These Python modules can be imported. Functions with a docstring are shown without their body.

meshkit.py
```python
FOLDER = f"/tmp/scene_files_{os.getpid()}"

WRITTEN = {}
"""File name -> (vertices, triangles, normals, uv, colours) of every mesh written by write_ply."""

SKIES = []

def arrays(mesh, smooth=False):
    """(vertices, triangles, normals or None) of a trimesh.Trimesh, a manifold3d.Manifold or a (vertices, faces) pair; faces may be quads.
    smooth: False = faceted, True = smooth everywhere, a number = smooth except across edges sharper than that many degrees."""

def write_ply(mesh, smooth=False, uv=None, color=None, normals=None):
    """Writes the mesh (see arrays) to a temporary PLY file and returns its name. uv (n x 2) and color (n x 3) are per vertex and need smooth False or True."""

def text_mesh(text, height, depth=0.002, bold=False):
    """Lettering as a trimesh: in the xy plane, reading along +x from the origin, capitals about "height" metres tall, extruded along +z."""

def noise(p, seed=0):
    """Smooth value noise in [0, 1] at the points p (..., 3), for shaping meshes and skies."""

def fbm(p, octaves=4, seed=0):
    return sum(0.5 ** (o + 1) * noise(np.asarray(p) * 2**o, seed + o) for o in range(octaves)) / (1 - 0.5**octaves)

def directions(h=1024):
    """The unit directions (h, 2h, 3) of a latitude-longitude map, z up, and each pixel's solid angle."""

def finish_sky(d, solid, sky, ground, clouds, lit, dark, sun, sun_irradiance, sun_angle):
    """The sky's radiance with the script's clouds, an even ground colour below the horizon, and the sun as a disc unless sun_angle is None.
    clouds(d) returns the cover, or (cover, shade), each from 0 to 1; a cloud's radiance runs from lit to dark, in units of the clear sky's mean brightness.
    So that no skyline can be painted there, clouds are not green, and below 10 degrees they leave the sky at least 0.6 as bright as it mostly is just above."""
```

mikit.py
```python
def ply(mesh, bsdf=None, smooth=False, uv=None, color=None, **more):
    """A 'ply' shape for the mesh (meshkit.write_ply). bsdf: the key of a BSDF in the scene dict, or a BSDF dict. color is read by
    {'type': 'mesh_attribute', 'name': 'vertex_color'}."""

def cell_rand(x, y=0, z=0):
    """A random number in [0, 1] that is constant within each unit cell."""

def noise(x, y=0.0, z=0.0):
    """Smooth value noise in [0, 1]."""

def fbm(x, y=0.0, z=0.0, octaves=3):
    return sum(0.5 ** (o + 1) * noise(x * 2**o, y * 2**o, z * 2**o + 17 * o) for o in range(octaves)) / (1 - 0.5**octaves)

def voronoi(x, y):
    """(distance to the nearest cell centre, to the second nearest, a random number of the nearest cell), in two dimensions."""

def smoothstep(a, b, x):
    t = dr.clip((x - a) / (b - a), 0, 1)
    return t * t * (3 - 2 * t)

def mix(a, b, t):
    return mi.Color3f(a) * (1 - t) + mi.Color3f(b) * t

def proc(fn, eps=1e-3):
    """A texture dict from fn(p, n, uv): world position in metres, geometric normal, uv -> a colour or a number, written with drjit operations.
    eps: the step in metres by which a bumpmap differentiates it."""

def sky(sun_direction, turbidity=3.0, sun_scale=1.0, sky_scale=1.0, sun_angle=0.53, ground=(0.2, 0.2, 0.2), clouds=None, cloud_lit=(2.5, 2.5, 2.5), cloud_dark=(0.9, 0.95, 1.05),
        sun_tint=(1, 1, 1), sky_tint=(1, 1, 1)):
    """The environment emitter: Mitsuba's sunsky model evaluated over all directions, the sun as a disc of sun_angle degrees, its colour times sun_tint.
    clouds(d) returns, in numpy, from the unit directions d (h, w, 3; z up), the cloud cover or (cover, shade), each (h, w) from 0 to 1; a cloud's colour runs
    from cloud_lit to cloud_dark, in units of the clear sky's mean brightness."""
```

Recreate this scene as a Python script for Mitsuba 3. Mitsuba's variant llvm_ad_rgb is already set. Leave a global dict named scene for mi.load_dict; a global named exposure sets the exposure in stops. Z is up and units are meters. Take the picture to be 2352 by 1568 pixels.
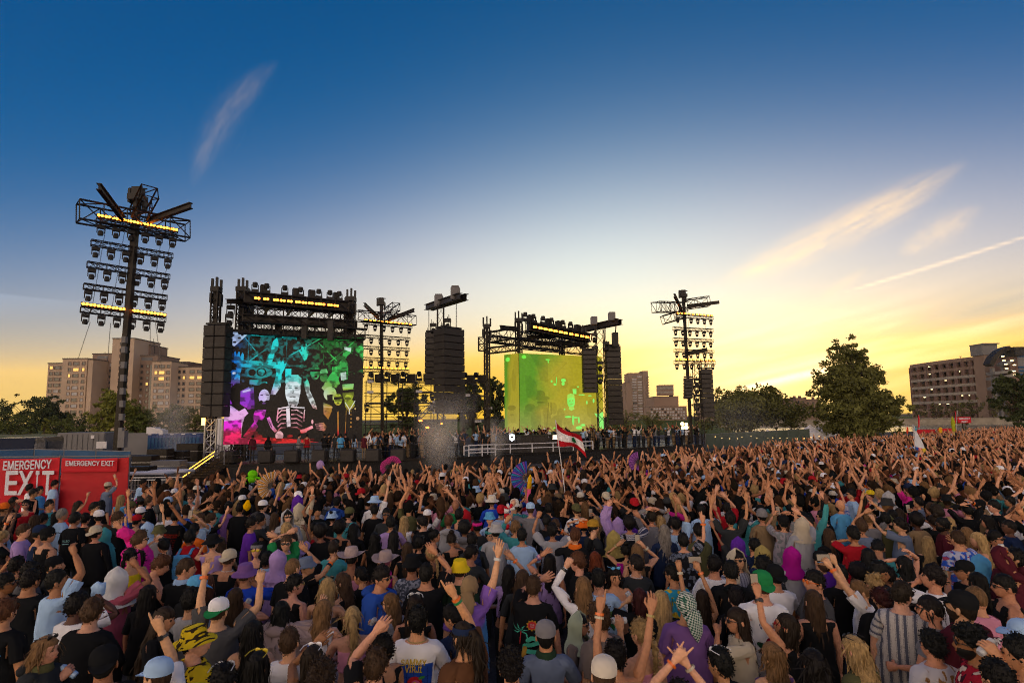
import math
import random
import drjit as dr
import manifold3d as m3d
import mitsuba as mi
import numpy as np
import trimesh
from shapely import affinity
from shapely.geometry import LineString, Point, Polygon, box
from shapely.ops import unary_union
import meshkit
import mikit
random.seed(7)
T = mi.ScalarTransform4f
scene, labels = {}, {}
# ---------------------------------------------------------------- camera (measures below are in pixels of a 2352 x 1568 copy of the photograph)
PW, PH, FOC = 2352.0, 1568.0, 1236.0
PITCH, ROLL, SHIFT, EYE = math.radians(5.5), math.radians(0.7), 57.0, np.array([0.0, 0.0, 3.5])
FW = np.array([0, math.cos(PITCH), math.sin(PITCH)])
U0 = np.array([0, -math.sin(PITCH), math.cos(PITCH)])
R0 = np.array([1.0, 0, 0])
RT = R0 * math.cos(ROLL) - U0 * math.sin(ROLL)
UP = U0 * math.cos(ROLL) + R0 * math.sin(ROLL)
scene['camera'] = {'type': 'perspective', 'fov': 2 * math.degrees(math.atan(PW / 2 / FOC)), 'fov_axis': 'x', 'near_clip': 0.1, 'far_clip': 6000.0,
                   'principal_point_offset_y': -SHIFT / PH, 'to_world': T().look_at(origin=EYE.tolist(), target=(EYE + FW).tolist(), up=UP.tolist())}
def ray(px, py):
 return FW + RT * ((px - PW / 2) / FOC) - UP * ((py - PH / 2 - SHIFT) / FOC)
def at(px, py, depth):
 """The point seen at a pixel, at a world depth y."""
 d = ray(px, py)
 return EYE + d * (depth / d[1])
def on(px, py, z):
 """The point seen at a pixel, at a height z."""
 d = ray(px, py)
 return EYE + d * ((z - EYE[2]) / d[2])
# ---------------------------------------------------------------- sky: after sunset, the glow about 24 degrees to the right of the view
SUN_AZ = 24.0
def clouds(d):
 el = np.degrees(np.arcsin(np.clip(d[..., 2], -1, 1)))
 az = np.degrees(np.arctan2(d[..., 0], d[..., 1]))
 da = np.abs((az - SUN_AZ + 180) % 360 - 180)
 e = np.maximum(el, 0)
 glow = np.exp(-(np.abs(az - 13.0) / 53.9) ** 2)
 # streaked cloud layers low in the west, rising to the right
 band = meshkit.fbm(np.stack([az / 13, (el - .17 * (az - 20)) / 1.5, 0 * el], -1), 4, 3)
 band2 = meshkit.fbm(np.stack([az / 7 + 9, (el - .22 * (az - 20)) / .7, 0 * el + 4], -1), 3, 8)
 streak = (band - .5) * 1.8 + (band2 - .5) * 1.3
 lowb = np.exp(-((el - 5.5) / 5.0) ** 2) * np.exp(-((az - 34) / 24) ** 2)
 c = np.clip(3.373 * np.exp(-(e / (2.314 + 3.415 * glow)) ** 1.147), 0, 1)
 s = np.exp(-(e / (16.465 + 7.749 * np.exp(-(np.abs(az - 13.0) / 63.3) ** 2))) ** 3.396)
 s = s - .030 * lowb * np.clip(streak, 0, 1)
 west = np.clip((-az - 5) / 35, 0, 1)
 c, s = c * (1 - .22 * west), s - .010 * west
 c = c * (1 - .45 * lowb * np.clip(-streak, 0, 1))
 # cirrus: long feathered streaks
 def wisp(p0, p1, w, amt, seed, bend=0.0, feather=1.0):
  a, b = np.array(p0), np.array(p1)
  L = np.linalg.norm(b - a)
  ux = (b - a) / L
  X, Y = az - a[0], el - a[1]
  t = (X * ux[0] + Y * ux[1]) / L
  o = -X * ux[1] + Y * ux[0] - bend * 4 * t * (1 - t)
  ww = w * (.25 + .95 * np.sin(np.clip(t, 0, 1) * np.pi) ** .8)
  n = meshkit.fbm(np.stack([t * 11 + o * 1.5, o * 3.4 - t * 5, 0 * t + seed], -1), 4, seed)
  return amt * np.exp(-(o / ww) ** 2) * np.clip(t * 5, 0, 1) * np.clip((1 - t) * 4, 0, 1) * (1 - feather + feather * np.clip(n * 2.4 - .45, 0, 1.3)) * ((t > 0) & (t < 1))
 def ang(px, py):
  r = ray(px, py)
  r = r / np.linalg.norm(r)
  return (math.degrees(math.atan2(r[0], r[1])), math.degrees(math.asin(r[2])))
 w1 = wisp(ang(440, 430), ang(640, 140), .75, 1.0, 5, 1.1, .6)
 w2 = wisp(ang(1640, 655), ang(2230, 370), 1.15, 1.0, 11, -.25, .62)
 w3 = wisp(ang(2060, 590), ang(2260, 470), .8, 1.0, 17, 0, .6)
 w4 = wisp(ang(1880, 690), ang(2000, 610), .35, 1.0, 19, 0, .3)
 con = wisp(ang(1895, 684), ang(2480, 503), .095, 1.0, 23, 0, .1)
 st = wisp(ang(1660, 905), ang(1990, 832), .26, 1.0, 29, .15, .25)
 layers = [(.93, .042 * w1), (.952, .32 * w2), (.95, .16 * w3), (.95, .10 * w4), (.90, .17 * con), (.90, .62 * st), (0.0, .042 * np.exp(-((az - 23) / 13) ** 2 - ((el - 4.5) / 5.5) ** 2)), (0.0, .098 * np.exp(-(e / 34) ** 1.6) * np.clip((da - 75) / 60, 0, 1) ** 1.2)]  # last layer: glow added to the unseen sky behind the camera, brightening the crowd
 for s1, c1 in layers:
  c1 = np.clip(c1, 0, 1)
  new = c1 + (1 - c1) * c
  s = (c1 * s1 + (1 - c1) * c * s) / np.maximum(new, 1e-9)
  c = new
 return c, np.clip(s, 0, 1)
_SKYK = 1.772
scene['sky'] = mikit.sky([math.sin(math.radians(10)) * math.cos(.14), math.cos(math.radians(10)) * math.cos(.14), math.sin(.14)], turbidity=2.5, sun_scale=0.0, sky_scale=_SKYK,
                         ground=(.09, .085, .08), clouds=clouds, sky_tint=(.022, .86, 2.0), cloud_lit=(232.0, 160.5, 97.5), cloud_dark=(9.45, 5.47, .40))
exposure = 0.45
# ---------------------------------------------------------------- scene entries and small mesh helpers
def numbered(key):
 if key not in scene and key not in labels and key not in _taken:
  _taken.add(key)
  return key
 n = _count.get(key, 0)
 while True:
  n += 1
  k = f'{key}_{n:03d}'
  if k not in scene and k not in labels and k not in _taken:
   _count[key] = n
   _taken.add(k)
   return k
_taken, _count = set(), {}
def thing(name, label=None, cat=None, group=None, kind=None):
 k = numbered(name)
 d = {}
 if label:
  d['label'] = label
 if cat:
  d['category'] = cat
 if group:
  d['group'] = group
 if kind:
  d['kind'] = kind
 labels[k] = d
 return k
def put(key, mesh, bsdf, smooth=False, uv=None, **more):
 scene[key] = mikit.ply(mesh, bsdf, smooth=smooth, uv=uv, **more)
 return key
def part(parent, name, mesh, bsdf, smooth=False, uv=None, label=None, **more):
 k = numbered(f'{parent}__{name}')
 put(k, mesh, bsdf, smooth, uv, **more)
 if label:
  labels[k] = {'label': label}
 return k
def joined(parts):
 vs, fs, at_ = [], [], 0
 for v, f in parts:
  v, f = np.asarray(v, float), np.asarray(f, int)
  vs.append(v)
  fs.append(f + at_)
  at_ += len(v)
 return np.vstack(vs), np.vstack(fs)
_CF = np.array([[0, 2, 1], [1, 2, 3], [4, 5, 6], [5, 7, 6], [0, 1, 4], [1, 5, 4], [2, 6, 3], [3, 6, 7], [0, 4, 2], [2, 4, 6], [1, 3, 5], [3, 7, 5]])
def bx(c, s, X=(1, 0, 0), Y=(0, 1, 0), Z=(0, 0, 1), cham=0.):
 """A box round c with full sizes s along axes X, Y, Z."""
 X, Y, Z = (np.asarray(a, float) for a in (X, Y, Z))
 q = np.array([[x, y, z] for z in (-.5, .5) for y in (-.5, .5) for x in (-.5, .5)]) * np.asarray(s, float)
 return np.asarray(c, float) + q[:, :1] * X + q[:, 1:2] * Y + q[:, 2:] * Z, _CF
def cbx(c, s, X=(1, 0, 0), Y=(0, 1, 0), Z=(0, 0, 1), ch=.02):
 """The same with bevelled edges."""
 s = np.asarray(s, float) / 2
 ch = min(ch, s.min() * .5)
 pts = []
 for k in range(3):
  for sx in (-1, 1):
   for sy in (-1, 1):
    for sz in (-1, 1):
     p = np.array([sx, sy, sz]) * (s - ch)
     p[k] += np.array([sx, sy, sz])[k] * ch
     pts.append(p)
 v, f = m2a_(m3d.Manifold.hull_points(np.array(pts)))
 X, Y, Z = (np.asarray(a, float) for a in (X, Y, Z))
 return np.asarray(c, float) + v[:, :1] * X + v[:, 1:2] * Y + v[:, 2:] * Z, f
def m2a_(m):
 q = m.to_mesh()
 return np.array(q.vert_properties[:, :3], float), np.array(q.tri_verts, int)
def bar(p, q, r, n=5):
 """A straight round (n sides) bar."""
 p, q = np.asarray(p, float), np.asarray(q, float)
 d = q - p
 d = d / (np.linalg.norm(d) + 1e-9)
 a = np.cross(d, [0, 0, 1.] if abs(d[2]) < .9 else [1., 0, 0])
 a /= np.linalg.norm(a)
 b = np.cross(d, a)
 t = np.arange(n) * 2 * np.pi / n + .4
 ring = r * (np.cos(t)[:, None] * a + np.sin(t)[:, None] * b)
 v = np.vstack([p + ring, q + ring])
 f = []
 for i in range(n):
  j = (i + 1) % n
  f += [[i, j, n + j], [i, n + j, n + i]]
 f += [[0, i + 1, i] for i in range(1, n - 1)] + [[n, n + i, n + i + 1] for i in range(1, n - 1)]
 return v, np.array(f)
def truss(p, q, w, h, up=(0, 0, 1), r=.03, pitch=None, n=4, diag=True, rd=None):
 """A box truss from p to q: chords, rungs and diagonals."""
 p, q, up = np.asarray(p, float), np.asarray(q, float), np.asarray(up, float)
 d = q - p
 L = np.linalg.norm(d)
 d /= L
 s = np.cross(d, up)
 s /= np.linalg.norm(s)
 u = np.cross(s, d)
 rd = rd or r * .6
 out = []
 c = [(sx * s * w / 2 + sz * u * h / 2) for sx, sz in ((-1, -1), (1, -1), (1, 1), (-1, 1))]
 for o in c:
  out.append(bar(p + o, q + o, r, n))
 k = max(1, int(round(L / (pitch or max(w, h)))))
 for i in range(k + 1):
  a = p + d * L * i / k
  for j in range(4):
   if i in (0, k) or j in (1, 3):
    out.append(bar(a + c[j], a + c[(j + 1) % 4], rd, 3))
  if i < k and diag:
   b = p + d * L * (i + 1) / k
   for j in range(4):
    s0, s1 = (j, (j + 1) % 4) if i % 2 else ((j + 1) % 4, j)
    out.append(bar(a + c[s0], b + c[s1], rd, 3))
 return joined(out)
def extr(poly, depth, o, X, Y, Z):
 """A shapely polygon extruded: its x along X, y along Y, depth along Z."""
 t = trimesh.creation.extrude_polygon(poly, depth, engine='earcut')
 v = np.array(t.vertices)
 X, Y, Z = (np.asarray(a, float) for a in (X, Y, Z))
 return np.asarray(o, float) + v[:, :1] * X + v[:, 1:2] * Y + v[:, 2:] * Z, np.array(t.faces)
def word(text, h, o, X, Y, depth=.01, bold=True, width=None):
 """Lettering with its lower left corner at o, running along X; width squeezes it to that length."""
 t = meshkit.text_mesh(text, h, depth, bold)
 v = np.array(t.vertices)
 if width:
  v[:, 0] *= width / (v[:, 0].max() - v[:, 0].min())
 v[:, 0] -= v[:, 0].min()
 X, Y = np.asarray(X, float), np.asarray(Y, float)
 return np.asarray(o, float) + v[:, :1] * X + v[:, 1:2] * Y + v[:, 2:] * np.cross(X, Y), np.array(t.faces)
def norm(a):
 a = np.asarray(a, float)
 return a / np.linalg.norm(a)
# ---------------------------------------------------------------- materials
def rgb(*c):
 return {'type': 'rgb', 'value': list(c)}
def mat(name, col, rough=.6, metal=0., spec=.4, two=True, **more):
 b = {'type': 'principled', 'base_color': rgb(*col) if isinstance(col, tuple) else col, 'roughness': rough, 'metallic': metal, 'specular': spec, **more}
 scene[name] = {'type': 'twosided', 'b': b} if two else b
 return name
def unp(fn):
 """A texture whose base colour is packed in the uv (constant over a piece): fn(p, n, colour)."""
 def g(p, n, uv):
  u = uv.x
  r = dr.floor(u)
  return fn(p, n, mi.Color3f(r / 255.0, u - r, uv.y))
 return mikit.proc(g)
def emitmat(name, col):
 scene[name] = {'type': 'diffuse', 'reflectance': rgb(.1, .1, .1)}
 return {'type': 'area', 'radiance': rgb(*col)}
def dirt(base, amp, f):
 return mikit.proc(lambda p, n, uv: mi.Color3f(*base) * (1 - amp + 2 * amp * mikit.fbm(p.x * f, p.y * f, p.z * f)))
mat('m_black', (.012, .011, .011), .55, .0, .4)
mat('m_blackmetal', dirt((.016, .012, .009), .45, 1.3), .5, .2, .35)
mat('m_steel', dirt((.36, .36, .37), .25, 2.0), .35, .85, .5)
mat('m_lamp', (.1, .08, .05), .3)
mat('m_cabinet', dirt((.022, .019, .018), .4, 2.2), .6, 0., .35)
mat('m_grille', mikit.proc(lambda p, n, uv: mi.Color3f(.030, .027, .026) * (.55 + .9 * (dr.abs(dr.sin(p.z * 62)) * .6 + .4 * mikit.noise(p.x * 3, p.y * 3, p.z * 3)))), .5, .2, .4)
mat('m_white', (.62, .62, .66), .6)
mat('m_red', dirt((.52, .008, .022), .2, 1.2), .6, 0., .3)
mat('m_reddeep', dirt((.42, .012, .02), .25, 1.5), .6, 0., .3)
mat('m_letter', (.62, .64, .74), .6)
mat('m_asphalt', mikit.proc(lambda p, n, uv: mi.Color3f(.055, .054, .056) * (.55 + .9 * mikit.fbm(p.x * 2.2, p.y * 2.2, 0.)) * (.75 + .5 * mikit.noise(p.x * 40, p.y * 40, 0.))), .9, 0., .2)
mat('m_grass', mikit.proc(lambda p, n, uv: mi.Color3f(.045, .062, .018) * (.5 + mikit.fbm(p.x * .7, p.y * .7, 0.))), .95, 0., .1)
mat('m_concrete', dirt((.30, .27, .24), .2, .6), .85, 0., .2)
mat('m_stone', dirt((.22, .20, .17), .3, .9), .9, 0., .2)
mat('m_brickfar', dirt((.47, .36, .275), .15, .12), .9, 0., .2)
mat('m_brickdark', dirt((.24, .17, .135), .2, .12), .9, 0., .2)
mat('m_brickred', dirt((.16, .10, .085), .25, .5), .9, 0., .2)
mat('m_tower', dirt((.24, .17, .135), .15, .05), .9, 0., .2)
mat('m_pane', (.035, .04, .05), .12, 0., .6)
mat('m_blind', (.42, .42, .44), .6)
mat('m_roof', (.12, .10, .09), .9)
mat('m_bluewall', dirt((.035, .07, .22), .3, .8), .5, 0., .4)
mat('m_bluescreen', dirt((.028, .085, .19), .35, 1.1), .7, 0., .2)
mat('m_van', (.018, .020, .026), .18, .0, .6, clearcoat=1.0, clearcoat_gloss=.9)
mat('m_grey', dirt((.15, .15, .16), .2, .7), .6, 0., .4)
mat('m_tent', (.72, .73, .78), .6)
mat('m_green_cloth', dirt((.085, .11, .085), .3, .8), .8, 0., .2)
mat('m_bark', dirt((.06, .045, .032), .4, 3.), .95, 0., .1)
scene['m_water'] = {'type': 'bumpmap', 'b': {'type': 'principled', 'base_color': rgb(.03, .035, .04), 'roughness': .10, 'specular': .8},
     'bump': mikit.proc(lambda p, n, uv: mikit.fbm(p.x * .35, p.y * 1.2, 0.) * .12, .05), 'scale': 1.0}
scene['m_leaf'] = {'type': 'twosided', 'b': {'type': 'principled', 'base_color': unp(lambda p, n, c: c * (.55 + .9 * mikit.noise(p.x * .9, p.y * .9, p.z * .9))), 'roughness': .7, 'specular': .25}}
# people and what they wear and carry
scene['m_skin'] = {'type': 'principled', 'base_color': unp(lambda p, n, c: c * (.88 + .24 * mikit.noise(p.x * 55, p.y * 55, p.z * 55))), 'roughness': .5, 'specular': .3}
scene['m_hair'] = {'type': 'twosided', 'b': {'type': 'bumpmap', 'scale': 1.0, 'bump': mikit.proc(lambda p, n, uv: .006 * mikit.noise(p.x * 150, p.y * 150, p.z * 20) + .010 * mikit.noise(p.x * 45, p.y * 45, p.z * 14), 2e-3), 'b': {'type': 'principled', 'base_color': unp(lambda p, n, c: c * (.30 + 1.3 * (mikit.noise(p.x * 150, p.y * 150, p.z * 16) * .6 + .4 * mikit.noise(p.x * 60, p.y * 60, p.z * 12)))), 'roughness': .55, 'specular': .18}}}
FOLD = lambda p, n, uv: .016 * dr.abs(mikit.noise(p.x * 9 + p.z * 4, p.y * 9 - p.z * 3, p.z * 6) - .5) + .010 * dr.abs(mikit.noise(p.x * 19 - p.z * 9, p.y * 19, p.z * 14 + 7) - .5) + .0012 * mikit.noise(p.x * 90, p.y * 90, p.z * 90)
scene['m_cloth'] = {'type': 'twosided', 'b': {'type': 'bumpmap', 'scale': 1.0, 'bump': mikit.proc(FOLD, 3e-3), 'b': {'type': 'principled', 'base_color': unp(lambda p, n, c: c * (.84 + .32 * mikit.fbm(p.x * 13, p.y * 13, p.z * 9))), 'roughness': .95, 'specular': .05}}}
scene['m_gloss'] = {'type': 'twosided', 'b': {'type': 'principled', 'base_color': unp(lambda p, n, c: c), 'roughness': .2, 'specular': .6}}
def pattern(p, n, uv):
 """Printed and woven cloths, by rest-pose place (metres) of the cloth; the cloth's number is folded into u."""
 k = dr.floor(uv.x / 10.0 + .5)
 x, z = uv.x - 10.0 * k, uv.y
 nz = mikit.noise
 C = mi.Color3f
 # 1 knitted stripes
 a = dr.abs(x)
 fr = (a + .004) / .062
 fr = fr - dr.floor(fr)
 st = dr.select((fr > .30) & (fr < .62), 1.0, 0.0) + dr.select((fr > .70) & (fr < .74) | (fr > .20) & (fr < .24), .8, 0.0)
 knit = .82 + .3 * dr.abs(dr.sin(z * 420))
 c1 = mikit.mix(C(.50, .48, .46), C(.10, .11, .15), st) * knit
 # 2 blue brush strokes on white, 3 black with pale leaves, 4 violet to blue dye, 5 red white splashes
 f1, f2, f3 = nz(x * 38 + 5, z * 26, 1.), nz(x * 24, z * 40 + 3, 7.), nz(x * 60, z * 60, 3.)
 c2 = mikit.mix(mikit.mix(C(.42, .46, .62), C(.03, .10, .52), mikit.smoothstep(.45, .55, f1)), C(.35, .06, .12), mikit.smoothstep(.72, .76, f2) * mikit.smoothstep(.5, .6, f3))
 v1, v2, v3 = mikit.voronoi(x * 22 + 3, z * 17 + 5)
 c3 = mikit.mix(C(.012, .013, .018), mikit.mix(C(.33, .34, .36), C(.10, .13, .20), v3), mikit.smoothstep(.05, .16, v2 - v1) * dr.select(v3 > .45, 1.0, 0.0))
 g = mikit.smoothstep(1.30, 1.18, z + .08 * (nz(x * 12, z * 12, 2.) - .5))
 c4 = mikit.mix(C(.24, .12, .52), C(.09, .30, .62), g) * (.75 + .5 * nz(x * 20, z * 20, 9.))
 c5 = mikit.mix(mikit.mix(C(.33, .012, .03), C(.05, .01, .02), mikit.smoothstep(.5, .58, f1)), C(.60, .50, .42), mikit.smoothstep(.64, .70, f2))
 # 6 yellow with dark marks, 7 green and white checks, 8 white with brown palms, 9 blue with yellow spots
 c6 = mikit.mix(C(.62, .46, .015), C(.03, .02, .01), mikit.smoothstep(.60, .66, nz(x * 40, z * 75, 4.)))
 d1, d2 = x * 30 + z * 14, z * 30 - x * 14
 ch = dr.select((d1 - dr.floor(d1) > .5) ^ (d2 - dr.floor(d2) > .5), 1.0, 0.0)
 c7 = mikit.mix(C(.02, .10, .07), C(.52, .55, .52), ch)
 c8 = mikit.mix(C(.55, .55, .60), C(.30, .16, .06), mikit.smoothstep(.60, .66, f1))
 c9 = mikit.mix(C(.03, .32, .52), C(.60, .46, .04), mikit.smoothstep(.55, .62, f2))
 # 10 grey green tie dye, 11 pink and grey marble, 12 fine blue grey weave, 13 pale vertical stripes
 c10 = mikit.mix(C(.20, .24, .20), C(.44, .42, .30), f1) * (.7 + .5 * f2)
 c11 = mikit.mix(C(.22, .24, .26), C(.40, .36, .40), mikit.smoothstep(.4, .6, f1))
 c12 = mikit.mix(C(.06, .075, .11), C(.25, .28, .36), mikit.smoothstep(.45, .6, f3))
 s13 = x * 26 - dr.floor(x * 26)
 c13 = mikit.mix(C(.40, .42, .50), C(.16, .17, .24), dr.select(s13 > .6, 1.0, 0.0))
 # 14 striped across
 s14 = z * 38 - dr.floor(z * 38)
 c14 = mikit.mix(C(.50, .50, .54), C(.05, .06, .12), dr.select(s14 > .55, 1.0, 0.0))
 out = c1
 for i, c in enumerate((c2, c3, c4, c5, c6, c7, c8, c9, c10, c11, c12, c13, c14), 2):
  out = dr.select(k == i, c, out)
 return out
scene['m_pattern'] = {'type': 'twosided', 'b': {'type': 'bumpmap', 'scale': 1.0, 'bump': mikit.proc(FOLD, 3e-3), 'b': {'type': 'principled', 'base_color': mikit.proc(pattern), 'roughness': .9, 'specular': .15}}}
AMBER, WARM, COOL = (9.0, 2.0, .16), (3.2, 1.9, .8), (2.2, 2.3, 2.6)
for _n in ('m_amber', 'm_warm', 'm_cool'):
 mat(_n, (.2, .15, .08), .4)
def lamp(parent, name, mesh, bsdf, radiance):
 return part(parent, name, mesh, bsdf, False, None, None, emitter={'type': 'area', 'radiance': rgb(*radiance)})
# ---------------------------------------------------------------- people kit
M3 = m3d.Manifold
def ss(a, b, x):
 t = np.clip((np.asarray(x, float) - a) / (b - a), 0, 1)
 return t * t * (3 - 2 * t)
def pack(c):
 r, g, b = np.clip(c, 0.0, 1.0)
 return np.array([math.floor(r * 255) + min(max(g, 0.003), 0.985), b])
HN, RN = [8], [18]
def sph(p, r, n=8):
 return M3.sphere(r, n).translate([float(v) for v in p])
def hull(items, n=None):
 n = n or HN[0]
 return M3.batch_hull([sph(p, r, n) for p, r in items])
def m2a(m):
 q = m.to_mesh()
 return np.array(q.vert_properties[:, :3], float), np.array(q.tri_verts, int)
def ringhull(z0, a0, z1, a1):
 n = RN[0]
 t = np.arange(n) * 2 * np.pi / n
 pts = []
 for z, (rx, ry, yc) in ((z0, a0), (z1, a1)):
  pts.append(np.stack([rx * np.cos(t), yc + ry * np.sin(t), np.full(n, z)], 1))
 return M3.hull_points(np.vstack(pts))
_core = {}
def core(sex, lod):
 """The body without head and hands in a T pose, facing +y, 1.75 m tall."""
 if (sex, lod) in _core:
  return _core[sex, lod]
 if sex == 'm':
  S = [(.84, .12, .10, 0), (.95, .17, .118, -.005), (1.08, .15, .105, 0), (1.22, .162, .115, .0), (1.34, .178, .122, 0), (1.42, .170, .098, -.01), (1.485, .082, .066, -.012)]
  sh, ua, el, fa, wr = .066, .050, .043, .041, .028
 else:
  S = [(.84, .12, .10, 0), (.95, .172, .122, -.008), (1.09, .125, .092, 0), (1.22, .140, .104, .0), (1.33, .150, .116, .01), (1.41, .148, .088, -.008), (1.48, .066, .056, -.012)]
  sh, ua, el, fa, wr = .054, .041, .036, .034, .024
 HN[0], RN[0] = (8, 8, 4)[lod], (18, 12, 10)[lod]
 parts = [ringhull(S[i][0], S[i][1:], S[i + 1][0], S[i + 1][1:]) for i in range(len(S) - 1)]
 parts.append(hull([((0, -.012, 1.44), .062 if sex == 'm' else .05), ((0, .0, 1.60), .056 if sex == 'm' else .047)]))
 if sex == 'f':
  for s in (-1, 1):
   parts.append(hull([((s * .068, .085, 1.285), .052), ((s * .06, .04, 1.34), .05)]))
 for s in (-1, 1):
  parts.append(hull([((s * .10, -.005, 1.425), .055), ((s * .165, -.005, 1.415), sh)]))
  parts.append(hull([((s * .165, -.005, 1.418), sh), ((s * .30, -.004, 1.428), ua), ((s * .455, 0, 1.43), el)]))
  parts.append(hull([((s * .455, 0, 1.43), el), ((s * .53, 0, 1.43), fa), ((s * .71, 0, 1.43), wr)]))
  parts.append(hull([((s * .088, 0, .90), .092), ((s * .092, .008, .52), .06)]))
  parts.append(hull([((s * .092, .008, .52), .06), ((s * .095, -.012, .36), .058), ((s * .10, -.012, .09), .04)]))
  parts.append(hull([((s * .10, -.03, .045), .042), ((s * .115, .15, .035), .032), ((s * .10, -.012, .09), .04)]))
 m = M3.batch_boolean(parts, m3d.OpType.Add).simplify((.006, .012, .012)[lod])
 L = (.046, .13, .16)[lod]
 v, f = m2a(m.refine_to_length(L))
 t = trimesh.Trimesh(v, f, process=True)
 trimesh.smoothing.filter_taubin(t, iterations=(10, 6, 5)[lod])
 _core[sex, lod] = (np.array(t.vertices), np.array(t.faces))
 return _core[sex, lod]
def weights(v):
 """Skin weights of rest positions for the bones pelvis, chest, head, and upper arm / forearm / hand of the left (-x) and right (+x) side."""
 x, z = v[:, 0], v[:, 2]
 ax = np.abs(x)
 arm = ss(.125, .215, ax) * ss(1.18, 1.30, z)
 fore, hand = ss(.415, .495, ax) * (z > 1.15), ss(.69, .72, ax) * (z > 1.15)
 head = ss(1.47, 1.55, z) * (ax < .3)
 chest = ss(.98, 1.18, z)
 w = np.zeros((len(v), 9))
 w[:, 2] = head
 w[:, 0] = (1 - chest) * (1 - head) * (1 - arm)
 w[:, 1] = chest * (1 - head) * (1 - arm)
 for i, sel in ((3, x < 0), (6, x >= 0)):
  a = arm * (1 - head) * sel
  w[:, i] = a * (1 - fore)
  w[:, i + 1] = a * fore * (1 - hand)
  w[:, i + 2] = a * fore * hand
 return w
def normals(v, f):
 n = np.zeros_like(v)
 c = np.cross(v[f[:, 1]] - v[f[:, 0]], v[f[:, 2]] - v[f[:, 0]])
 for k in range(3):
  np.add.at(n, f[:, k], c)
 return n / np.maximum(np.linalg.norm(n, axis=1, keepdims=True), 1e-9)
HC = np.array([0, .018, 1.632])  # centre of the head
_head = {}
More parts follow.
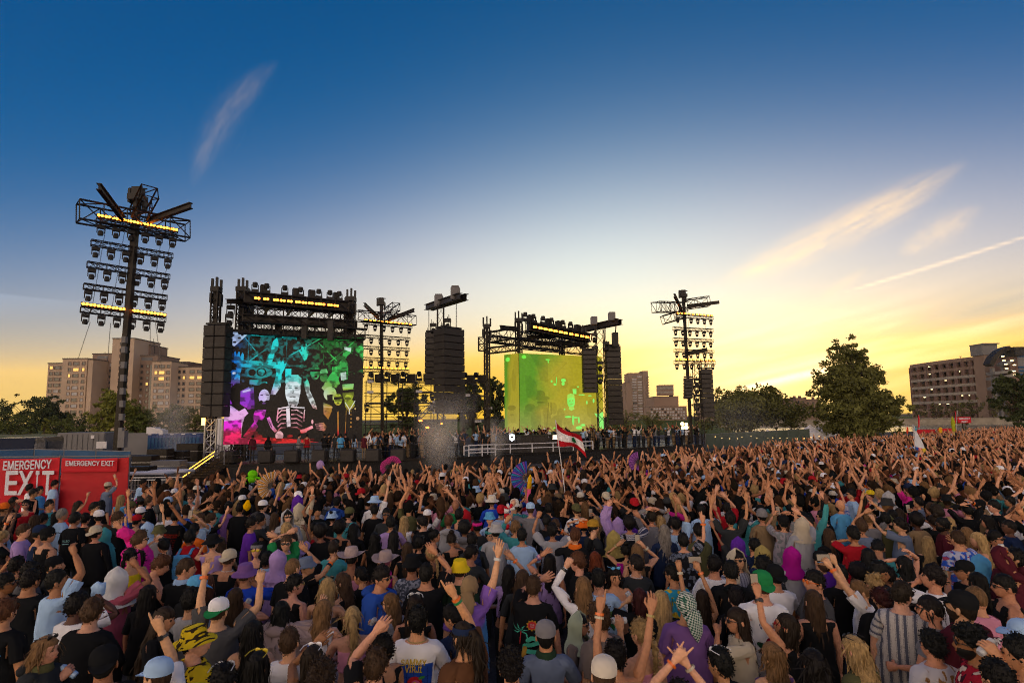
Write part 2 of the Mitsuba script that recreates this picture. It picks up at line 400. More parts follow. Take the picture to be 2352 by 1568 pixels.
def head_grid(nu, nv):
 t = np.linspace(0, np.pi, nv)
 p = np.arange(nu) * 2 * np.pi / nu - np.pi / 2
 tt, pp = np.meshgrid(t, p, indexing='ij')
 d = np.stack([np.sin(tt) * np.cos(pp), np.sin(tt) * np.sin(pp), np.cos(tt)], -1).reshape(-1, 3)
 i, j = np.meshgrid(np.arange(nv - 1), np.arange(nu), indexing='ij')
 a, b, c, e = i * nu + j, i * nu + (j + 1) % nu, (i + 1) * nu + (j + 1) % nu, (i + 1) * nu + j
 f = np.concatenate([np.stack([a, e, c], -1).reshape(-1, 3), np.stack([a, c, b], -1).reshape(-1, 3)])
 return d, f
def head_shape(d):
 """Direction from the head's centre -> point of the skull and face (face towards +y)."""
 x, y, z = d[:, 0], d[:, 1], d[:, 2]
 v = d * np.array([.076, .096, .117])
 low = ss(.05, -.9, z)
 v[:, 0] *= 1 - .24 * low
 v[:, 1] += .016 * low * (y > -.2) - .014 * low * ss(0, -.8, y)
 front = ss(.25, .85, y)
 g = lambda cx, cz, sx, sz: np.exp(-((x - cx) / sx) ** 2 - ((z - cz) / sz) ** 2) * (y > 0)
 v[:, 1] -= .010 * front * ss(.35, 0, np.abs(z - .0)) * .4
 v[:, 1] += .024 * g(0, -.20, .13, .16) + .010 * g(0, .0, .10, .2)
 v[:, 1] -= .011 * (g(.36, .04, .15, .11) + g(-.36, .04, .15, .11))
 v[:, 1] += .006 * (g(.34, .22, .22, .09) + g(-.34, .22, .22, .09))
 v[:, 1] += .007 * g(0, -.50, .26, .09) - .006 * g(0, -.63, .3, .05) + .010 * g(0, -.80, .25, .12)
 return v + HC
def blob(c, r, nu=8, nv=6, rot=0):
 d, f = head_grid(nu, nv)
 v = d * np.asarray(r, float)
 if rot:
  cs, sn = math.cos(rot), math.sin(rot)
  v = v @ np.array([[cs, sn, 0], [-sn, cs, 0], [0, 0, 1]])
 return v + np.asarray(c, float), f
def head_pieces(lod):
 """(vertices, faces, colour slot) pieces of the head."""
 if lod in _head:
  return _head[lod]
 nu, nv = ((26, 21), (16, 12), (11, 8))[lod]
 d, f = head_grid(nu, nv)
 out = [(head_shape(d), f, 'skin')]
 for s in (-1, 1):
  v, fe = blob(HC + [s * .078, -.012, -.012], (.010, .022, .032), 8 if lod == 0 else 6, 6 if lod == 0 else 4, s * .35)
  out.append((v, fe, 'skin') if lod < 2 else (v[:0], fe[:0], 'skin'))
  if lod == 0:
   out.append((*blob(HC + [s * .030, .0875, .004], (.0125, .006, .0062), 8, 5), 'eye'))
   v, fe = blob(HC + [s * .031, .0955, .026], (.018, .005, .0042), 8, 4)
   out.append((v, fe, 'brow'))
  else:
   out.append((*blob(HC + [s * .030, .089, .01], (.017, .006, .011), 6, 4), 'brow'))
 if lod == 0:
  out.append((*blob(HC + [0, .1005, -.0585], (.021, .007, .0075), 10, 5), 'lip'))
 _head[lod] = out
 return out
FING = {  # flexion of index, middle, ring, little finger, thumb; spread
 'open': ((.05, .05, .08, .12), .25, 1.0), 'relax': ((.35, .45, .55, .6), .35, .5), 'fist': ((1.55, 1.6, 1.6, 1.6), 1.0, .1), 'point': ((.05, 1.5, 1.6, 1.6), 1.0, .2),
 'peace': ((.03, .05, 1.5, 1.55), 1.0, .7), 'grip': ((.85, .95, .95, .95), .8, .25), 'horns': ((.05, 1.5, 1.5, .1), .9, .6), 'claw': ((.5, .5, .55, .6), .45, .9),
}
_hand = {}
def hand(pose, lod):
 """The right hand from the wrist along +x, palm down, thumb towards +y."""
 if (pose, lod) in _hand:
  return _hand[pose, lod]
 n = (8, 4, 4)[lod]
 curl, th, spread = FING[pose]
 kn = [(.088, .031), (.092, .010), (.088, -.011), (.080, -.030)]
 palm = hull([((-.012, 0, 0), .026), ((.02, .022, -.004), .018), ((.02, -.02, -.004), .018)] + [((a, b, .002), .0125) for a, b in kn], n)
 ms = [palm]
 for i, ((a, b), L) in enumerate(zip(kn, (.072, .082, .075, .058))):
  c = curl[i]
  yaw = (.16, .04, -.07, -.19)[i] * spread
  p, ang, segs = np.array([a, b, 0.]), c * .75, []
  for k, q in enumerate((.46, .30, .24)):
   d = np.array([math.cos(ang) * math.cos(yaw), math.cos(ang) * math.sin(yaw), -math.sin(ang)])
   p2 = p + d * L * q
   segs.append((p, p2))
   p, ang = p2, ang + c * (.95, .6, 0)[k]
  r0 = .0098 if i < 3 else .0084
  rr = (r0, r0 * .93, r0 * .86, r0 * .72)
  if lod == 0:
   for k, (s, e) in enumerate(segs):
    ms.append(hull([(s, rr[k]), (e, rr[k + 1])], n))
  elif lod == 2:
   ms.append(hull([(segs[0][0], rr[0] * 1.2), (segs[1][1], rr[3] * 1.3)], n))
  else:
   ms.append(hull([(segs[0][0], rr[0] * 1.15), (segs[0][1], rr[1] * 1.15)], n))
   ms.append(hull([(segs[0][1], rr[1] * 1.15), (segs[2][1], rr[3] * 1.2)], n))
 t0 = np.array([.022, .028, -.008])
 t1 = t0 + np.array([.030, .030 * (1.3 - th), -.012 - .022 * th])
 t2 = t1 + np.array([.034, .012 - .034 * th, -.006 - .014 * th])
 ms += [hull([(t0, .0135), (t1, .0115)], n), hull([(t1, .0115), (t2, .0088)], n)] if lod < 2 else [hull([(t0, .0135), (t2, .010)], n)]
 v, f = m2a(M3.batch_boolean(ms, m3d.OpType.Add).simplify(.0 if lod < 2 else .003))
 _hand[pose, lod] = (v, f)
 return v, f
def slice_keep(v, f, plane_n, plane_o):
 t = trimesh.intersections.slice_mesh_plane(trimesh.Trimesh(v, f, process=False), plane_n, plane_o)
 return np.array(t.vertices), np.array(t.faces)
GAR = {  # hem z, neck z, sleeve |x|, base offset, looseness
 'tee': (.80, 1.484, .375, .013, .030), 'long': (.80, 1.484, .685, .013, .026), 'hoodie': (.78, 1.49, .69, .024, .035), 'tank': (.82, 1.452, .158, .009, .018),
 'crop': (1.13, 1.452, .150, .007, .004), 'croptee': (1.08, 1.484, .34, .011, .008), 'tube': (1.15, 1.345, .158, .008, .003), 'dress': (.55, 1.445, .150, .009, .02),
 'pants': (.08, .985, 9, .011, .016), 'shorts': (.46, .985, 9, .013, .03), 'skirt': (.6, 1.0, 9, .02, .02), 'jacket': (.84, 1.49, .69, .03, .03), 'longcrop': (1.10, 1.484, .69, .008, .003),
}
_gar = {}
def garment(kind, sex, lod):
 key = (kind, sex, lod)
 if key in _gar:
  return _gar[key]
 hem, top, sl, off, loose = GAR[kind]
 v, f = core(sex, lod)
 n = normals(v, f)
 ax, z = np.abs(v[:, 0]), v[:, 2]
 lower = kind in ('pants', 'shorts', 'skirt')
 # straight fall of the cloth from the chest, wider sleeves
 body = (ax < .24)
 nn = n.copy()
 nn[:, 2] *= .35
 amount = np.full(len(v), off)
 if not lower:
  amount += loose * ss(1.34, 1.12, z) * body + loose * .55 * ss(.24, .36, ax) * (sl > .3) * (1 - ss(.45, .7, ax) * .7)
  amount = amount + .004 * ss(1.30, 1.42, z)
 else:
  amount += loose * ss(.9, .3, z)
 if lod == 0:
  wr = meshkit.fbm(v * np.array([9, 9, 6]) + 3.3, 3) - .5
  amount = amount + wr * (.028 if kind in ('hoodie', 'jacket') else .020) * (.4 + ss(1.35, 1.1, z))
 g = v + nn * amount[:, None]
 v2, f2 = g, f
 v2, f2 = slice_keep(v2, f2, [0, 0, 1], [0, 0, hem])
 v2, f2 = slice_keep(v2, f2, [0, 0, -1], [0, 0, top])
 if sl < 5 and sl > .2:
  v2, f2 = slice_keep(v2, f2, [-1, 0, 0], [sl, 0, 0])
  v2, f2 = slice_keep(v2, f2, [1, 0, 0], [-sl, 0, 0])
 elif sl < 5:  # sleeveless: armholes above the armpit, a square neck between two straps
  lo = slice_keep(v2, f2, [0, 0, -1], [0, 0, 1.30])
  lo = slice_keep(*slice_keep(*lo, [-1, 0, 0], [.235, 0, 0]), [1, 0, 0], [-.235, 0, 0])
  hi = slice_keep(v2, f2, [0, 0, 1], [0, 0, 1.30])
  hi = slice_keep(*slice_keep(*hi, [-1, 0, 0], [sl, 0, 0]), [1, 0, 0], [-sl, 0, 0])
  ps = [lo]
  if kind == 'tube':
   ps.append(hi)
  else:
   ps.append(slice_keep(*hi, [0, 0, -1], [0, 0, 1.375]))
   up_ = slice_keep(*hi, [0, 0, 1], [0, 0, 1.375])
   for sg in (-1, 1):
    ps.append(slice_keep(*up_, [sg, 0, 0], [sg * .075, 0, 0]))
  v2, f2 = np.vstack([q[0] for q in ps]), np.vstack([q[1] + n0 for q, n0 in zip(ps, np.cumsum([0] + [len(q[0]) for q in ps[:-1]]))])
 # thick hems: the open rim is turned in by a strip
 t = trimesh.Trimesh(v2, f2, process=True)
 t.remove_unreferenced_vertices()
 v2, f2 = np.array(t.vertices), np.array(t.faces)
 e = np.sort(t.edges, axis=1)
 eu, first, cnt = np.unique(e, axis=0, return_index=True, return_counts=True)
 rim = t.edges[first[cnt == 1]]
 if len(rim):
  used = np.unique(rim)
  n2 = normals(v2, f2)
  at = {u: len(v2) + i for i, u in enumerate(used)}
  inner = v2[used] - n2[used] * .012
  a, b = rim[:, 0], rim[:, 1]
  ai, bi = np.array([at[q] for q in a]), np.array([at[q] for q in b])
  f2 = np.vstack([f2, np.stack([b, a, ai], 1), np.stack([b, ai, bi], 1)])
  v2 = np.vstack([v2, inner])
 _gar[key] = (v2, f2, weights(v2))
 return _gar[key]
# hair: (vertices, faces) in the rest pose, carried by the head bone
def scalp(d):
 """How far inside the hairline a direction lies (positive: hair)."""
 x, y, z = d[:, 0], d[:, 1], d[:, 2]
 line = np.where(y > 0, .42 - .25 * (np.abs(x) > .75) , np.where(y > -.35, .0, -.35))
 line = .50 * ss(.0, .8, y) - .05 + (-.40) * ss(.05, -.7, y)
 return z - line
_hair = {}
def hair_shell(thick, seed, lod, freq=9., amp=.5, top=0.):
 nu, nv = ((34, 26), (20, 14), (12, 9))[lod]
 d, f = head_grid(nu, nv)
 base = head_shape(d)
 s = scalp(d)
 n = normals(base, f)
 r = thick * (.30 + .70 * ss(-.55, .25, d[:, 2])) * ss(-.12, .22, s) * (1 + amp * 2 * (meshkit.fbm(d * freq + seed, 3, seed) - .5)) + top * ss(.5, .95, d[:, 2])
 v = base + n * np.where(s > -.10, np.maximum(r, .0015), -.004)[:, None]
 keep = (s[f] > -.13).any(1)
 t = trimesh.Trimesh(v, f[keep], process=False)
 t.remove_unreferenced_vertices()
 return np.array(t.vertices), np.array(t.faces)
def curtain(length, seed, lod, spread=1.0, wave=.3, thick=1.0):
 """Long hair hanging behind and beside the head: a closed sheet with strands in its outline."""
 na, nz = ((46, 16), (18, 8), (11, 6))[lod]
 a = np.linspace(-2.05, 2.05, na)
 rows = []
 rng = np.random.default_rng(seed)
 ph = rng.random(8) * 6.28
 for k in range(nz):
  t = k / (nz - 1)
  z = HC[2] + .085 - t * (length + .085)
  w = .079 + .014 * ss(0, .3, t) + .030 * spread * ss(.3, .8, t) - .02 * ss(.8, 1, t)
  dp = .098 + .010 * ss(0, .3, t) + .018 * ss(.35, .7, t) * thick
  am = 2.05 - .75 * ss(.22, .62, t)
  aa = a * (am / 2.05)
  strand = .006 * np.sin(aa * 14 + ph[0] + 2 * wave * math.sin(t * 9 + ph[1])) + .004 * np.sin(aa * 31 + ph[2] + 5 * wave * math.sin(t * 7))
  strand = strand * (lod == 0) + wave * .012 * np.sin(t * 16 + aa * 3 + ph[3])
  yo = HC[1] - .012 - .016 * ss(.25, .6, t)
  zz = z + .03 * (t > .9) * np.sin(aa * 9 + ph[4]) * (1 - .3 * wave) - .05 * t * np.cos(aa)
  out = np.stack([(w + strand) * np.sin(aa), yo - (dp + strand) * np.cos(aa), zz], 1)
  inn = np.stack([(w - .03) * np.sin(aa), yo - (dp - .045 * thick) * np.cos(aa), zz], 1)
  if k == 0:
   out = np.stack([.07 * np.sin(aa), yo - .085 * np.cos(aa), zz], 1)
  rows.append(np.vstack([out, inn[::-1]]))
 m = 2 * na
 v = np.vstack(rows)
 i, j = np.meshgrid(np.arange(nz - 1), np.arange(m), indexing='ij')
 A, B, C, D = i * m + j, i * m + (j + 1) % m, (i + 1) * m + (j + 1) % m, (i + 1) * m + j
 f = np.concatenate([np.stack([A, C, B], -1).reshape(-1, 3), np.stack([A, D, C], -1).reshape(-1, 3)])
 b0 = (nz - 1) * m
 cap = [[b0 + q, b0 + m - 1 - q, b0 + m - 2 - q] for q in range(na - 1)] + [[b0 + q, b0 + m - 2 - q, b0 + q + 1] for q in range(na - 1)]
 return v, np.vstack([f, np.array(cap)])
def cat(parts):
 vs, fs, at = [], [], 0
 for v, f in parts:
  vs.append(v)
  fs.append(np.asarray(f) + at)
  at += len(v)
 return np.vstack(vs), np.vstack(fs)
def tubes(pts, rad, sides=8, seed=0, noise=0.):
 v, f = tube(pts, rad, sides)
 if noise:
  v = v + (meshkit.fbm(v * 30 + seed, 2, seed) - .5)[:, None] * noise * np.array([1, 1, .3])
 return v, f
def tube(points, radii, sides=6):
 p = np.asarray(points, float)
 t = np.gradient(p, axis=0)
 t /= np.linalg.norm(t, axis=1, keepdims=True) + 1e-12
 ref = np.where(np.abs(t[:, 2:]) < .9, [0, 0, 1.], [1., 0, 0])
 a = np.cross(t, ref)
 a /= np.linalg.norm(a, axis=1, keepdims=True) + 1e-12
 b = np.cross(t, a)
 an = np.arange(sides) * 2 * np.pi / sides
 r = np.broadcast_to(radii, (len(p),))
 v = (p[:, None] + r[:, None, None] * (np.cos(an)[None, :, None] * a[:, None] + np.sin(an)[None, :, None] * b[:, None])).reshape(-1, 3)
 i, j = np.meshgrid(np.arange(len(p) - 1), np.arange(sides), indexing='ij')
 A, B, C, D = i * sides + j, i * sides + (j + 1) % sides, (i + 1) * sides + (j + 1) % sides, (i + 1) * sides + j
 f = np.concatenate([np.stack([A, B, C], -1).reshape(-1, 3), np.stack([A, C, D], -1).reshape(-1, 3)])
 e = (len(p) - 1) * sides
 caps = [[0, q + 1, q] for q in range(1, sides - 1)] + [[e, e + q, e + q + 1] for q in range(1, sides - 1)]
 return v, np.vstack([f, np.array(caps)])
def strands(v, f, style, seed, lod):
 """Loose tufts and locks that break up the outline of the hair."""
 rng = np.random.default_rng(seed + 40)
 n = normals(v, f)
 long_ = style in ('long', 'vlong', 'wavy', 'curlylong', 'bob', 'pony')
 c = v[f].mean(1)
 fn = n[f].mean(1)
 ok = np.nonzero((fn * (c - HC)).sum(1) > -.02)[0] if len(f) else []
 ar = np.linalg.norm(np.cross(v[f[ok, 1]] - v[f[ok, 0]], v[f[ok, 2]] - v[f[ok, 0]]), axis=1)
 m = ((420, 170, 60), (260, 110, 44))[long_][lod]
 i = ok[rng.choice(len(ok), m, p=ar / ar.sum())]
 b = v[f[i]].mean(1) + rng.normal(size=(m, 3)) * .006
 nn = fn[i] / np.maximum(np.linalg.norm(fn[i], axis=1, keepdims=True), 1e-9)
 L = {'fade': .010, 'short': .019, 'curly': .022, 'afro': .022, 'bun': .03, 'lowbun': .03, 'braid': .03, 'pigtails': .03}.get(style, .13) * rng.uniform(.5, 1.3, m)[:, None]
 if long_:
  d = np.array([0, 0, -1.]) + nn * .10 + rng.normal(size=(m, 3)) * (.28 if style in ('wavy', 'curlylong', 'pony') else .12)
 elif style in ('curly', 'afro'):
  d = nn * .5 + rng.normal(size=(m, 3)) * .8
 else:
  d = nn * .45 + np.array([0, -.35, -.15]) + rng.normal(size=(m, 3)) * .42
 d /= np.linalg.norm(d, axis=1, keepdims=True)
 s = np.cross(d, nn + rng.normal(size=(m, 3)) * .2)
 s /= np.maximum(np.linalg.norm(s, axis=1, keepdims=True), 1e-9)
 w = (.006, .008, .013)[lod] * (1.0 if not long_ else .9)
 mid = b + d * L * .5 + nn * (.012 if long_ else .006)
 V = np.stack([b - s * w * .6, b + s * w * .6, mid - s * w, mid + s * w, b + d * L], 1).reshape(-1, 3)
 k = np.arange(m)[:, None] * 5
 return V, np.concatenate([k + [0, 1, 3], k + [0, 3, 2], k + [2, 3, 4]])
def hair(style, seed, lod):
 key = (style, seed % 5, lod)
 if key in _hair:
  return _hair[key]
 seed = seed % 5
 if style == 'bald':
  r = None
 elif style == 'buzz':
  r = hair_shell(.006, seed, lod, 20, .3)
 elif style == 'fade':
  r = hair_shell(.008, seed, lod, 14, .5, .010)
 elif style == 'short':
  r = hair_shell(.010, seed, lod, 9, .8, .010)
 elif style == 'curly':
  r = hair_shell(.020, seed, lod, 11, 1.3, .012)
 elif style == 'afro':
  r = hair_shell(.046, seed, lod, 8, .55, .01)
 elif style == 'bob':
  r = cat([hair_shell(.011, seed, lod, 6, .4), curtain(.17, seed, lod, .2, .3)])
 elif style in ('long', 'wavy', 'vlong', 'curlylong'):
  L, w = {'long': (.38, .25), 'wavy': (.36, .9), 'vlong': (.52, .2), 'curlylong': (.34, 1.5)}[style]
  r = cat([hair_shell(.010, seed, lod, 6, .35), curtain(L, seed, lod, 1.1 if w < 1 else 1.6, w, 1.0 if w < 1 else 1.5)])
 elif style == 'pony':
  p = [(0, -.085, 1.69), (0, -.125, 1.70), (0, -.155, 1.66), (0.01, -.165, 1.56), (.015, -.165, 1.45), (.01, -.16, 1.33)]
  r = cat([hair_shell(.008, seed, lod, 6, .3), tubes(p, [.025, .028, .042, .05, .045, .015], 10 if lod == 0 else 6, seed, .03)])
 elif style == 'braid':
  z = np.linspace(1.62, 1.28, 17)
  p = np.stack([.004 * np.sin(z * 60), -.125 - .02 * ss(1.6, 1.45, z), z], 1)
  r = cat([hair_shell(.008, seed, lod, 6, .3), tubes(p, .018 + .010 * np.abs(np.sin(np.arange(17) * 1.05)), 7)])
 elif style == 'bun':
  r = cat([hair_shell(.009, seed, lod, 6, .3), blob(HC + [0, -.07, .125], (.042, .042, .036), 10, 8)])
 elif style == 'lowbun':
  r = cat([hair_shell(.009, seed, lod, 6, .3), blob(HC + [0, -.115, -.02], (.045, .035, .042), 10, 8)])
 elif style == 'pigtails':
  ps = []
  for s in (-1, 1):
   ps.append(tubes([(s * .07, -.06, 1.70), (s * .11, -.085, 1.69), (s * .13, -.09, 1.58), (s * .12, -.08, 1.47)], [.02, .03, .032, .012], 7, seed, .02))
  r = cat([hair_shell(.008, seed, lod, 6, .3)] + ps)
 if r is not None and style != 'buzz':
  r = cat([r, strands(r[0], r[1], style, seed, lod)])
 _hair[key] = r
 return r
# headwear: lists of (vertices, faces, slot) where slot picks the colour
def lathe(profile, n=20, c=(0, 0, 0), sx=1., sy=1.):
 p = np.asarray(profile, float)
 t = np.arange(n) * 2 * np.pi / n
 v = np.stack([p[:, None, 0] * np.cos(t) * sx, p[:, None, 0] * np.sin(t) * sy, np.broadcast_to(p[:, None, 1], (len(p), n))], -1).reshape(-1, 3) + np.asarray(c)
 i, j = np.meshgrid(np.arange(len(p) - 1), np.arange(n), indexing='ij')
 A, B, C, D = i * n + j, i * n + (j + 1) % n, (i + 1) * n + (j + 1) % n, (i + 1) * n + j
 return v, np.concatenate([np.stack([A, B, C], -1).reshape(-1, 3), np.stack([A, C, D], -1).reshape(-1, 3)])
_hat = {}
def hat(kind, lod):
 if (kind, lod) in _hat:
  return _hat[kind, lod]
 n = (28, 14, 9)[lod]
 c = HC + [0, -.008, 0]
 out = []
 if kind in ('cap', 'capback', 'capside'):
  prof = [(.0935, .028), (.094, .055), (.090, .085), (.074, .113), (.045, .130), (.012, .136), (.0005, .137)]
  v, f = lathe(prof, n, c, 1, 1.13)
  out.append((v, f, 'a'))
  out.append((*blob(c + [0, 0, .138], (.008, .008, .005), 8, 4), 'b'))
  s = -1 if kind == 'capback' else 1
  t = np.linspace(-1, 1, 13)
  inner = np.stack([.090 * np.sin(t * 1.15), s * .103 * np.cos(t * 1.15), np.full(13, .034)], 1)
  outer = np.stack([.086 * np.sin(t * 1.25), s * (.095 + .085 * np.cos(t * 1.35)), .030 - .030 * np.cos(t * 1.2) + .012 * np.abs(t)], 1)
  top = np.vstack([inner, outer])
  low = top - [0, 0, .005]
  v = np.vstack([top, low]) + c
  q, f = 13, []
  for i in range(12):
   f += [[i, i + 1, q + i + 1], [i, q + i + 1, q + i], [26 + i, 26 + q + i + 1, 26 + i + 1], [26 + i, 26 + q + i, 26 + q + i + 1], [q + i, q + i + 1, 26 + q + i + 1], [q + i, 26 + q + i + 1, 26 + q + i]]
  f = np.array(f)
  if s < 0:
   f = f[:, ::-1]
  if kind == 'capside':
   pass
  out.append((v, f, 'b'))
  if kind == 'capback':  # the strap opening over the forehead side stays plain; a strap band
   out.append((*lathe([(.0955, .026), (.0965, .036)], n, c, 1, 1.13), 'b'))
 elif kind in ('bucket', 'bucketwide'):
  w = .135 if kind == 'bucket' else .165
  prof = [(w, .012), (w + .002, .016), (.110, .048), (.098, .062), (.094, .075), (.084, .128), (.078, .136), (.0005, .139)]
  v, f = lathe(prof, n, c, 1, 1.1)
  v[:, 2] += .006 * np.sin(np.arctan2(v[:, 1], v[:, 0]) * 3) * (v[:, 2] < c[2] + .04)
  out.append((v, f, 'a'))
 elif kind in ('cowboy', 'brim'):
  prof = [(.20, .055), (.202, .060), (.105, .048), (.099, .055), (.096, .12), (.080, .165), (.04, .172), (.0005, .155)]
  v, f = lathe(prof, n, c, 1, 1.12)
  k = np.hypot(v[:, 0] - c[0], v[:, 1] - c[1])
  side = np.abs(v[:, 0] - c[0]) / np.maximum(k, 1e-6)
  v[:, 2] += (k > .15) * .045 * side ** 3
  out.append((v, f, 'a'))
  out.append((*lathe([(.1015, .056), (.101, .078)], n, c, 1, 1.12), 'b'))
 elif kind == 'beanie':
  prof = [(.092, .005), (.098, .010), (.098, .045), (.092, .05), (.090, .085), (.068, .122), (.03, .140), (.0005, .144)]
  out.append((*lathe(prof, n, c, 1, 1.12), 'a'))
 elif kind in ('hood', 'scarf'):
  # cloth round the head and over the shoulders, open at the face
  nz, na = ((13, 25), (10, 17), (7, 11))[lod]
  a = np.linspace(-2.35, 2.35, na)
  rows = []
  for k in range(nz):
   t = k / (nz - 1)
   z = HC[2] + .145 - .40 * t ** .9
   r = .105 * math.sqrt(max(0, 1 - (1 - min(t * 2.9, 1)) ** 2)) + .004
   w = r * (1 + .9 * ss(.62, 1, t))
   dp = r * (1.12 + .45 * ss(.62, 1, t))
   op = 1 - .12 * ss(.05, .3, t) + .20 * ss(.62, .8, t)
   aa = a * op
   rip = 1 + .05 * np.sin(aa * 5 + t * 9) * ss(.4, 1, t)
   rows.append(np.stack([w * rip * np.sin(aa), HC[1] + .0 - dp * rip * np.cos(aa), z + 0 * aa], 1))
  v = np.vstack(rows)
  i, j = np.meshgrid(np.arange(nz - 1), np.arange(na - 1), indexing='ij')
  A, B, C, D = i * na + j, i * na + j + 1, (i + 1) * na + j + 1, (i + 1) * na + j
  f = np.concatenate([np.stack([A, C, B], -1).reshape(-1, 3), np.stack([A, D, C], -1).reshape(-1, 3)])
  nrm = normals(v, f)
  v = v + nrm * ((meshkit.fbm(v * np.array([16, 16, 9]), 3, 5) - .5) * .05)[:, None]
  inn = v - nrm * .012
  k = len(v)
  f = np.vstack([f, f[:, ::-1] + k] + [[[r * na, (r + 1) * na, (r + 1) * na + k], [r * na, (r + 1) * na + k, r * na + k]] for r in range(nz - 1)] + [[[r * na + na - 1, (r + 1) * na + na - 1 + k, (r + 1) * na + na - 1], [r * na + na - 1, r * na + na - 1 + k, (r + 1) * na + na - 1 + k]] for r in range(nz - 1)])
  out.append((np.vstack([v, inn]), f, 'a'))
 elif kind == 'wrap':  # a cloth tied over the head with a pointed tail behind
  d, f = head_grid(n, (16, 12, 8)[lod])
  b = head_shape(d)
  nn = normals(b, f)
  s = scalp(d) + .25 * ss(.2, -.6, d[:, 1])
  v = b + nn * (.020 + .006 * np.sin(d[:, 0] * 14 + d[:, 2] * 9))[:, None] * np.where(s > -.12, 1, -.2)[:, None]
  keep = (s[f] > -.14).any(1)
  out.append((v, f[keep], 'a'))
  tail = tubes([(.0, -.10, 1.62), (.02, -.135, 1.55), (.035, -.15, 1.46), (.045, -.155, 1.38)], [.085, .078, .055, .006], 10)
  tv = tail[0].copy()
  tv[:, 1] = -.135 + (tv[:, 1] + .135) * .35 - .03 * ss(1.6, 1.45, tv[:, 2])
  out.append((tv, tail[1], 'a'))
 elif kind == 'headband':
  out.append((*lathe([(.090, .035), (.095, .040), (.094, .075), (.088, .085)], n, c, 1, 1.13), 'a'))
  out.append((*blob(c + [.0, -.112, .045], (.022, .014, .016), 8, 5), 'a'))
 if kind not in ('hood', 'scarf', 'wrap'):
  out = [((v - c) * [.95, .95, 1.] + c, f, q) for v, f, q in out]
 _hat[kind, lod] = out
 return out
def glasses(on_top=False, tint=None):
 out = []
 y, z = HC[1] + .098, HC[2] + .006
 if on_top:
  y, z = HC[1] + .052, HC[2] + .112
 for s in (-1, 1):
  v, f = blob((s * .033, y, z), (.027, .008, .020), 12, 6)
  out.append((v, f, 'lens'))
  v, f = tube([(s * .058, y - .004, z + .008), (s * .078, y - .05, z + .005), (s * .080, y - .11, z - .004)], .0035, 5)
  out.append((v, f, 'frame'))
 out.append((*tube([(-.012, y + .004, z + .006), (0, y + .007, z + .008), (.012, y + .004, z + .006)], .003, 5), 'frame'))
 return out
# ---------------------------------------------------------------- posing
def unit(a):
 a = np.asarray(a, float)
 return a / (np.linalg.norm(a) + 1e-12)
def rotz(d):
 c, s = math.cos(d), math.sin(d)
 return np.array([[c, -s, 0], [s, c, 0], [0, 0, 1.]])
def rotx(d):
 c, s = math.cos(d), math.sin(d)
 return np.array([[1, 0, 0], [0, c, -s], [0, s, c]])
def roty(d):
 c, s = math.cos(d), math.sin(d)
 return np.array([[c, 0, s], [0, 1, 0], [-s, 0, c]])
SHO, ELB, WRI = np.array([.165, -.004, 1.42]), np.array([.455, 0, 1.43]), np.array([.71, 0, 1.43])
ARM = {  # hand places in the person's own frame for the right side (x mirrored for the left): place, elbow hint, back of the hand
 'd': ((.27, .04, .80), (.5, -.6, -.2), (1, 0, 0)), 'f': ((.13, .30, 1.12), (.8, -.3, -.8), (.7, .5, .3)), 'u': ((.26, .14, 1.96), (1, .3, 0), (0, -1, .1)),
 'b': ((.30, .18, 1.62), (.7, .1, -1), (0, -1, .2)), 'h': ((.10, -.03, 1.775), (1, .2, .3), (0, -.4, 1)), 'o': ((.52, .10, 1.84), (.3, .2, -1), (0, -1, .3)),
 'p': ((.055, .40, 1.70), (.9, 0, -.8), (.9, -.3, .2)), 'c': ((.045, .14, 1.98), (1, .2, 0), (1, -.2, 0)), 'x': ((-.08, .23, 1.20), (.9, -.2, -.6), (0, .9, .3)),
 'w': ((.22, .30, 1.88), (1, 0, -.5), (0, -.6, .8)), 'k': ((.20, .02, .98), (1, -.8, .1), (.6, -.6, .2)), 'g': ((.05, .26, 1.38), (.9, -.2, -.7), (.8, .4, .3)),
}
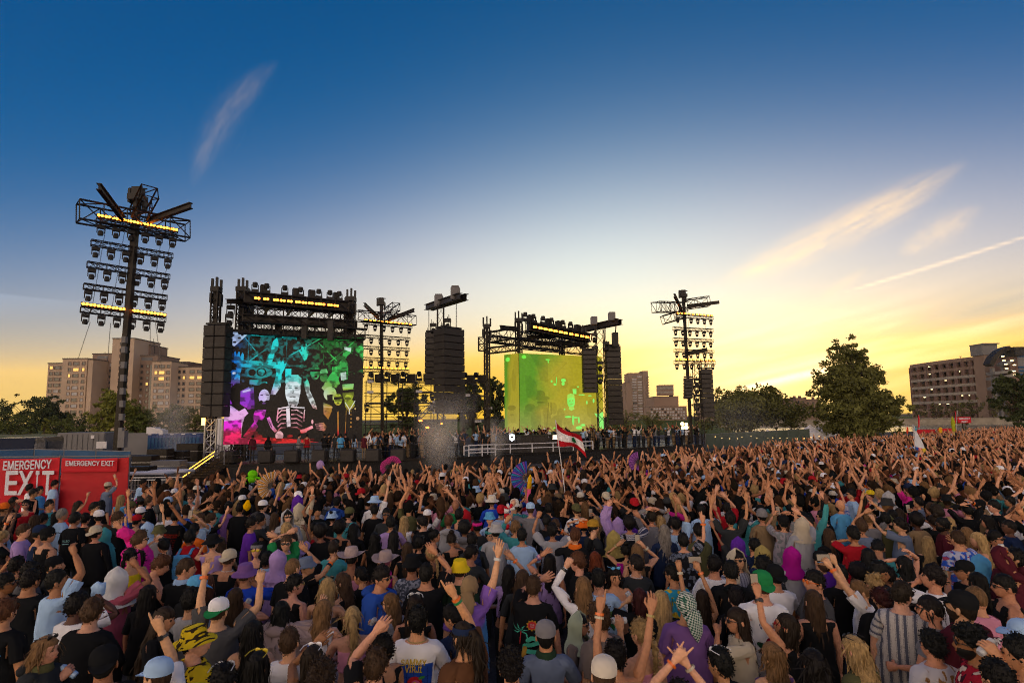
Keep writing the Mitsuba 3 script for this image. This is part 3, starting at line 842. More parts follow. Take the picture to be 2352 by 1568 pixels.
class Pose:
 """Bone transforms of one person. loc: feet; face: degrees, 0 = away from the photographer, 90 = to the right."""
 def __init__(self, loc, face, height=1.75, girth=1., head=(0., 0.), lean=(0., 0.), twist=0.):
  self.k = height / 1.75
  self.g = girth
  self.R0 = rotz(-math.radians(face))
  self.loc = np.asarray(loc, float)
  self.Rc = rotx(-lean[0]) @ roty(lean[1]) @ rotz(twist)
  self.pc = np.array([0, 0, 1.0])
  hy, hp = head
  self.Rh = self.Rc @ rotz(-math.radians(hy)) @ rotx(math.radians(hp))
  self.ph = np.array([0, -.005, 1.50])
  self.bones = [None] * 9
  I = np.eye(3)
  self.bones[0] = (I, np.zeros(3))
  self.bones[1] = (self.Rc, self.pc - self.Rc @ self.pc)
  ph2 = self.Rc @ (self.ph - self.pc) + self.pc
  self.bones[2] = (self.Rh, ph2 - self.Rh @ self.ph)
  self.hands = {}
 def local(self, p):
  q = (np.asarray(p, float) - self.loc) @ self.R0
  return q / self.k
 def world(self, v):
  v = v * self.k
  return v @ self.R0.T + self.loc
 def shoulder(self, s):
  p = SHO * [s, 1, 1]
  return self.Rc @ (p - self.pc) + self.pc
 def arm(self, s, target, hint, back, hand_dir=None, reach_scale=1.0):
  """Two-bone reach of the right (s = 1) or left (s = -1) wrist to a local target."""
  sh = self.shoulder(s)
  up = ss(1.45, 1.8, target[2])
  sh = sh + np.array([-.012 * s, 0, .035]) * up
  L1, L2 = .29, .255
  t = np.asarray(target, float)
  d = t - sh
  L = np.linalg.norm(d)
  Lm = min(max(L, .12), (L1 + L2) * .995)
  d = d / (L + 1e-9)
  t = sh + d * Lm
  h = np.asarray(hint, float) * [s, 1, 1]
  h = unit(h - d * (h @ d))
  a = (L1 ** 2 - L2 ** 2 + Lm ** 2) / (2 * Lm)
  e = sh + d * a + h * math.sqrt(max(L1 ** 2 - a ** 2, 0))
  bk = np.asarray(back, float) * [s, 1, 1]
  def frame(x, z):
   X = unit(x)
   Z = unit(z - X * (z @ X))
   Xs = X * s
   return np.stack([Xs, np.cross(Z, Xs), Z], 1)
  i = 6 if s > 0 else 3
  zu = np.cross(e - sh, h) * 0 + (bk + np.array([0, 0, 1.]) * (1 - up) * .6 + np.array([0, -1., 0]) * .01)
  Ru = frame(e - sh, zu)
  Rf = frame(t - e, bk)
  hd = (t - e) if hand_dir is None else np.asarray(hand_dir, float) * [s, 1, 1]
  Rw = frame(unit(t - e) * .35 + unit(hd) * .65, bk)
  SH, EL, WR = (SHO * [s, 1, 1], ELB * [s, 1, 1], WRI * [s, 1, 1])
  self.bones[i] = (Ru, sh - Ru @ SH)
  self.bones[i + 1] = (Rf, e - Rf @ EL)
  self.bones[i + 2] = (Rw, t - Rw @ WR)
  self.hands[s] = (t, Rw)
  self.elbow = e
 def skin(self, v, w):
  out = np.zeros_like(v)
  gg = 1 + (self.g - 1) * (w[:, 0] + w[:, 1])[:, None]
  v = v * np.hstack([gg, gg, np.ones_like(gg)])
  for b, (R, t) in enumerate(self.bones):
   wb = w[:, b]
   if wb.any():
    out += wb[:, None] * (v @ R.T + t)
  return self.world(out)
 def rigid(self, v, b):
  R, t = self.bones[b]
  return self.world(v @ R.T + t)
 def grip(self, s, off=(.075, 0, -.035)):
  """World place of a thing held in the hand and the hand's axes (fingers, thumb side, back)."""
  t, R = self.hands[s]
  o = np.asarray(off, float) * [s, 1, 1]
  return self.world((t + R @ o)[None])[0], self.R0 @ R @ np.diag([s, 1, 1.])
# ---------------------------------------------------------------- ground, river, far bank
k = thing('ground', 'dark trodden asphalt field under the crowd', kind='structure')
_g = []
for xa, ya, xb, yb in ((-720, -60, 1000, 104.5),):
 _g.append((np.array([[xa, ya, 0], [xb, ya, 0], [xb, yb, 0], [xa, yb, 0.]]), np.array([[0, 1, 2], [0, 2, 3]])))
put(k, joined(_g), 'm_asphalt')
k = thing('lawn', 'grass behind the stage up to the trees and houses', kind='structure')
put(k, (np.array([[-720, 104.5, -.3], [46, 104.5, -.3], [70, 172, -.3], [1000, 172, -.3], [1000, 760, -.3], [-720, 760, -.3], [-720, 172, -.3]]), np.array([[0, 1, 2], [0, 2, 6], [6, 2, 3], [6, 3, 4], [6, 4, 5]])), 'm_grass')
k = thing('river', 'pale river reflecting the evening sky', kind='structure')
put(k, (np.array([[44, 104.3, -.25], [1000, 104.3, -.25], [1000, 172.5, -.25], [68, 172.5, -.25]]), np.array([[0, 1, 2], [0, 2, 3]])), 'm_water')
k = thing('river_wall', 'long grey stone wall along the far river bank', 'wall')
put(k, joined([bx((500, 171.5, .6), (870, 1.0, 2.2)), bx((500, 171.3, 1.78), (870, 1.3, .16))]), 'm_stone')
# ---------------------------------------------------------------- trees
LEAFC = {'dark': (.045, .058, .018), 'mid': (.10, .12, .025), 'bright': (.17, .18, .028), 'olive': (.115, .12, .030), 'far': (.08, .075, .025)}
_leaf_rng = np.random.default_rng(11)
def crown(lobes, n, size, flat=.6):
 """Leaves in many small tufts through ellipsoid lobes (cx, cy, cz, rx, ry, rz), with gaps between the tufts."""
 rng = _leaf_rng
 L = np.array(lobes)
 vol = L[:, 3] * L[:, 5]
 m = max(12, n // 46)
 idx = rng.choice(len(L), m, p=vol / vol.sum())
 d = rng.normal(size=(m, 3))
 d /= np.linalg.norm(d, axis=1, keepdims=True)
 tc = L[idx, :3] + d * (.35 + .85 * rng.random(m) ** .7)[:, None] * L[idx, 3:]
 ts = L[idx, 3] * rng.uniform(.16, .42, m)
 j = rng.choice(m, n, p=ts ** 2 / (ts ** 2).sum())
 q = rng.normal(size=(n, 3))
 q /= np.linalg.norm(q, axis=1, keepdims=True)
 c = tc[j] + q * (rng.random(n) ** .5 * ts[j])[:, None] * [1, 1, .75]
 a = rng.normal(size=(n, 3)) + q * .6
 a /= np.linalg.norm(a, axis=1, keepdims=True)
 b = np.cross(a, rng.normal(size=(n, 3)))
 b /= np.linalg.norm(b, axis=1, keepdims=True)
 s = size * (.5 + .9 * rng.random(n))[:, None]
 p0, p1, p2, p3 = c - a * s, c + b * s * .5, c + a * s, c - b * s * .5
 v = np.stack([p0, p1, p2, p3], 1).reshape(-1, 3)
 i = np.arange(n)[:, None] * 4
 return v, np.concatenate([i + [0, 1, 2], i + [0, 2, 3]])
def tree(label, base, h, w, tone, n=2600, lobes=10, size=None, seed=0, name='broadleaf_tree', low=.12, group=None, shape='round'):
 rng = np.random.default_rng(seed)
 base = np.asarray(base, float)
 k = thing(name, label, 'tree', group)
 trunk = [tube_(base + [0, 0, -.3], base + [rng.normal() * .02 * h, 0, h * .62], h * .028, h * .008)]
 ls = []
 for i in range(lobes):
  t = (i + .5) / lobes
  z = low + (.93 - low) * t
  if shape == 'round':
   ww = math.sin(min(max((z - low) / (1 - low), .06), .97) * math.pi) ** .55
  elif shape == 'poplar':
   ww = (1 - z) ** .35 * min(1, z * 4)
  else:
   ww = min(1, (z + .02) * 5) * (1 - .62 * max(0, z - .25) / .75)
  for j in range(2 if shape != 'poplar' else 1):
   a = rng.random() * 6.28
   rr = w * .5 * ww * (.25 + .55 * rng.random())
   c = base + [math.cos(a) * rr, math.sin(a) * rr * .7, z * h]
   q = w * .5 * ww * (.42 + .25 * rng.random())
   ls.append([*c, q, q * .8, min(q, h * .16) * (.8 + .4 * rng.random())])
   st = base + [0, 0, h * max(.12, z * .55)]
   trunk.append(tube_(st, c, h * .010, h * .003))
 put(numbered(k + '__trunk'), joined(trunk), 'm_bark', True)
 v, f = crown(ls, n if size else int(n * 1.6), size or h * .026)
 put(numbered(k + '__crown'), (v, f), 'm_leaf', uv=np.tile(pack(LEAFC[tone] if isinstance(tone, str) else tone), (len(v), 1)))
 return k
def tube_(p, q, r0, r1, n=6):
 p, q = np.asarray(p, float), np.asarray(q, float)
 v, f = bar(p, q, 1., n)
 v[:n] = p + (v[:n] - p) * r0
 v[n:] = q + (v[n:] - q) * r1
 return v, f
def tree_at(label, px, top, bottom, wpx, depth, tone, **kw):
 """A tree between two pixel heights at a depth, standing on the ground there."""
 b = at(px, bottom, depth)
 t = at(px, top, depth)
 s = depth / FOC
 kw.setdefault('seed', int(px) + 100)
 z0 = 0. if depth < 104 else -.3
 return tree(label, (b[0], depth, z0), t[2] - z0, wpx * s, tone, **kw)
tree_at('dark rounded tree at the left edge of the picture beyond the vans', -20, 925, 1010, 110, 120, 'dark', n=2200)
tree_at('broad dark tree left of the apartment block, tallest beside the vans', 70, 908, 1010, 135, 118, 'dark', n=3600)
tree_at('dark tree with ragged top in front of the apartment block left wing', 128, 912, 1010, 90, 122, 'dark', n=2600)
tree_at('low bushy green tree behind the black vans', 25, 948, 1015, 90, 100, 'mid', n=2200)
tree_at('narrow yellowish tree between the dark trees and the grey container', 99, 958, 1015, 40, 98, 'bright', n=1500, shape='poplar')
tree_at('low green tree behind the left end of the grey container', 150, 950, 1015, 90, 102, 'mid', n=2200)
tree_at('small dark tree before the apartment block, left of the bright one', 182, 948, 1010, 80, 112, 'dark', n=1800)
tree_at('tall bright green tree behind the near light tower', 242, 888, 1015, 95, 104, 'bright', n=4200)
tree_at('olive tree right of the near light tower', 310, 925, 1015, 110, 106, 'mid', n=3600)
tree_at('hazy olive tree right of the apartment block behind the blue cabins', 392, 930, 1015, 110, 110, 'olive', n=3000)
tree_at('thin olive tree beside the left speaker stack', 448, 935, 1015, 75, 112, 'olive', n=1800)
tree_at('thin tree seen through the truss left of the speaker tower', 935, 868, 1000, 105, 85, 'dark', n=2600)
tree_at('dark tree between the hanging speakers and the right video wall', 1085, 855, 1000, 95, 80, 'dark', n=3000)
tree_at('dark tree behind the left column of the right video wall', 1140, 862, 1000, 80, 84, 'dark', n=2600)
tree_at('low olive tree behind the right speaker stack', 1440, 940, 1000, 90, 120, 'olive', n=1800)
tree_at('low olive tree before the block with the water tank', 1500, 945, 1000, 100, 125, 'olive', n=1800)
tree_at('wide low tree mound right of the far light tower', 1722, 892, 1000, 215, 88, 'olive', n=15000, lobes=11, size=.28)
tree_at('low rounded tree between the mound and the tall tree', 1818, 930, 1000, 105, 96, 'olive', n=2800)
tree_at('tall full tree with pointed top left of the parking garage', 1975, 775, 1000, 190, 74, 'olive', n=30000, lobes=26, size=.26, low=.06, shape='tall')
tree_at('dark tree at the right edge in front of the arched stadium', 2338, 852, 960, 95, 72, 'dark', n=4200, lobes=8)
tree_at('low dark tree at the foot of the arched stadium', 2288, 905, 960, 60, 190, 'far', n=1200)
for i, (px, tp) in enumerate(((2110, 925), (2150, 922), (2192, 920), (2235, 912))):
 tree_at(('small bush on the far bank below the garage left corner', 'second bush on the far bank below the garage', 'third bush on the far bank, behind the red flag', 'bush on the far bank right of the red flag')[i], px, tp, 950, 46, 200, 'far', n=900, name='bank_bush')
tree_at('small young tree between the exit board and the dark edge tree', 2213, 925, 990, 34, 90, 'olive', n=700)
# ---------------------------------------------------------------- buildings
def block(parent, name, x0, x1, ytop, depth, d, m, z0=-.3):
 """A wall block between two pixel columns up to a pixel height at a depth, d metres deep."""
 a, b = at(x0, ytop, depth), at(x1, ytop, depth)
 zt = (a[2] + b[2]) / 2
 c = np.array([(a[0] + b[0]) / 2, depth + d / 2, (zt + z0) / 2])
 s = (b[0] - a[0], d, zt - z0)
 part(parent, name, bx(c, s), m)
 part(parent, 'parapet', bx((c[0], c[1], zt + .25), (s[0] + .5, d + .5, .5)), 'm_roof')
 return a[0], b[0], depth, zt
def windows(parent, face, cols, floors, w, h, z_top, dz, lit=(), blind=(), inset=.25):
 """Windows with a frame and a pane each on a face (x0, x1, y): cols are fractions across."""
 x0, x1, y = face[:3]
 for fi in range(floors):
  z = z_top - fi * dz
  for ci, c in enumerate(cols):
   cw = w
   if isinstance(c, tuple):
    c, cw = c
   x = x0 + (x1 - x0) * c
   k = part(parent, 'window', joined([bx((x, y - .06, z + h / 2 + .09), (cw + .36, .3, .18)), bx((x, y - .10, z - h / 2 - .09), (cw + .36, .4, .18)), bx((x - cw / 2 - .09, y - .06, z), (.18, .3, h)), bx((x + cw / 2 + .09, y - .06, z), (.18, .3, h))]), 'm_brickdark')
   if (fi, ci) in lit:
    lamp(k, 'pane', bx((x, y + .0, z), (cw, .06, h)), 'm_warm', (1.0, .52, .12))
   elif (fi, ci) in blind:
    part(k, 'pane', joined([bx((x, y - .0, z), (cw, .06, h))]), 'm_blind')
   else:
    part(k, 'pane', bx((x, y - .0, z), (cw, .06, h)), 'm_pane')
apt = thing('apartment_block', 'tall stepped tan brick apartment block behind the left trees', 'building')
F = []
F.append(block(apt, 'wall', 111, 147, 835, 276, 16, 'm_brickfar'))
F.append(block(apt, 'wall', 144.5, 201, 824.5, 268, 18, 'm_brickfar'))
F.append(block(apt, 'wall', 203.5, 214, 826, 265, 20, 'm_brickfar'))
F.append(block(apt, 'wall', 213, 260, 813.5, 275, 18, 'm_brickdark'))
F.append(block(apt, 'wall', 259, 309, 778, 270, 20, 'm_brickfar'))
F.append(block(apt, 'wall', 315, 346, 793.5, 281, 14, 'm_brickdark'))
F.append(block(apt, 'wall', 308, 363, 817, 275, 18, 'm_brickdark'))
F.append(block(apt, 'wall', 350, 394, 830.5, 266, 18, 'm_brickfar'))
F.append(block(apt, 'wall', 396, 434, 832.5, 280, 14, 'm_brickred'))
F.append(block(apt, 'wall', 393, 470, 843.5, 272, 18, 'm_brickfar'))
dz, s_ = 3.02, 272 / FOC
rngb = np.random.default_rng(5)
pick = lambda nf, nc, q: {(int(a), int(b)) for a, b in zip(rngb.integers(0, nf, q), rngb.integers(0, nc, q))}
windows(apt, F[0], [(.22, 1.6), (.60, 2.6), (.88, 1.2)], 9, 1.6, 1.5, F[0][3] - 2.1, dz, {(0, 0)}, pick(9, 3, 7))
windows(apt, F[1], [(.30, 1.2), (.56, 2.8), (.86, 1.3)], 9, 1.3, 1.5, F[1][3] - 2.3, dz, {(1, 1), (2, 0), (1, 2)}, {(4, 0), (4, 1), (5, 0), (5, 1), (6, 0), (6, 2), (5, 2), (7, 1)})
windows(apt, F[3], [.22, .46, .70, .92], 8, 1.2, 1.4, F[3][3] - 5.5, dz, set(), pick(8, 4, 4))
windows(apt, F[4], [.42, .72], 10, 1.2, 1.4, F[4][3] - 2.6, dz * 1.02, {(7, 1)}, {(8, 0)})
windows(apt, F[6], [.12, .36, .60, .84], 8, 1.2, 1.4, F[6][3] - 5.4, dz, {(3, 2)}, {(5, 0), (5, 1), (6, 1)})
windows(apt, F[7], [(.22, 1.4), (.52, 2.8), (.86, 1.4)], 8, 1.4, 1.5, F[7][3] - 2.4, dz, {(1, 0), (1, 1), (2, 1)}, {(4, 0), (4, 1), (5, 2), (5, 0), (6, 1), (6, 2)})
windows(apt, F[9], [.10, .26, .40, (.64, 2.4), (.86, 2.4)], 7, 1.1, 1.4, F[9][3] - 2.2, dz, {(1, 2), (1, 3), (1, 4)}, {(4, 0), (4, 1), (5, 0), (5, 2), (5, 3), (4, 3)})
for (x, t) in ((341, 775), (344, 783), (333, 786), (228, 806)):
 p = at(x, t, 280)
 part(apt, 'aerial', bar((p[0], 284, p[2] - (6 if t < 800 else 3)), (p[0], 284, p[2]), .12, 4), 'm_black')
for f, w in ((F[3], .5), (F[6], .55)):
 xm = f[0] + (f[1] - f[0]) * w
 part(apt, 'vent_panel', bx((xm, f[2] - .05, f[3] - 1.6), (5.5, .25, 1.6)), 'm_grey')
for x0, x1 in ((197, 204), (345, 351)):
 a, b = at(x0, 840, 271), at(x1, 840, 271)
 part(apt, 'stairwell', bx(((a[0] + b[0]) / 2, 274, (a[2]) / 2), (b[0] - a[0], 6, a[2] + 1)), 'm_pane')
# towers far off on the right
tw = thing('high_rise', 'tall dark residential tower with balconies left of the far light tower', 'building')
a0 = block(tw, 'wall', 1444, 1488, 857, 620, 25, 'm_tower', -1)
block(tw, 'wall', 1438, 1452, 878, 612, 25, 'm_tower', -1)
block(tw, 'wall', 1476, 1488, 852.5, 618, 20, 'm_tower', -1)
block(tw, 'wall', 1429, 1440, 913, 630, 25, 'm_brickdark', -1)
for i in range(24):
 z = a0[3] - 4 - i * 3.05
 for x0, x1 in ((1455, 1465), (1468, 1478)):
  a, b = at(x0, 870, 612), at(x1, 870, 612)
  part(tw, 'window', bx(((a[0] + b[0]) / 2, 619.9, z), (b[0] - a[0], .5, 1.5)), 'm_blind' if (i * 7 + x0) % 5 else 'm_pane')
 for xx in (1437.5, 1489.5):
  p = at(xx, 870, 612)
  if z < 80 or xx > 1450:
   part(tw, 'balcony', bx((p[0], 616, z - .9), (1.7, 5, 1.0)), 'm_tower')
tk = thing('tank_block', 'broad dark block with a roof tank left of the far light tower', 'building')
block(tk, 'wall', 1502, 1558, 911, 520, 30, 'm_tower', -1)
block(tk, 'wall', 1493, 1577, 934, 500, 20, 'm_tower', -1)
a1 = at(1519, 895, 535)
for i in range(5):
 part(tk, 'tank_ring', bx((a1[0] + 5, 540, a1[2] - 4.5 + i * 2.1), (14 - .3 * (i % 2), 12, 1.9)), 'm_concrete' if i % 2 else 'm_brickdark')
a1 = at(1544, 896, 535)
part(tk, 'water_tank', joined([bar((a1[0], 540, a1[2] - 6), (a1[0], 540, a1[2]), 2.0, 10), bar((a1[0], 540, a1[2]), (a1[0], 540, a1[2] + 1.4), .8, 8)]), 'm_black')
for i in range(4):
 for j in range(13):
  a = at(1497 + j * 6.2, 939 + i * 7, 499.6)
  part(tk, 'window', bx((a[0], 499.7, a[2]), (1.7, .6, 1.6)), 'm_blind' if (i * 5 + j * 3) % 4 else 'm_pane')
lr = thing('terrace_row', 'low brown row of houses with uneven roofs between the tree mound and the tall tree', 'building')
for i, (x0, x1, t) in enumerate(((1756, 1790, 906), (1790, 1828, 921), (1828, 1850, 915), (1850, 1884, 918), (1620, 1660, 925))):
 a = block(lr, 'wall', x0, x1, t, 330 + i * 2, 16, 'm_brickdark', -.3)
 for fi in range(3):
  for ci in range(max(1, int((x1 - x0) / 11))):
   xx = a[0] + (a[1] - a[0]) * (ci + .5) / max(1, int((x1 - x0) / 11))
   part(lr, 'window', bx((xx, a[2] - .05, a[3] - 2.2 - fi * 3.2), (1.1, .3, 1.6)), 'm_pane')
 for cx in (.2, .75):
  part(lr, 'chimney', bx((a[0] + (a[1] - a[0]) * cx, a[2] + 4, a[3] + 1), (1.2, 1.2, 1.6)), 'm_brickred')
# the parking garage: curved decks between piers, lamps glowing inside
gar = thing('parking_garage', 'curved brick and concrete parking garage across the river at right', 'building')
gx = np.linspace(0, 1, 12)
gp = []
for t in gx:
 px = 2094 + (2286 - 2094) * t
 dep = 262 - 42 * t + 22 * (t - .5) ** 2
 p = at(px, 900, dep)
 gp.append((p[0], dep))
gp = np.array(gp)
ztop = at(2286, 822, 225)[2]
nfl, hfl = 7, (ztop - 1.0) / 7
back = gp * (1 + 26. / gp[:, 1:])
def slab(z0, z1, off):
 n = len(gp)
 f0 = gp + np.array([-.12, -1.]) * off
 ring = np.vstack([f0, back[::-1]])
 v = np.vstack([np.c_[ring, np.full(len(ring), z0)], np.c_[ring, np.full(len(ring), z1)]])
 m = len(ring)
 f = []
 for i in range(m):
  j = (i + 1) % m
  f += [[i, j, m + j], [i, m + j, m + i]]
 for i in range(n - 1):
  q = [i, i + 1, m - 2 - i, m - 1 - i]
  f += [[q[0], q[2], q[1]], [q[0], q[3], q[2]], [m + q[0], m + q[1], m + q[2]], [m + q[0], m + q[2], m + q[3]]]
 return v, np.array(f)
part(gar, 'base_wall', slab(-.3, 1.2, .3), 'm_concrete')
_bk = (gp + back) / 2
part(gar, 'rear_wall', joined([bx([*(_bk[i] + _bk[i + 1]) / 2, ztop / 2], (np.linalg.norm(_bk[i + 1] - _bk[i]) + .3, .4, ztop), norm(np.r_[_bk[i + 1] - _bk[i], 0]), norm(np.r_[-(_bk[i + 1] - _bk[i])[1], (_bk[i + 1] - _bk[i])[0], 0])) for i in range(11)]), 'm_brickdark')
for fl in range(nfl):
 z = 1.2 + (fl + 1) * hfl - .25
 part(gar, 'deck', slab(z - .2, z + .2, 0.), 'm_concrete')
 n = len(gp)
 v, f = slab(z - .35, z + .85 if fl < nfl - 1 else z + 1.3, .35)
 part(gar, 'parapet', (v, f), 'm_concrete' if fl in (1, 2, 3, 4) else 'm_brickdark')
 for i in range(n - 1):
  d = gp[i + 1] - gp[i]
  X = np.array([*norm(d), 0])
  Y = np.array([-X[1], X[0], 0])
  part(gar, 'pier', bx([*gp[i], z - hfl / 2 - .1] + Y * .45, (1.7, .9, hfl), X, Y), 'm_brickred')
rngl = np.random.default_rng(3)
for fl in range(nfl):
 for i in range(1, 11):
  if rngl.random() < .36 and i > 2 - (fl < 3):
   q = gp[i] + (gp[min(i + 1, 11)] - gp[i]) * (.35 + .3 * rngl.random()) + np.array([1.5, 6.])
   z = 1.2 + (fl + 1) * hfl - .9
   lamp(gar, 'ceiling_lamp', bx([*q, z], (rngl.uniform(.6, 1.6), .4, rngl.uniform(.2, .4))), 'm_warm', (2.6, 2.0, 1.0))
p = at(2270, 815, 222)
part(gar, 'stair_tower', bx((p[0], 224, p[2] / 2), (5.0, 5, p[2])), 'm_brickdark')
part(gar, 'roof_box', joined([bx((p[0], 224, p[2] + 2.2), (6.2, 6, 4.4)), bx((p[0], 223.5, p[2] + 4.5), (6.8, 7, .4))]), 'm_grey')
for px in (2148, 2158, 2195, 2229):
 q = at(px, 858 - (px - 2148) * .32, 240)
 part(gar, 'mast', joined([bar((q[0], 245, q[2] - 1), (q[0], 245, q[2] + 3.2), .1, 4), bx((q[0], 245, q[2] + 3.2), (.9, .3, .25))]), 'm_black')
ar = thing('arched_stadium', 'open stadium stand with a curved roof girder and blue windows at the right edge', 'building')
arc = [at(px, py, 205) for px, py in ((2270, 838), (2278, 822), (2290, 810), (2303, 803), (2313, 800))]
part(ar, 'roof_girder', joined([bx((a + b) / 2, (np.linalg.norm(b - a) + .3, 3.0, 1.7), norm(b - a), (0, 1, 0), np.cross(norm(b - a), (0, 1, 0))) for a, b in zip(arc, arc[1:])]), 'm_blackmetal')
a, b = at(2319, 800, 204), at(2337, 800, 204)
part(ar, 'lift_tower', bx(((a[0] + b[0]) / 2, 208, a[2] / 2), (b[0] - a[0], 7, a[2])), 'm_brickred')
part(ar, 'lift_head', bx(((a[0] + b[0]) / 2, 205.5, a[2] - 1.4), (b[0] - a[0] + .5, 8, 3.4)), 'm_black')
part(ar, 'sign_panel', bx(((a[0] + b[0]) / 2, 201.3, a[2] - 5.5), (b[0] - a[0] - .4, .4, 3.2)), 'm_grey')
for i, (px0, py0, px1, py1) in enumerate(((2275, 858, 2322, 852), (2275, 870, 2320, 862), (2278, 893, 2316, 880), (2300, 838, 2322, 826))):
 a, b = at(px0, py0, 206), at(px1, py1, 206)
 part(ar, 'stand_girder', bx((a + b) / 2, (np.linalg.norm(b - a), 4, 1.0), norm(b - a), (0, 1, 0), np.cross(norm(b - a), (0, 1, 0))), 'm_grey')
for px, py in ((2284, 845), (2308, 830), (2298, 870)):
 a = at(px, py, 207)
 part(ar, 'stand_column', bx((a[0], 208, a[2] / 2), (.9, 1.2, a[2])), 'm_grey')
for px, py in ((2303, 818), (2306, 828), (2310, 836), (2312, 846), (2324, 828), (2330, 838), (2329, 852), (2331, 860)):
 a = at(px, py, 203)
 lamp(ar, 'stand_lamp', bx(a, (.9, .4, .4)), 'm_warm', (2.4, 1.8, .9))
a, b = at(2337, 808, 206), at(2380, 800, 206)
part(ar, 'glass_wing', bx(((a[0] + b[0]) / 2, 211, a[2] / 2), (b[0] - a[0], 8, a[2])), 'm_grey')
for i in range(7):
 q = at(2346, 817 + i * 8.5, 206)
 part(ar, 'glass_band', bx((q[0] + 1.2, 206.9, q[2]), (5.4, .3, .75)), 'm_bluescreen')
# ---------------------------------------------------------------- stage rigging
def moving_light(parent, p, X, s=1.0, up=-1, name='moving_light', tilt=0.0):
 """A yoke light hung below (up = -1) or standing on (up = 1) a bar at p."""
 X = norm(X)
 Y = np.array([-X[1], X[0], 0])
 Z = np.array([0, 0, float(up)])
 p = np.asarray(p, float)
 h = p + Z * .38 * s
 hd = norm(Z * math.cos(tilt) - Y * math.sin(tilt))
 m = [bx(p + Z * .08 * s, (.34 * s, .26 * s, .16 * s), X, Y), bx(p + Z * .27 * s + X * .155 * s, (.035 * s, .10 * s, .28 * s), X, Y), bx(p + Z * .27 * s - X * .155 * s, (.035 * s, .10 * s, .28 * s), X, Y),
         tube_(h - hd * .10 * s, h + hd * .06 * s, .10 * s, .135 * s, 8), tube_(h + hd * .06 * s, h + hd * .16 * s, .135 * s, .12 * s, 8), bar(p - Z * .10 * s, p + Z * .02 * s, .03 * s, 4)]
 return part(parent, name, joined(m), 'm_black')
def blinder(parent, p, X, s=1.0, n=2, rad=AMBER, back=(0, 1, 0)):
 """A bank of amber lamps facing the crowd."""
 X = norm(X)
 Y = np.array([-X[1], X[0], 0])
 k = part(parent, 'blinder', joined([bx(np.asarray(p) + Y * .08 * s, (.24 * n * s, .14 * s, .26 * s), X, Y)]), 'm_black')
 m = []
 for i in range(n):
  c = np.asarray(p) + X * ((i - (n - 1) / 2) * .215 * s)
  m.append(tube_(c - Y * .02 * s, c + Y * .03 * s, .098 * s, .10 * s, 10))
 lamp(k, 'lens', joined(m), 'm_amber', rad)
 return k
def lightbar(parent, pl, pr, kind, nm, nb, s=1.0, w=.30, h=.30, drop=True):
 """A box truss from pl to pr with moving lights hung below and, for kind 'b', a row of blinders on it."""
 d = norm(pr - pl)
 L = np.linalg.norm(pr - pl)
 k = part(parent, 'light_bar', truss(pl, pr, w * s, h * s, r=.030 * s, pitch=.42 * s), 'm_blackmetal')
 for i in range(nm):
  t = (i + .32) / (nm - .36)
  moving_light(parent, pl + d * L * t - np.array([0, 0, h * s * .5 + .08 * s]), d, s * 1.02)
 if kind == 'b':
  for i in range(nb):
   t = (i + .5) / nb
   q = pl + d * L * t
   blinder(parent, q + np.array([0, 0, h * s * .5 + .14 * s]) - np.array([-d[1], d[0], 0]) * .16 * s, d, s * .74)
 return k
def ibeam(p, q, h=.30, w=.22):
 d = norm(np.asarray(q, float) - p)
 s_ = norm(np.cross(d, (0, 0, 1)))
 u = np.cross(s_, d)
 L = np.linalg.norm(np.asarray(q, float) - p)
 c = (np.asarray(p, float) + q) / 2
 return joined([bx(c + u * h / 2, (L, w, .04), d, s_, u), bx(c - u * h / 2, (L, w, .04), d, s_, u), bx(c, (L, .04, h - .04), d, s_, u)])
def light_tower(label, base, top, depth, rows, head, outs, cross, s=1.0, mast=.29, nb=12, nm=6):
 k = thing('light_tower', label, 'light tower')
 b, t = at(*base, depth), at(*top, depth)
 b[2] = 0
 ax = norm(t - b)
 Xr = norm(rows[0][1][:2].tolist() + [0]) if 0 else np.array([1., 0, 0])
 part(k, 'mast', joined([bx((b + t) / 2, (mast * s, mast * s, np.linalg.norm(t - b)), Xr, (0, 1, 0), ax)] + [bx(b + ax * z, (mast * s * 1.12, mast * s * 1.12, .12), Xr, (0, 1, 0), ax) for z in np.arange(1.5, t[2] - .5, 2.0)]), 'm_blackmetal')
 part(k, 'mast_head', joined([bx(t - ax * .25, (.75 * s, .7 * s, .35 * s)), bx(t + ax * .12, (.5 * s, .45 * s, .5 * s)), bx(t - ax * .1 + np.array([-.42 * s, 0, 0]), (.14 * s, .3 * s, .8 * s)), bx(t - ax * .55 + np.array([.3 * s, .2, 0]), (.16 * s, .3 * s, .7 * s)), bar(t + [-.5 * s, 0, .35 * s], t + [.5 * s, 0, .3 * s], .05 * s)]), 'm_black')
 for p, q, w, h in cross:
  part(k, 'cross_truss', truss(p, q, w * s, h * s, r=.055 * s, pitch=1.15 * s, rd=.035 * s), 'm_blackmetal')
 for p, q in outs:
  part(k, 'outrigger_beam', ibeam(p, q, .30 * s, .22 * s), 'm_blackmetal')
 for pl, pr, kind in rows:
  lightbar(k, pl, pr, kind, nm, nb, s)
 # hanging cables between the bars
 for u in (.12, .34, .80, .92):
  top_, bot = rows[0][0] + (rows[0][1] - rows[0][0]) * u, rows[-1][0] + (rows[-1][1] - rows[-1][0]) * u
  part(k, 'hanging_cable', bar(top_, bot, .014 * s, 3), 'm_black')
 return k
def row(xl, yl, xr, yr, dl, dr, kind='m'):
 return at(xl, yl, dl), at(xr, yr, dr), kind
D0, D1 = 28.6, 31.4
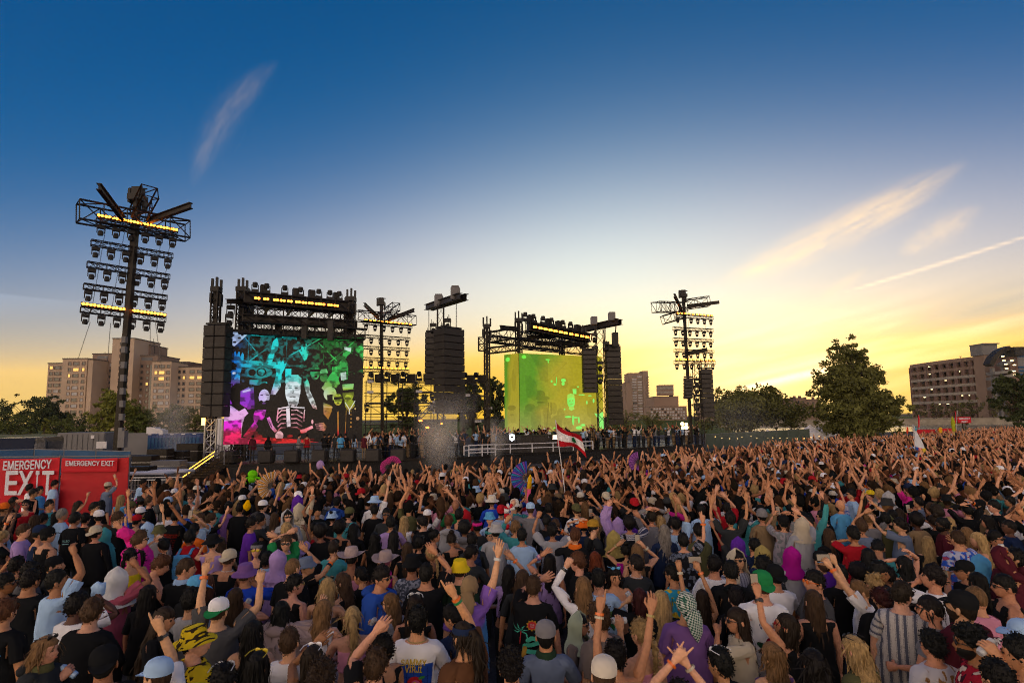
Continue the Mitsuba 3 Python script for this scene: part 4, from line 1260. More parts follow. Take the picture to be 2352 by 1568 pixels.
k = light_tower('near light tower rising above the red exit banners at left', (266, 1045), (317, 446), 30.0,
    [row(221, 507, 407, 541, D0, D1, 'b'), row(209, 557, 396, 589, D0, D1), row(200, 607, 389, 637, D0, D1), row(192, 657, 383, 685, D0, D1), row(185, 710, 380, 735, D0, D1, 'b')], 0,
    [(at(285, 505, 29.6), on(227, 428, at(285, 505, 29.6)[2] + .1)), (at(338, 508, 30.3), on(439, 472, at(338, 508, 30.3)[2] + .2))],
    [(at(179, 485, 28.1), at(431, 531, 32.0), .95, 1.05), (at(318, 492, 30.), on(345, 440, at(318, 470, 30.)[2] + .25), .75, .75)])
for (p, q) in (((207, 740), (180, 822)), ((254, 742), (247, 830)), ((345, 715), (345, 790)), ((356, 735), (372, 850))):
 part(k, 'stay_cable', bar(at(*p, 30.2), at(*q, 31.), .016, 3), 'm_steel')
for i, y in enumerate((780, 803, 838, 868, 898, 927, 957, 989, 1013)):
 p = at(274 + (1013 - y) * .035 + 4, y, 29.6)
 part(k, 'junction_box', bx(p, (.22, .2, .36)), 'm_grey')
p = at(282, 1008, 29.4)
part(k, 'control_cabinet', bx(p, (.35, .3, .9)), 'm_grey')
E0, E1 = 55.2, 58.8
light_tower('light tower standing behind the right edge of the left video wall', (879, 1010), (876, 692), 57.0,
   [row(834, 741, 946, 751, E0, E1, 'b'), row(824, 771, 941, 779, E0, E1), row(824, 797, 940, 803, E0, E1), row(824, 823, 938, 828, E0, E1), row(826, 850, 939, 853, E0, E1, 'b')], 0,
   [(at(870, 730, 56), on(837, 699, at(870, 730, 56)[2] + .2)), (at(890, 735, 57), on(951, 712, at(890, 735, 57)[2] + .3))],
   [(at(819, 725, 55), at(951, 737, 59.5), .95, 1.05), (at(868, 734, 57), on(910, 704, at(868, 734, 57)[2] + .3), .75, .75)], s=1.0)
light_tower('far light tower standing right of the right video wall before the sunset', (1588, 1000), (1569, 674), 55.0,
   [row(1551, 725, 1637, 731, 54, 56, 'b'), row(1546, 754, 1637, 759, 54, 56), row(1547, 779, 1637, 783, 54, 56), row(1549, 805, 1638, 808, 54, 56), row(1549, 832, 1642, 833, 54, 56, 'b')], 0,
   [(at(1566, 712, 55), on(1549, 678, at(1566, 712, 55)[2] + .2)), (at(1578, 703, 55), on(1652, 694, at(1578, 703, 55)[2] + .2))],
   [(at(1570, 706, 55), on(1506, 705, at(1570, 706, 55)[2] - .9), .95, 1.05), (at(1570, 700, 55), on(1628, 692, at(1570, 700, 55)[2] + .3), .95, 1.0), (at(1568, 722, 55), on(1522, 735, at(1568, 722, 55)[2] - .6), .9, .9)], s=.92, nb=10)
# ---------------------------------------------------------------- hanging speakers
def speaker(label, tl, tr, ytop_l, ytop_r, ybot, depth, d_m, rows_, cols=2, curve=0., name='hanging_speaker_array', group=None, dr_=None):
 """A hanging column of loudspeaker cabinets between two pixel columns."""
 k = thing(name, label, 'loudspeaker', group)
 a, b = at(tl, ytop_l, depth), at(tr, ytop_r, dr_ or depth)
 c = at(tl, ybot, depth)
 X = norm([b[0] - a[0], b[1] - a[1], 0])
 Y = np.array([-X[1], X[0], 0])
 W = np.linalg.norm((b - a)[:2])
 H = a[2] - c[2]
 o = np.array([a[0], a[1], 0])
 for i in range(rows_):
  t = (i + .5) / rows_
  z = a[2] - H * t
  off = -Y * curve * t ** 2
  rot = curve * t * .35
  Zt = norm(np.array([0, 0, 1.]) - Y * rot)
  Yt = np.cross(Zt, X)
  for j in range(cols):
   q = o + X * W * (j + .5) / cols + Y * d_m / 2 + off
   q[2] = z
   kk = part(k, 'cabinet', cbx(q, (W / cols - .02, d_m, H / rows_ - .025), X, Yt, Zt, .03), 'm_cabinet')
   part(kk, 'grille', bx(q - Yt * (d_m / 2 + .012), (W / cols - .10, .02, H / rows_ - .11), X, Yt, Zt), 'm_grille')
 mid = o + X * W / 2 + Y * d_m / 2
 mid[2] = a[2]
 part(k, 'rigging_frame', joined([bx(mid + [0, 0, .12], (W * .9, d_m * .7, .12), X, Y), bar(mid + [0, 0, .1], mid + [0, 0, 1.3], .03), bar(mid - X * W * .35 + [0, 0, .1], mid - X * W * .35 + [0, 0, .5], .03), bar(mid + X * W * .35 + [0, 0, .1], mid + X * W * .35 + [0, 0, .5], .03)]), 'm_black')
 return k
speaker('tall black speaker wall hanging left of the left video wall', 467, 519, 746, 746, 958, 36.3, 1.0, 8, 2)
speaker('left one of the two big hanging speakers between the video walls', 976, 1002, 762, 765, 884, 50.0, 1.3, 9, 1, .2)
speaker('right one of the two big hanging speakers between the video walls, nearer', 1019, 1067, 751, 755, 950, 44.0, 1.5, 12, 1, .25, dr_=45.5)
speaker('small hanging speaker over the right edge of the right video wall', 1338, 1370, 804, 808, 902, 49.5, 1.0, 9, 1, .1)
speaker('hanging speaker right of the right video wall, beside its truss mast', 1391, 1426, 794, 798, 974, 50.5, 1.0, 14, 1, .45)
speaker('hanging speaker at the right of the far light tower', 1610, 1637, 848, 849, 958, 53.5, .8, 10, 1, .1)
speaker('short bent speaker column against the mast of the far light tower', 1573, 1592, 868, 868, 915, 54.0, .6, 6, 1, -.3)
# the crane frame that carries the two big arrays
k = thing('speaker_crane', 'truss mast with a slanting crossbeam above the two big hanging speakers', 'truss')
a, b = at(978, 706, 52), at(1057, 680, 43.5)
part(k, 'crossbeam', joined([ibeam(a, b, .5, .4), ibeam(a + [.5, .3, 0], b + [.5, .3, 0], .5, .4)]), 'm_blackmetal')
for px, py, d in ((1008, 690, 48.5), (1046, 672, 45)):
 q = at(px, py, d)
 part(k, 'winch_box', joined([cbx(q + [0, 0, -.1], (.75, .7, 1.1), ch=.05), bx(q + [0, -.02, .5], (.6, .6, .1))]), 'm_grey')
q0, q1 = at(1012, 700, 48), at(1014, 990, 48)
q1[0] = q0[0]
q1[2] = 0
part(k, 'mast', truss(q1, q0, .55, .55, (0, 1, 0), r=.04, pitch=1.0, rd=.02), 'm_blackmetal')
for px, py, d in ((988, 770, 51), (1037, 772, 46), (995, 748, 50), (1020, 752, 47), (1028, 737, 46)):
 moving_light(k, at(px, py - 5, d), (1, 0, 0), 1.7, -1, tilt=.6)
for px, d in ((985, 51.), (1048, 44.8)):
 part(k, 'hoist_chain', bar(at(px, 708 if px < 1000 else 690, d), at(px, 760 if px < 1000 else 752, d), .035, 4), 'm_black')
# ---------------------------------------------------------------- the video pictures
_gal, _gar_ = 250, 985
class Picture:
 """A picture on a video wall as flat cut-outs: painter's order, each shape with a tone."""
 def __init__(self):
  self.layers = []
 def add(self, g, tone):
  self.layers.append((g.buffer(0), tone))
 def poly(self, pts, tone=.8, soft=0):
  self.add(Polygon(pts), tone)
 def ell(self, x, y, rx, ry, tone=.8, rot=0):
  self.add(affinity.rotate(affinity.scale(Point(x, y).buffer(1, 12), rx, ry), rot), tone)
 def line(self, pts, w, tone=.8):
  self.add(LineString(pts).buffer(w / 2, cap_style=2), tone)
 def mesh(self, umap, clip):
  done, out = None, []
  for g, tone in reversed(self.layers):
   g = g.intersection(clip)
   vis = g if done is None else g.difference(done)
   done = g if done is None else unary_union([done, g])
   if tone <= 0 or vis.is_empty:
    continue
   for q in getattr(vis, 'geoms', [vis]):
    if q.geom_type != 'Polygon' or q.area < 4:
     continue
    v, f = trimesh.creation.triangulate_polygon(q.simplify(.8), engine='earcut')
    out.append((np.asarray(v), np.asarray(f), tone))
  V, Fc, UV, at_ = [], [], [], 0
  for v, f, tone in out:
   st = umap(v)
   V.append(st)
   Fc.append(f + at_)
   UV.append(np.c_[st[:, 0].clip(.002, .998) + round(tone * 20), st[:, 1]])
   at_ += len(v)
  return np.vstack(V), np.vstack(Fc), np.vstack(UV)
def wall_mesh(st, f, corners, lift):
 """Picture coordinates (0..1, downwards) onto the wall's plane, lift metres in front."""
 tl, tr, bl = corners
 X, Y = tr - tl, bl - tl
 n = norm(np.cross(X, Y))
 if n[1] > 0:
  n = -n
 v = tl + st[:, :1] * X + st[:, 1:2] * Y + n * lift
 q = np.cross(v[f[0, 1]] - v[f[0, 0]], v[f[0, 2]] - v[f[0, 0]])
 return v, (f if q @ n > 0 else f[:, ::-1])
def feed1(p, n, uv):
 """Colour wash of the left wall: blue, turquoise and green above, magenta, white, yellow and red below."""
 tone = dr.floor(uv.x) / 20.0
 u, v = uv.x - dr.floor(uv.x), uv.y
 w = mikit.fbm(u * 9, v * 9, 1.) - .5
 u2, v2 = u + .10 * w, v + .12 * w
 C = mi.Color3f
 top = mikit.mix(mikit.mix(C(.0, .12, .55), C(.0, .62, .62), mikit.smoothstep(.02, .22, u2)), C(.03, .50, .08), mikit.smoothstep(.42, .72, u2))
 mid = mikit.mix(mikit.mix(C(.35, .03, .75), C(.55, .60, .60), mikit.smoothstep(.20, .42, u2)), C(.42, .50, .03), mikit.smoothstep(.60, .78, u2))
 low = mikit.mix(mikit.mix(C(.75, .02, .62), C(.80, .30, .36), mikit.smoothstep(.25, .40, u2)), C(.55, .22, .03), mikit.smoothstep(.6, .75, u2))
 bot = mikit.mix(C(.85, .01, .12), C(.70, .012, .015), mikit.smoothstep(.1, .3, u2))
 c = mikit.mix(mikit.mix(mikit.mix(top, mid, mikit.smoothstep(.40, .56, v2)), low, mikit.smoothstep(.62, .74, v2)), bot, mikit.smoothstep(.84, .93, v2))
 white = mikit.smoothstep(.86, 1.0, tone)
 c = mikit.mix(c, C(.62, .66, .70), white * .72)
 mott = .30 + .85 * mikit.smoothstep(.36, .56, mikit.fbm(u * 26, v * 30, 2., 4))
 leafy = mikit.smoothstep(.50, .66, mikit.fbm(u * 34 + 3, v * 34, 6., 4))
 t = dr.select(tone < .08, .16 * leafy, tone * dr.select(tone < .86, mott, .45 + .5 * mott))
 return c * t * .85
def feed2(p, n, uv):
 """Colour wash of the right wall: olive yellow with green."""
 tone = dr.floor(uv.x) / 20.0
 u, v = uv.x - dr.floor(uv.x), uv.y
 C = mi.Color3f
 w = mikit.fbm(u * 4, v * 4, 5.)
 base = mikit.mix(C(.07, .20, .008), C(.29, .245, .012), mikit.smoothstep(.25, .55, u + .35 * (w - .5) + .25 * v))
 base = mikit.mix(base, C(.30, .28, .08), mikit.smoothstep(.55, 1.0, v) * .5)
 lit = mikit.mix(C(.12, .60, .03), C(.22, .68, .14), u)
 c = mikit.mix(base * (tone / .6), lit, mikit.smoothstep(.78, .9, tone))
 return c * (.85 + .3 * mikit.fbm(u * 50, v * 50, 2.))
P1 = Picture()
P1.poly([(250, 455), (1235, 507), (1235, 760), (250, 860)], .05)
for pts, w, t in (([(262, 470), (420, 470)], 10, .6), ([(400, 478), (640, 487)], 9, .75), ([(640, 487), (395, 672)], 6, .65), ([(370, 500), (520, 690)], 6, .5), ([(680, 490), (915, 503)], 9, .75), ([(915, 503), (675, 632)], 6, .7), ([(948, 510), (1178, 520)], 9, .75),
                  ([(1178, 520), (955, 695)], 6, .7), ([(890, 540), (1030, 668)], 7, .75), ([(258, 662), (590, 684)], 20, .55), ([(258, 692), (590, 706)], 26, .7), ([(660, 470), (660, 700)], 5, .2), ([(930, 480), (930, 700)], 5, .2), ([(690, 700), (765, 701)], 4, .6), ([(395, 470), (395, 690)], 8, .25)):
 P1.line(pts, w, t)
rp = np.random.default_rng(4)
for _ in range(46):  # leaves behind the stage in the picture
 x, y = rp.uniform(262, 1230), rp.uniform(470, 690)
 P1.ell(x, y, rp.uniform(6, 26), rp.uniform(5, 20), rp.choice([.1, .15, .25]), rp.uniform(0, 90))
P1.poly([(262, 452), (400, 462), (300, 560), (262, 540)], .95)
for x, y, r in ((285, 480, 14), (330, 500, 12), (300, 530, 12), (350, 480, 10)):
 P1.ell(x, y, r, r * .6, 0)
P1.poly([(300, 600), (308, 595), (318, 630), (328, 597), (338, 600), (340, 640), (355, 602), (366, 622), (360, 700), (345, 760), (345, 840), (300, 840), (312, 740), (300, 680)], .8)
P1.poly([(262, 815), (300, 830), (345, 850), (345, 800), (262, 790)], .3)
P1.ell(292, 738, 33, 52, .55)
P1.ell(288, 700, 34, 22, 0)
P1.line([(270, 728), (316, 722)], 12, 0)
P1.ell(304, 752, 12, 9, 1)
P1.poly([(556, 545), (565, 520), (590, 498), (602, 545), (595, 590), (575, 610), (568, 650), (540, 720), (500, 715), (520, 660), (548, 600)], .75)
P1.poly([(745, 590), (772, 600), (758, 560), (772, 548), (790, 590), (795, 545), (806, 548), (810, 592), (820, 600), (808, 650), (790, 668), (775, 640)], .85)
P1.poly([(580, 690), (600, 692), (596, 660), (612, 650), (622, 680), (640, 652), (646, 690), (662, 680), (648, 725), (630, 760), (626, 850), (590, 905), (555, 905), (578, 820), (592, 760)], .78)
P1.ell(470, 745, 95, 45, .28)
P1.ell(488, 745, 34, 30, 0)
P1.ell(488, 745, 24, 22, .45)
P1.ell(425, 748, 26, 24, 0)
P1.poly([(480, 815), (530, 815), (530, 838), (480, 835)], .8)
P1.poly([(410, 800), (470, 800), (470, 840), (410, 830)], .45)
P1.poly([(390, 860), (440, 850), (450, 1000), (400, 1010)], .3)
P1.ell(870, 748, 36, 54, .5)
P1.line([(834, 736), (905, 734)], 18, 0)
P1.ell(876, 778, 12, 8, 0)
P1.poly([(905, 745), (915, 728), (955, 725), (967, 755), (940, 752), (910, 760)], .9)
P1.ell(935, 785, 28, 32, .3)
P1.poly([(785, 800), (812, 785), (830, 830), (836, 880), (872, 950), (892, 1010), (860, 1000), (820, 930), (795, 850)], .8)
P1.ell(795, 800, 12, 12, 0)
P1.poly([(1085, 572), (1140, 565), (1138, 610), (1105, 640), (1078, 720), (1045, 800), (1000, 850), (940, 880), (920, 860), (985, 760), (1040, 700), (1070, 650)], .62)
P1.poly([(1085, 570), (1140, 578), (1136, 606), (1088, 590)], .98)
P1.ell(1207, 592, 34, 28, .75)
P1.poly([(1200, 610), (1236, 605), (1236, 700), (1222, 690)], .6)
P1.poly([(995, 712), (1032, 706), (1034, 760), (998, 762)], .85)
P1.ell(1160, 690, 76, 60, 0)
P1.poly([(1065, 650), (1100, 660), (1118, 690), (1118, 800), (1080, 810), (1060, 740)], .5)
P1.poly([(1060, 752), (1102, 748), (1106, 800), (1066, 806)], .98)
P1.poly([(1000, 800), (1040, 780), (1058, 830), (1030, 860), (1005, 850)], .65)
P1.ell(985, 900, 48, 50, .9)
P1.poly([(962, 908), (1004, 904), (1008, 985), (968, 988)], 0)
P1.poly([(935, 960), (1000, 985), (1000, 1020), (975, 1080), (940, 1040)], .5)
P1.line([(940, 990), (1005, 996)], 8, .9)
P1.ell(1045, 940, 32, 42, .75)
P1.line([(1015, 934), (1078, 930)], 15, 0)
P1.ell(1046, 966, 11, 6, .2)
P1.ell(1122, 895, 44, 62, .7)
P1.poly([(1075, 835), (1165, 830), (1160, 860), (1080, 866)], .9)
P1.line([(1078, 885), (1172, 878)], 20, 0)
P1.ell(1120, 935, 26, 12, .15)
P1.poly([(1095, 950), (1160, 945), (1175, 985), (1130, 1030), (1100, 990)], .45)
P1.line([(1100, 962), (1136, 1012), (1176, 950)], 6, .98)
P1.line([(1134, 1012), (1134, 1042)], 8, .98)
for y in (1022, 1046, 1075, 1100, 1130):
 P1.line([(1140, y), (1152, y)], 10, .7)
P1.line([(1110, 1005), (1104, 1200)], 6, .5)
P1.ell(1198, 1072, 13, 13, .9)
P1.ell(1178, 1005, 7, 7, .9)
P1.poly([(1040, 1030), (1052, 1020), (1058, 1180), (1046, 1200)], .5)
P1.ell(712, 872, 55, 104, 1.0)
P1.poly([(655, 830), (660, 785), (690, 765), (745, 765), (772, 790), (770, 840), (740, 815), (690, 812)], .9)
P1.poly([(655, 722), (697, 722), (697, 785), (655, 785)], .85)
for x in (692, 735):
 P1.ell(x, 858, 13, 6, .3)
 P1.line([(x - 14, 846), (x + 14, 844)], 5, .35)
P1.line([(712, 860), (716, 892), (708, 896)], 5, .5)
P1.line([(690, 922), (732, 920)], 7, .25)
P1.poly([(676, 940), (752, 935), (760, 965), (720, 985), (680, 970)], .8)
P1.line([(676, 935), (690, 985), (715, 1000), (742, 985), (758, 930)], 4, 1)
P1.poly([(600, 1010), (660, 985), (770, 985), (810, 1030), (850, 1130), (800, 1215), (640, 1215), (560, 1100)], 0)
P1.line([(680, 1000), (690, 1130)], 26, 1)
for i in range(5):
 y = 1015 + i * 30
 P1.line([(668, y), (635, y + 2), (612, y + 26)], 8, .9 - .1 * i)
 P1.line([(704, y), (745, y - 2), (785, y + 22)], 8, .85 - .1 * i)
P1.line([(610, 1005), (690, 990)], 10, .95)
P1.line([(700, 990), (800, 1000)], 10, .95)
P1.line([(612, 1010), (606, 1090)], 8, .8)
P1.line([(800, 1010), (796, 1090)], 8, .7)
P1.line([(545, 1065), (572, 1130), (602, 1165)], 22, .9)
P1.line([(548, 1085), (575, 1140)], 5, 0)
P1.line([(775, 1168), (862, 1130)], 20, .85)
P1.ell(626, 1192, 28, 32, .95)
P1.ell(796, 1160, 26, 13, .9)
P1.ell(858, 1095, 8, 16, .9)
P1.poly([(880, 1110), (940, 1100), (965, 1130), (950, 1160), (890, 1150)], .6)
for y in (1112, 1128, 1142):
 P1.line([(885, y + 6), (940, y)], 4, 0)
P1.ell(336, 888, 56, 62, 0)
P1.poly([(352, 880), (408, 850), (420, 930), (395, 1000), (350, 970)], .55)
P1.line([(365, 885), (418, 870)], 14, .95)
P1.poly([(250, 1000), (290, 980), (345, 1022), (385, 1000), (418, 1050), (372, 1100), (366, 1205), (250, 1205)], .95)
P1.poly([(250, 1092), (366, 1080), (366, 1205), (250, 1205)], .8)
P1.ell(322, 1150, 18, 26, .55)
P1.poly([(250, 900), (262, 890), (300, 970), (250, 990)], .8)
P1.poly([(385, 1060), (425, 1020), (450, 1090), (400, 1180), (370, 1130)], 0)
P1.ell(512, 880, 48, 60, 0)
P1.ell(513, 922, 38, 55, .97)
P1.line([(486, 908), (504, 906)], 7, .1)
P1.line([(522, 905), (544, 908)], 7, .1)
P1.poly([(478, 950), (496, 944), (512, 958), (530, 942), (552, 946), (548, 985), (515, 1005), (485, 985)], 0)
P1.ell(514, 966, 13, 5, .7)
P1.poly([(470, 1010), (530, 1010), (520, 1060), (505, 1085), (480, 1080)], .75)
P1.ell(462, 1060, 18, 44, .75)
P1.poly([(380, 1195), (455, 1090), (478, 1130), (425, 1215)], .6)
P1.poly([(250, 1205), (700, 1212), (905, 1236), (905, 1250), (250, 1256)], .72)
for x, y, r in ((460, 1170, 16), (470, 1200, 40), (700, 1195, 22), (420, 1215, 12), (560, 1215, 20)):
 P1.ell(x, y, r, r * .5, .3)
for x in range(420, 900, 60):
 P1.line([(x, 1216), (x + 36, 1218)], 5, .2)
def map1(v):
 u = (v[:, 0] - 250) / 985
 top, botm = 455 + 52 * u, 1256 - 28 * u
 return np.c_[u, (v[:, 1] - top) / (botm - top)]
wl = thing('video_wall', 'left video wall showing a rainbow coloured picture of a cheering crowd round a performer', 'video screen')
TL, BL = at(522.5, 762, 38.0), at(516, 1021, 38.0)
BL[0] = TL[0]
TR = at(835, 778, 41.6)
TR[2] = TL[2]
cor = (TL, TR, BL)
wX, wn = norm(TR - TL), norm(np.cross(TR - TL, BL - TL))
wn = -wn if wn[1] > 0 else wn
W1, H1 = np.linalg.norm(TR - TL), TL[2] - BL[2]
part(wl, 'panel', bx((TR + BL) / 2 - wn * .21, (W1, .4, H1), wX, np.cross((0, 0, 1), wX)), 'm_black')
st, fc, uvp = P1.mesh(map1, Polygon([(250, 455), (1235, 507), (1235, 1228), (250, 1256)]))
v, f = wall_mesh(st, fc, cor, .012)
part(wl, 'picture', (v, f), 'm_black', False, uvp, 'rainbow coloured picture of a crowd with raised hands round a fair haired performer', emitter={'type': 'area', 'radiance': mikit.proc(feed1)})
part(wl, 'frame', joined([bx(TL + (TR - TL) / 2 + [0, 0, .12] - wn * .2, (W1 + .2, .5, .22), wX, np.cross((0, 0, 1), wX))]), 'm_black')
P2 = Picture()
P2.poly([(0, 0), (1000, 0), (1000, 900), (0, 900)], .6)
for g in ([(120, 0), (330, 0), (330, 330), (240, 300), (200, 150)], [(60, 250), (140, 260), (150, 520), (80, 500)]):
 P2.poly(g, .5)
for x, y, rx, ry, t in ((120, 690, 75, 95, .50), (118, 620, 60, 44, .40), (90, 830, 110, 110, .55), (260, 560, 62, 80, .46), (250, 510, 92, 26, .38), (235, 470, 58, 50, .40), (240, 760, 120, 170, .44), (238, 560, 48, 10, .30), (390, 630, 40, 70, .52), (470, 700, 46, 74, .50), (520, 330, 50, 70, .52), (640, 420, 60, 60, .5), (850, 640, 60, 110, .52),
      (420, 800, 70, 90, .46), (560, 800, 60, 100, .5), (900, 780, 60, 110, .5), (160, 420, 40, 120, .52)):
 P2.ell(x, y, rx, ry, t)
for pts, w, t in (([(140, 60), (560, 90)], 8, .5), ([(560, 90), (300, 330)], 7, .5), ([(600, 90), (960, 130)], 8, .52), ([(330, 560), (300, 900)], 12, .36), ([(250, 640), (262, 900)], 30, .55), ([(360, 560), (360, 700)], 18, .40)):
 P2.line(pts, w, t)
P2.ell(600, 545, 48, 84, 1)
P2.poly([(552, 520), (560, 470), (600, 452), (640, 470), (648, 520), (610, 500)], .85)
P2.ell(585, 540, 11, 5, .5)
P2.ell(620, 538, 11, 5, .5)
P2.line([(582, 585), (620, 583)], 6, .5)
P2.poly([(574, 610), (628, 608), (640, 640), (600, 660), (570, 640)], .85)
P2.poly([(620, 400), (668, 400), (668, 460), (628, 462)], .9)
for x, y, rx, ry in ((55, 40, 26, 22), (330, 62, 28, 9), (336, 85, 8, 18), (430, 300, 7, 40), (372, 315, 12, 14), (512, 300, 30, 22), (508, 340, 20, 22), (410, 350, 18, 14), (715, 470, 22, 6), (690, 375, 12, 10), (745, 470, 26, 7), (835, 480, 24, 6), (880, 540, 12, 26), (795, 560, 10, 22), (620, 770, 14, 60), (560, 730, 40, 12), (690, 770, 12, 40), (650, 740, 30, 10), (740, 830, 30, 14), (520, 640, 10, 10), (690, 860, 40, 20), (400, 860, 20, 12), (840, 860, 24, 14)):
 P2.ell(x, y, rx, ry, .95)
P2.poly([(885, 690), (940, 700), (1000, 670), (1000, 880), (950, 870), (930, 760)], 1)
def map2(v):
 return np.c_[v[:, 0] / 1000, v[:, 1] / 900]
wr_ = thing('video_wall', 'right video wall glowing olive and green with a bright green performer', 'video screen')
TL, BL = at(1192, 811, 48.5), at(1192, 993, 48.5)
TR = at(1382, 826, 52.2)
BL[0] = TL[0]
TR[2] = TL[2]
wX, wn = norm(TR - TL), norm(np.cross(TR - TL, BL - TL))
wn = -wn if wn[1] > 0 else wn
W2, H2 = np.linalg.norm(TR - TL), TL[2] - BL[2]
part(wr_, 'panel', bx((TR + BL) / 2 - wn * .21, (W2, .4, H2), wX, np.cross((0, 0, 1), wX)), 'm_black')
st, fc, uvp = P2.mesh(map2, Polygon([(0, 0), (1000, 0), (1000, 900), (0, 900)]))
keep = fc
v, f = wall_mesh(st, keep, (TL, TR, BL), .012)
part(wr_, 'picture', (v, f), 'm_black', False, uvp, 'olive picture of a crowd with one bright green man', emitter={'type': 'area', 'radiance': mikit.proc(feed2)})
S0 = at(1158, 812, 49.6)
S0[2] = TL[2]
SB = S0.copy()
SB[2] = BL[2]
P3 = Picture()
P3.poly([(0, 0), (200, 0), (200, 900), (0, 900)], .56)
for x, y, rx, ry, t in ((50, 60, 30, 26, .95), (130, 300, 30, 130, .46), (100, 720, 60, 90, .5), (96, 620, 56, 30, .36), (100, 700, 30, 12, .4), (60, 400, 30, 160, .5), (170, 150, 40, 120, .5), (110, 850, 90, 60, .6)):
 P3.ell(x, y, rx, ry, t)
st, fc, uvp = P3.mesh(lambda v: np.c_[v[:, 0] / 200, v[:, 1] / 900], Polygon([(0, 0), (200, 0), (200, 900), (0, 900)]))
v, f = wall_mesh(st, fc, (S0, TL + [-.03, -.02, 0], SB), .012)
sn_ = norm(np.cross(TL - S0, (0, 0, -1.)))
sn_ = -sn_ if sn_[1] > 0 else sn_
part(wr_, 'side_panel', bx((S0 + TL) / 2 + [0, 0, -H2 / 2] - sn_ * .215, (np.linalg.norm(TL - S0), .4, H2), norm(TL - S0), np.cross((0, 0, 1), norm(TL - S0))), 'm_black')
part(wr_, 'side_picture', (v, f), 'm_black', False, uvp, 'narrow olive side picture with a face in a cap', emitter={'type': 'area', 'radiance': mikit.proc(feed2)})
# ---------------------------------------------------------------- frames that carry the video walls
k = thing('stage_gantry', 'black truss gantry with amber lamps over the left video wall', 'truss')
def post(parent, px, ytop, depth, w=.55, name='tower_leg', z0=0.):
 t = at(px, ytop, depth)
 m = truss((t[0], depth, z0), t, w, w, (0, 1, 0), r=.06, pitch=w * 1.2, rd=.04)
 kk = part(parent, name, joined([m, bx((t[0], depth, (t[2] + z0) / 2), (w * .55, w * .55, t[2] - z0))]), 'm_blackmetal')
 part(kk, 'sleeve_head', joined([bx(t + [0, 0, .1], (w * 1.3, w * 1.3, .35)), bx(t + [-.3, 0, .5], (.13, .16, .8)), bx(t + [.02, 0, .55], (.13, .16, .9)), bx(t + [.33, 0, .45], (.13, .16, .7)), bx(t + [-.32, 0, -.5], (.18, .3, .7)), bx(t + [.34, 0, -.7], (.16, .3, .9))]), 'm_black')
 return kk
def across(parent, a, b, w, h, name='truss_beam', r=.06, pitch=None, fill=0.):
 m = truss(a, b, w, h, r=r, pitch=pitch, rd=r * .6)
 if fill:
  d = norm(b - a)
  m = joined([m, bx((a + b) / 2, (np.linalg.norm(b - a), w * .5, h * fill), d, norm(np.cross((0, 0, 1), d)), np.cross(d, norm(np.cross((0, 0, 1), d))))])
 return part(parent, name, m, 'm_blackmetal')
post(k, 557, 668, 39.6)
post(k, 806, 690, 42.6)
post(k, 497, 668, 37.8, .45)
post(k, 572, 690, 47.0)
post(k, 800, 705, 50.0)
a, b = at(560, 684, 37.0), at(798, 706, 40.8)
fb = across(k, a, b, .8, .75, 'front_beam', .07, 1.0, .95)
d = norm(b - a)
for i, px in enumerate((578, 596, 616, 630, 645, 662, 676, 690, 705, 716, 733, 747)):
 t = (px - 560) / 238 * 1.06
 p = a + (b - a) * min(t + .03, .985)
 blinder(k, p + np.array([d[1], -d[0], 0]) * .55 + [0, 0, -.05], d, .92, rad=(7, 1.5, .12))
for i, px in enumerate((583, 608, 648, 684, 727, 754, 777)):
 t = (px - 560) / 238
 moving_light(k, a + (b - a) * t + [0, 0, .45], d, 1.35, 1)
for px in (597, 669, 706, 766):
 t = (px - 560) / 238
 part(k, 'winch_box', bx(a + (b - a) * t + [0, .3, .8], (.42, .5, .6), d, np.cross((0, 0, 1), d)), 'm_blackmetal')
across(k, at(556, 731, 37.2), at(812, 746, 41.0), .6, .5, 'truss_beam', .06, .9, .5)
across(k, at(548, 752, 37.6), at(838, 768, 41.3), .6, .8, 'truss_beam', .05, .7)
across(k, at(558, 690, 37.2), at(572, 712, 47.0), .6, .6)
across(k, at(806, 708, 41.), at(800, 722, 50.0), .6, .6)
across(k, at(572, 715, 47.), at(800, 728, 50.0), .7, .7)
across(k, at(556, 733, 37.2), at(572, 748, 47.0), .5, .6)
across(k, at(812, 746, 41.), at(800, 755, 50.0), .5, .6)
across(k, at(572, 748, 47.), at(800, 758, 50.0), .6, .6)
for t in (.2, .42, .64, .84):
 p, q = a + (b - a) * t, at(572, 716, 47.) + (at(800, 729, 50.) - at(572, 716, 47.)) * (t - .05)
 part(k, 'roof_beam', ibeam(p + [0, .4, -.3], q, .3, .2), 'm_blackmetal')
part(k, 'outrigger_beam', ibeam(at(558, 692, 37.2), on(521, 692, at(558, 692, 37.2)[2] - .3), .3, .25), 'm_blackmetal')
for px, py in ((527, 728), (530, 708)):
 moving_light(k, at(px, py - 6, 37.), d, 1.5, -1)
for px in (640, 700, 760):
 part(k, 'drop_post', bx(at(px, 752 + (px - 640) * .06, 39.2), (.4, .35, 1.5)), 'm_black')
k = thing('stage_gantry', 'black truss gantry with amber lamps over the right video wall', 'truss')
post(k, 1191, 738, 50.6, .6)
post(k, 1118, 752, 47.0, .45)
post(k, 1338, 770, 51.6, .5, z0=at(1338, 800, 51.6)[2])
post(k, 1290, 775, 58., .5)
a, b = at(1212, 750, 48.3), at(1352, 777, 51.8)
across(k, a, b, .8, .75, 'front_beam', .07, 1.0, .95)
d = norm(b - a)
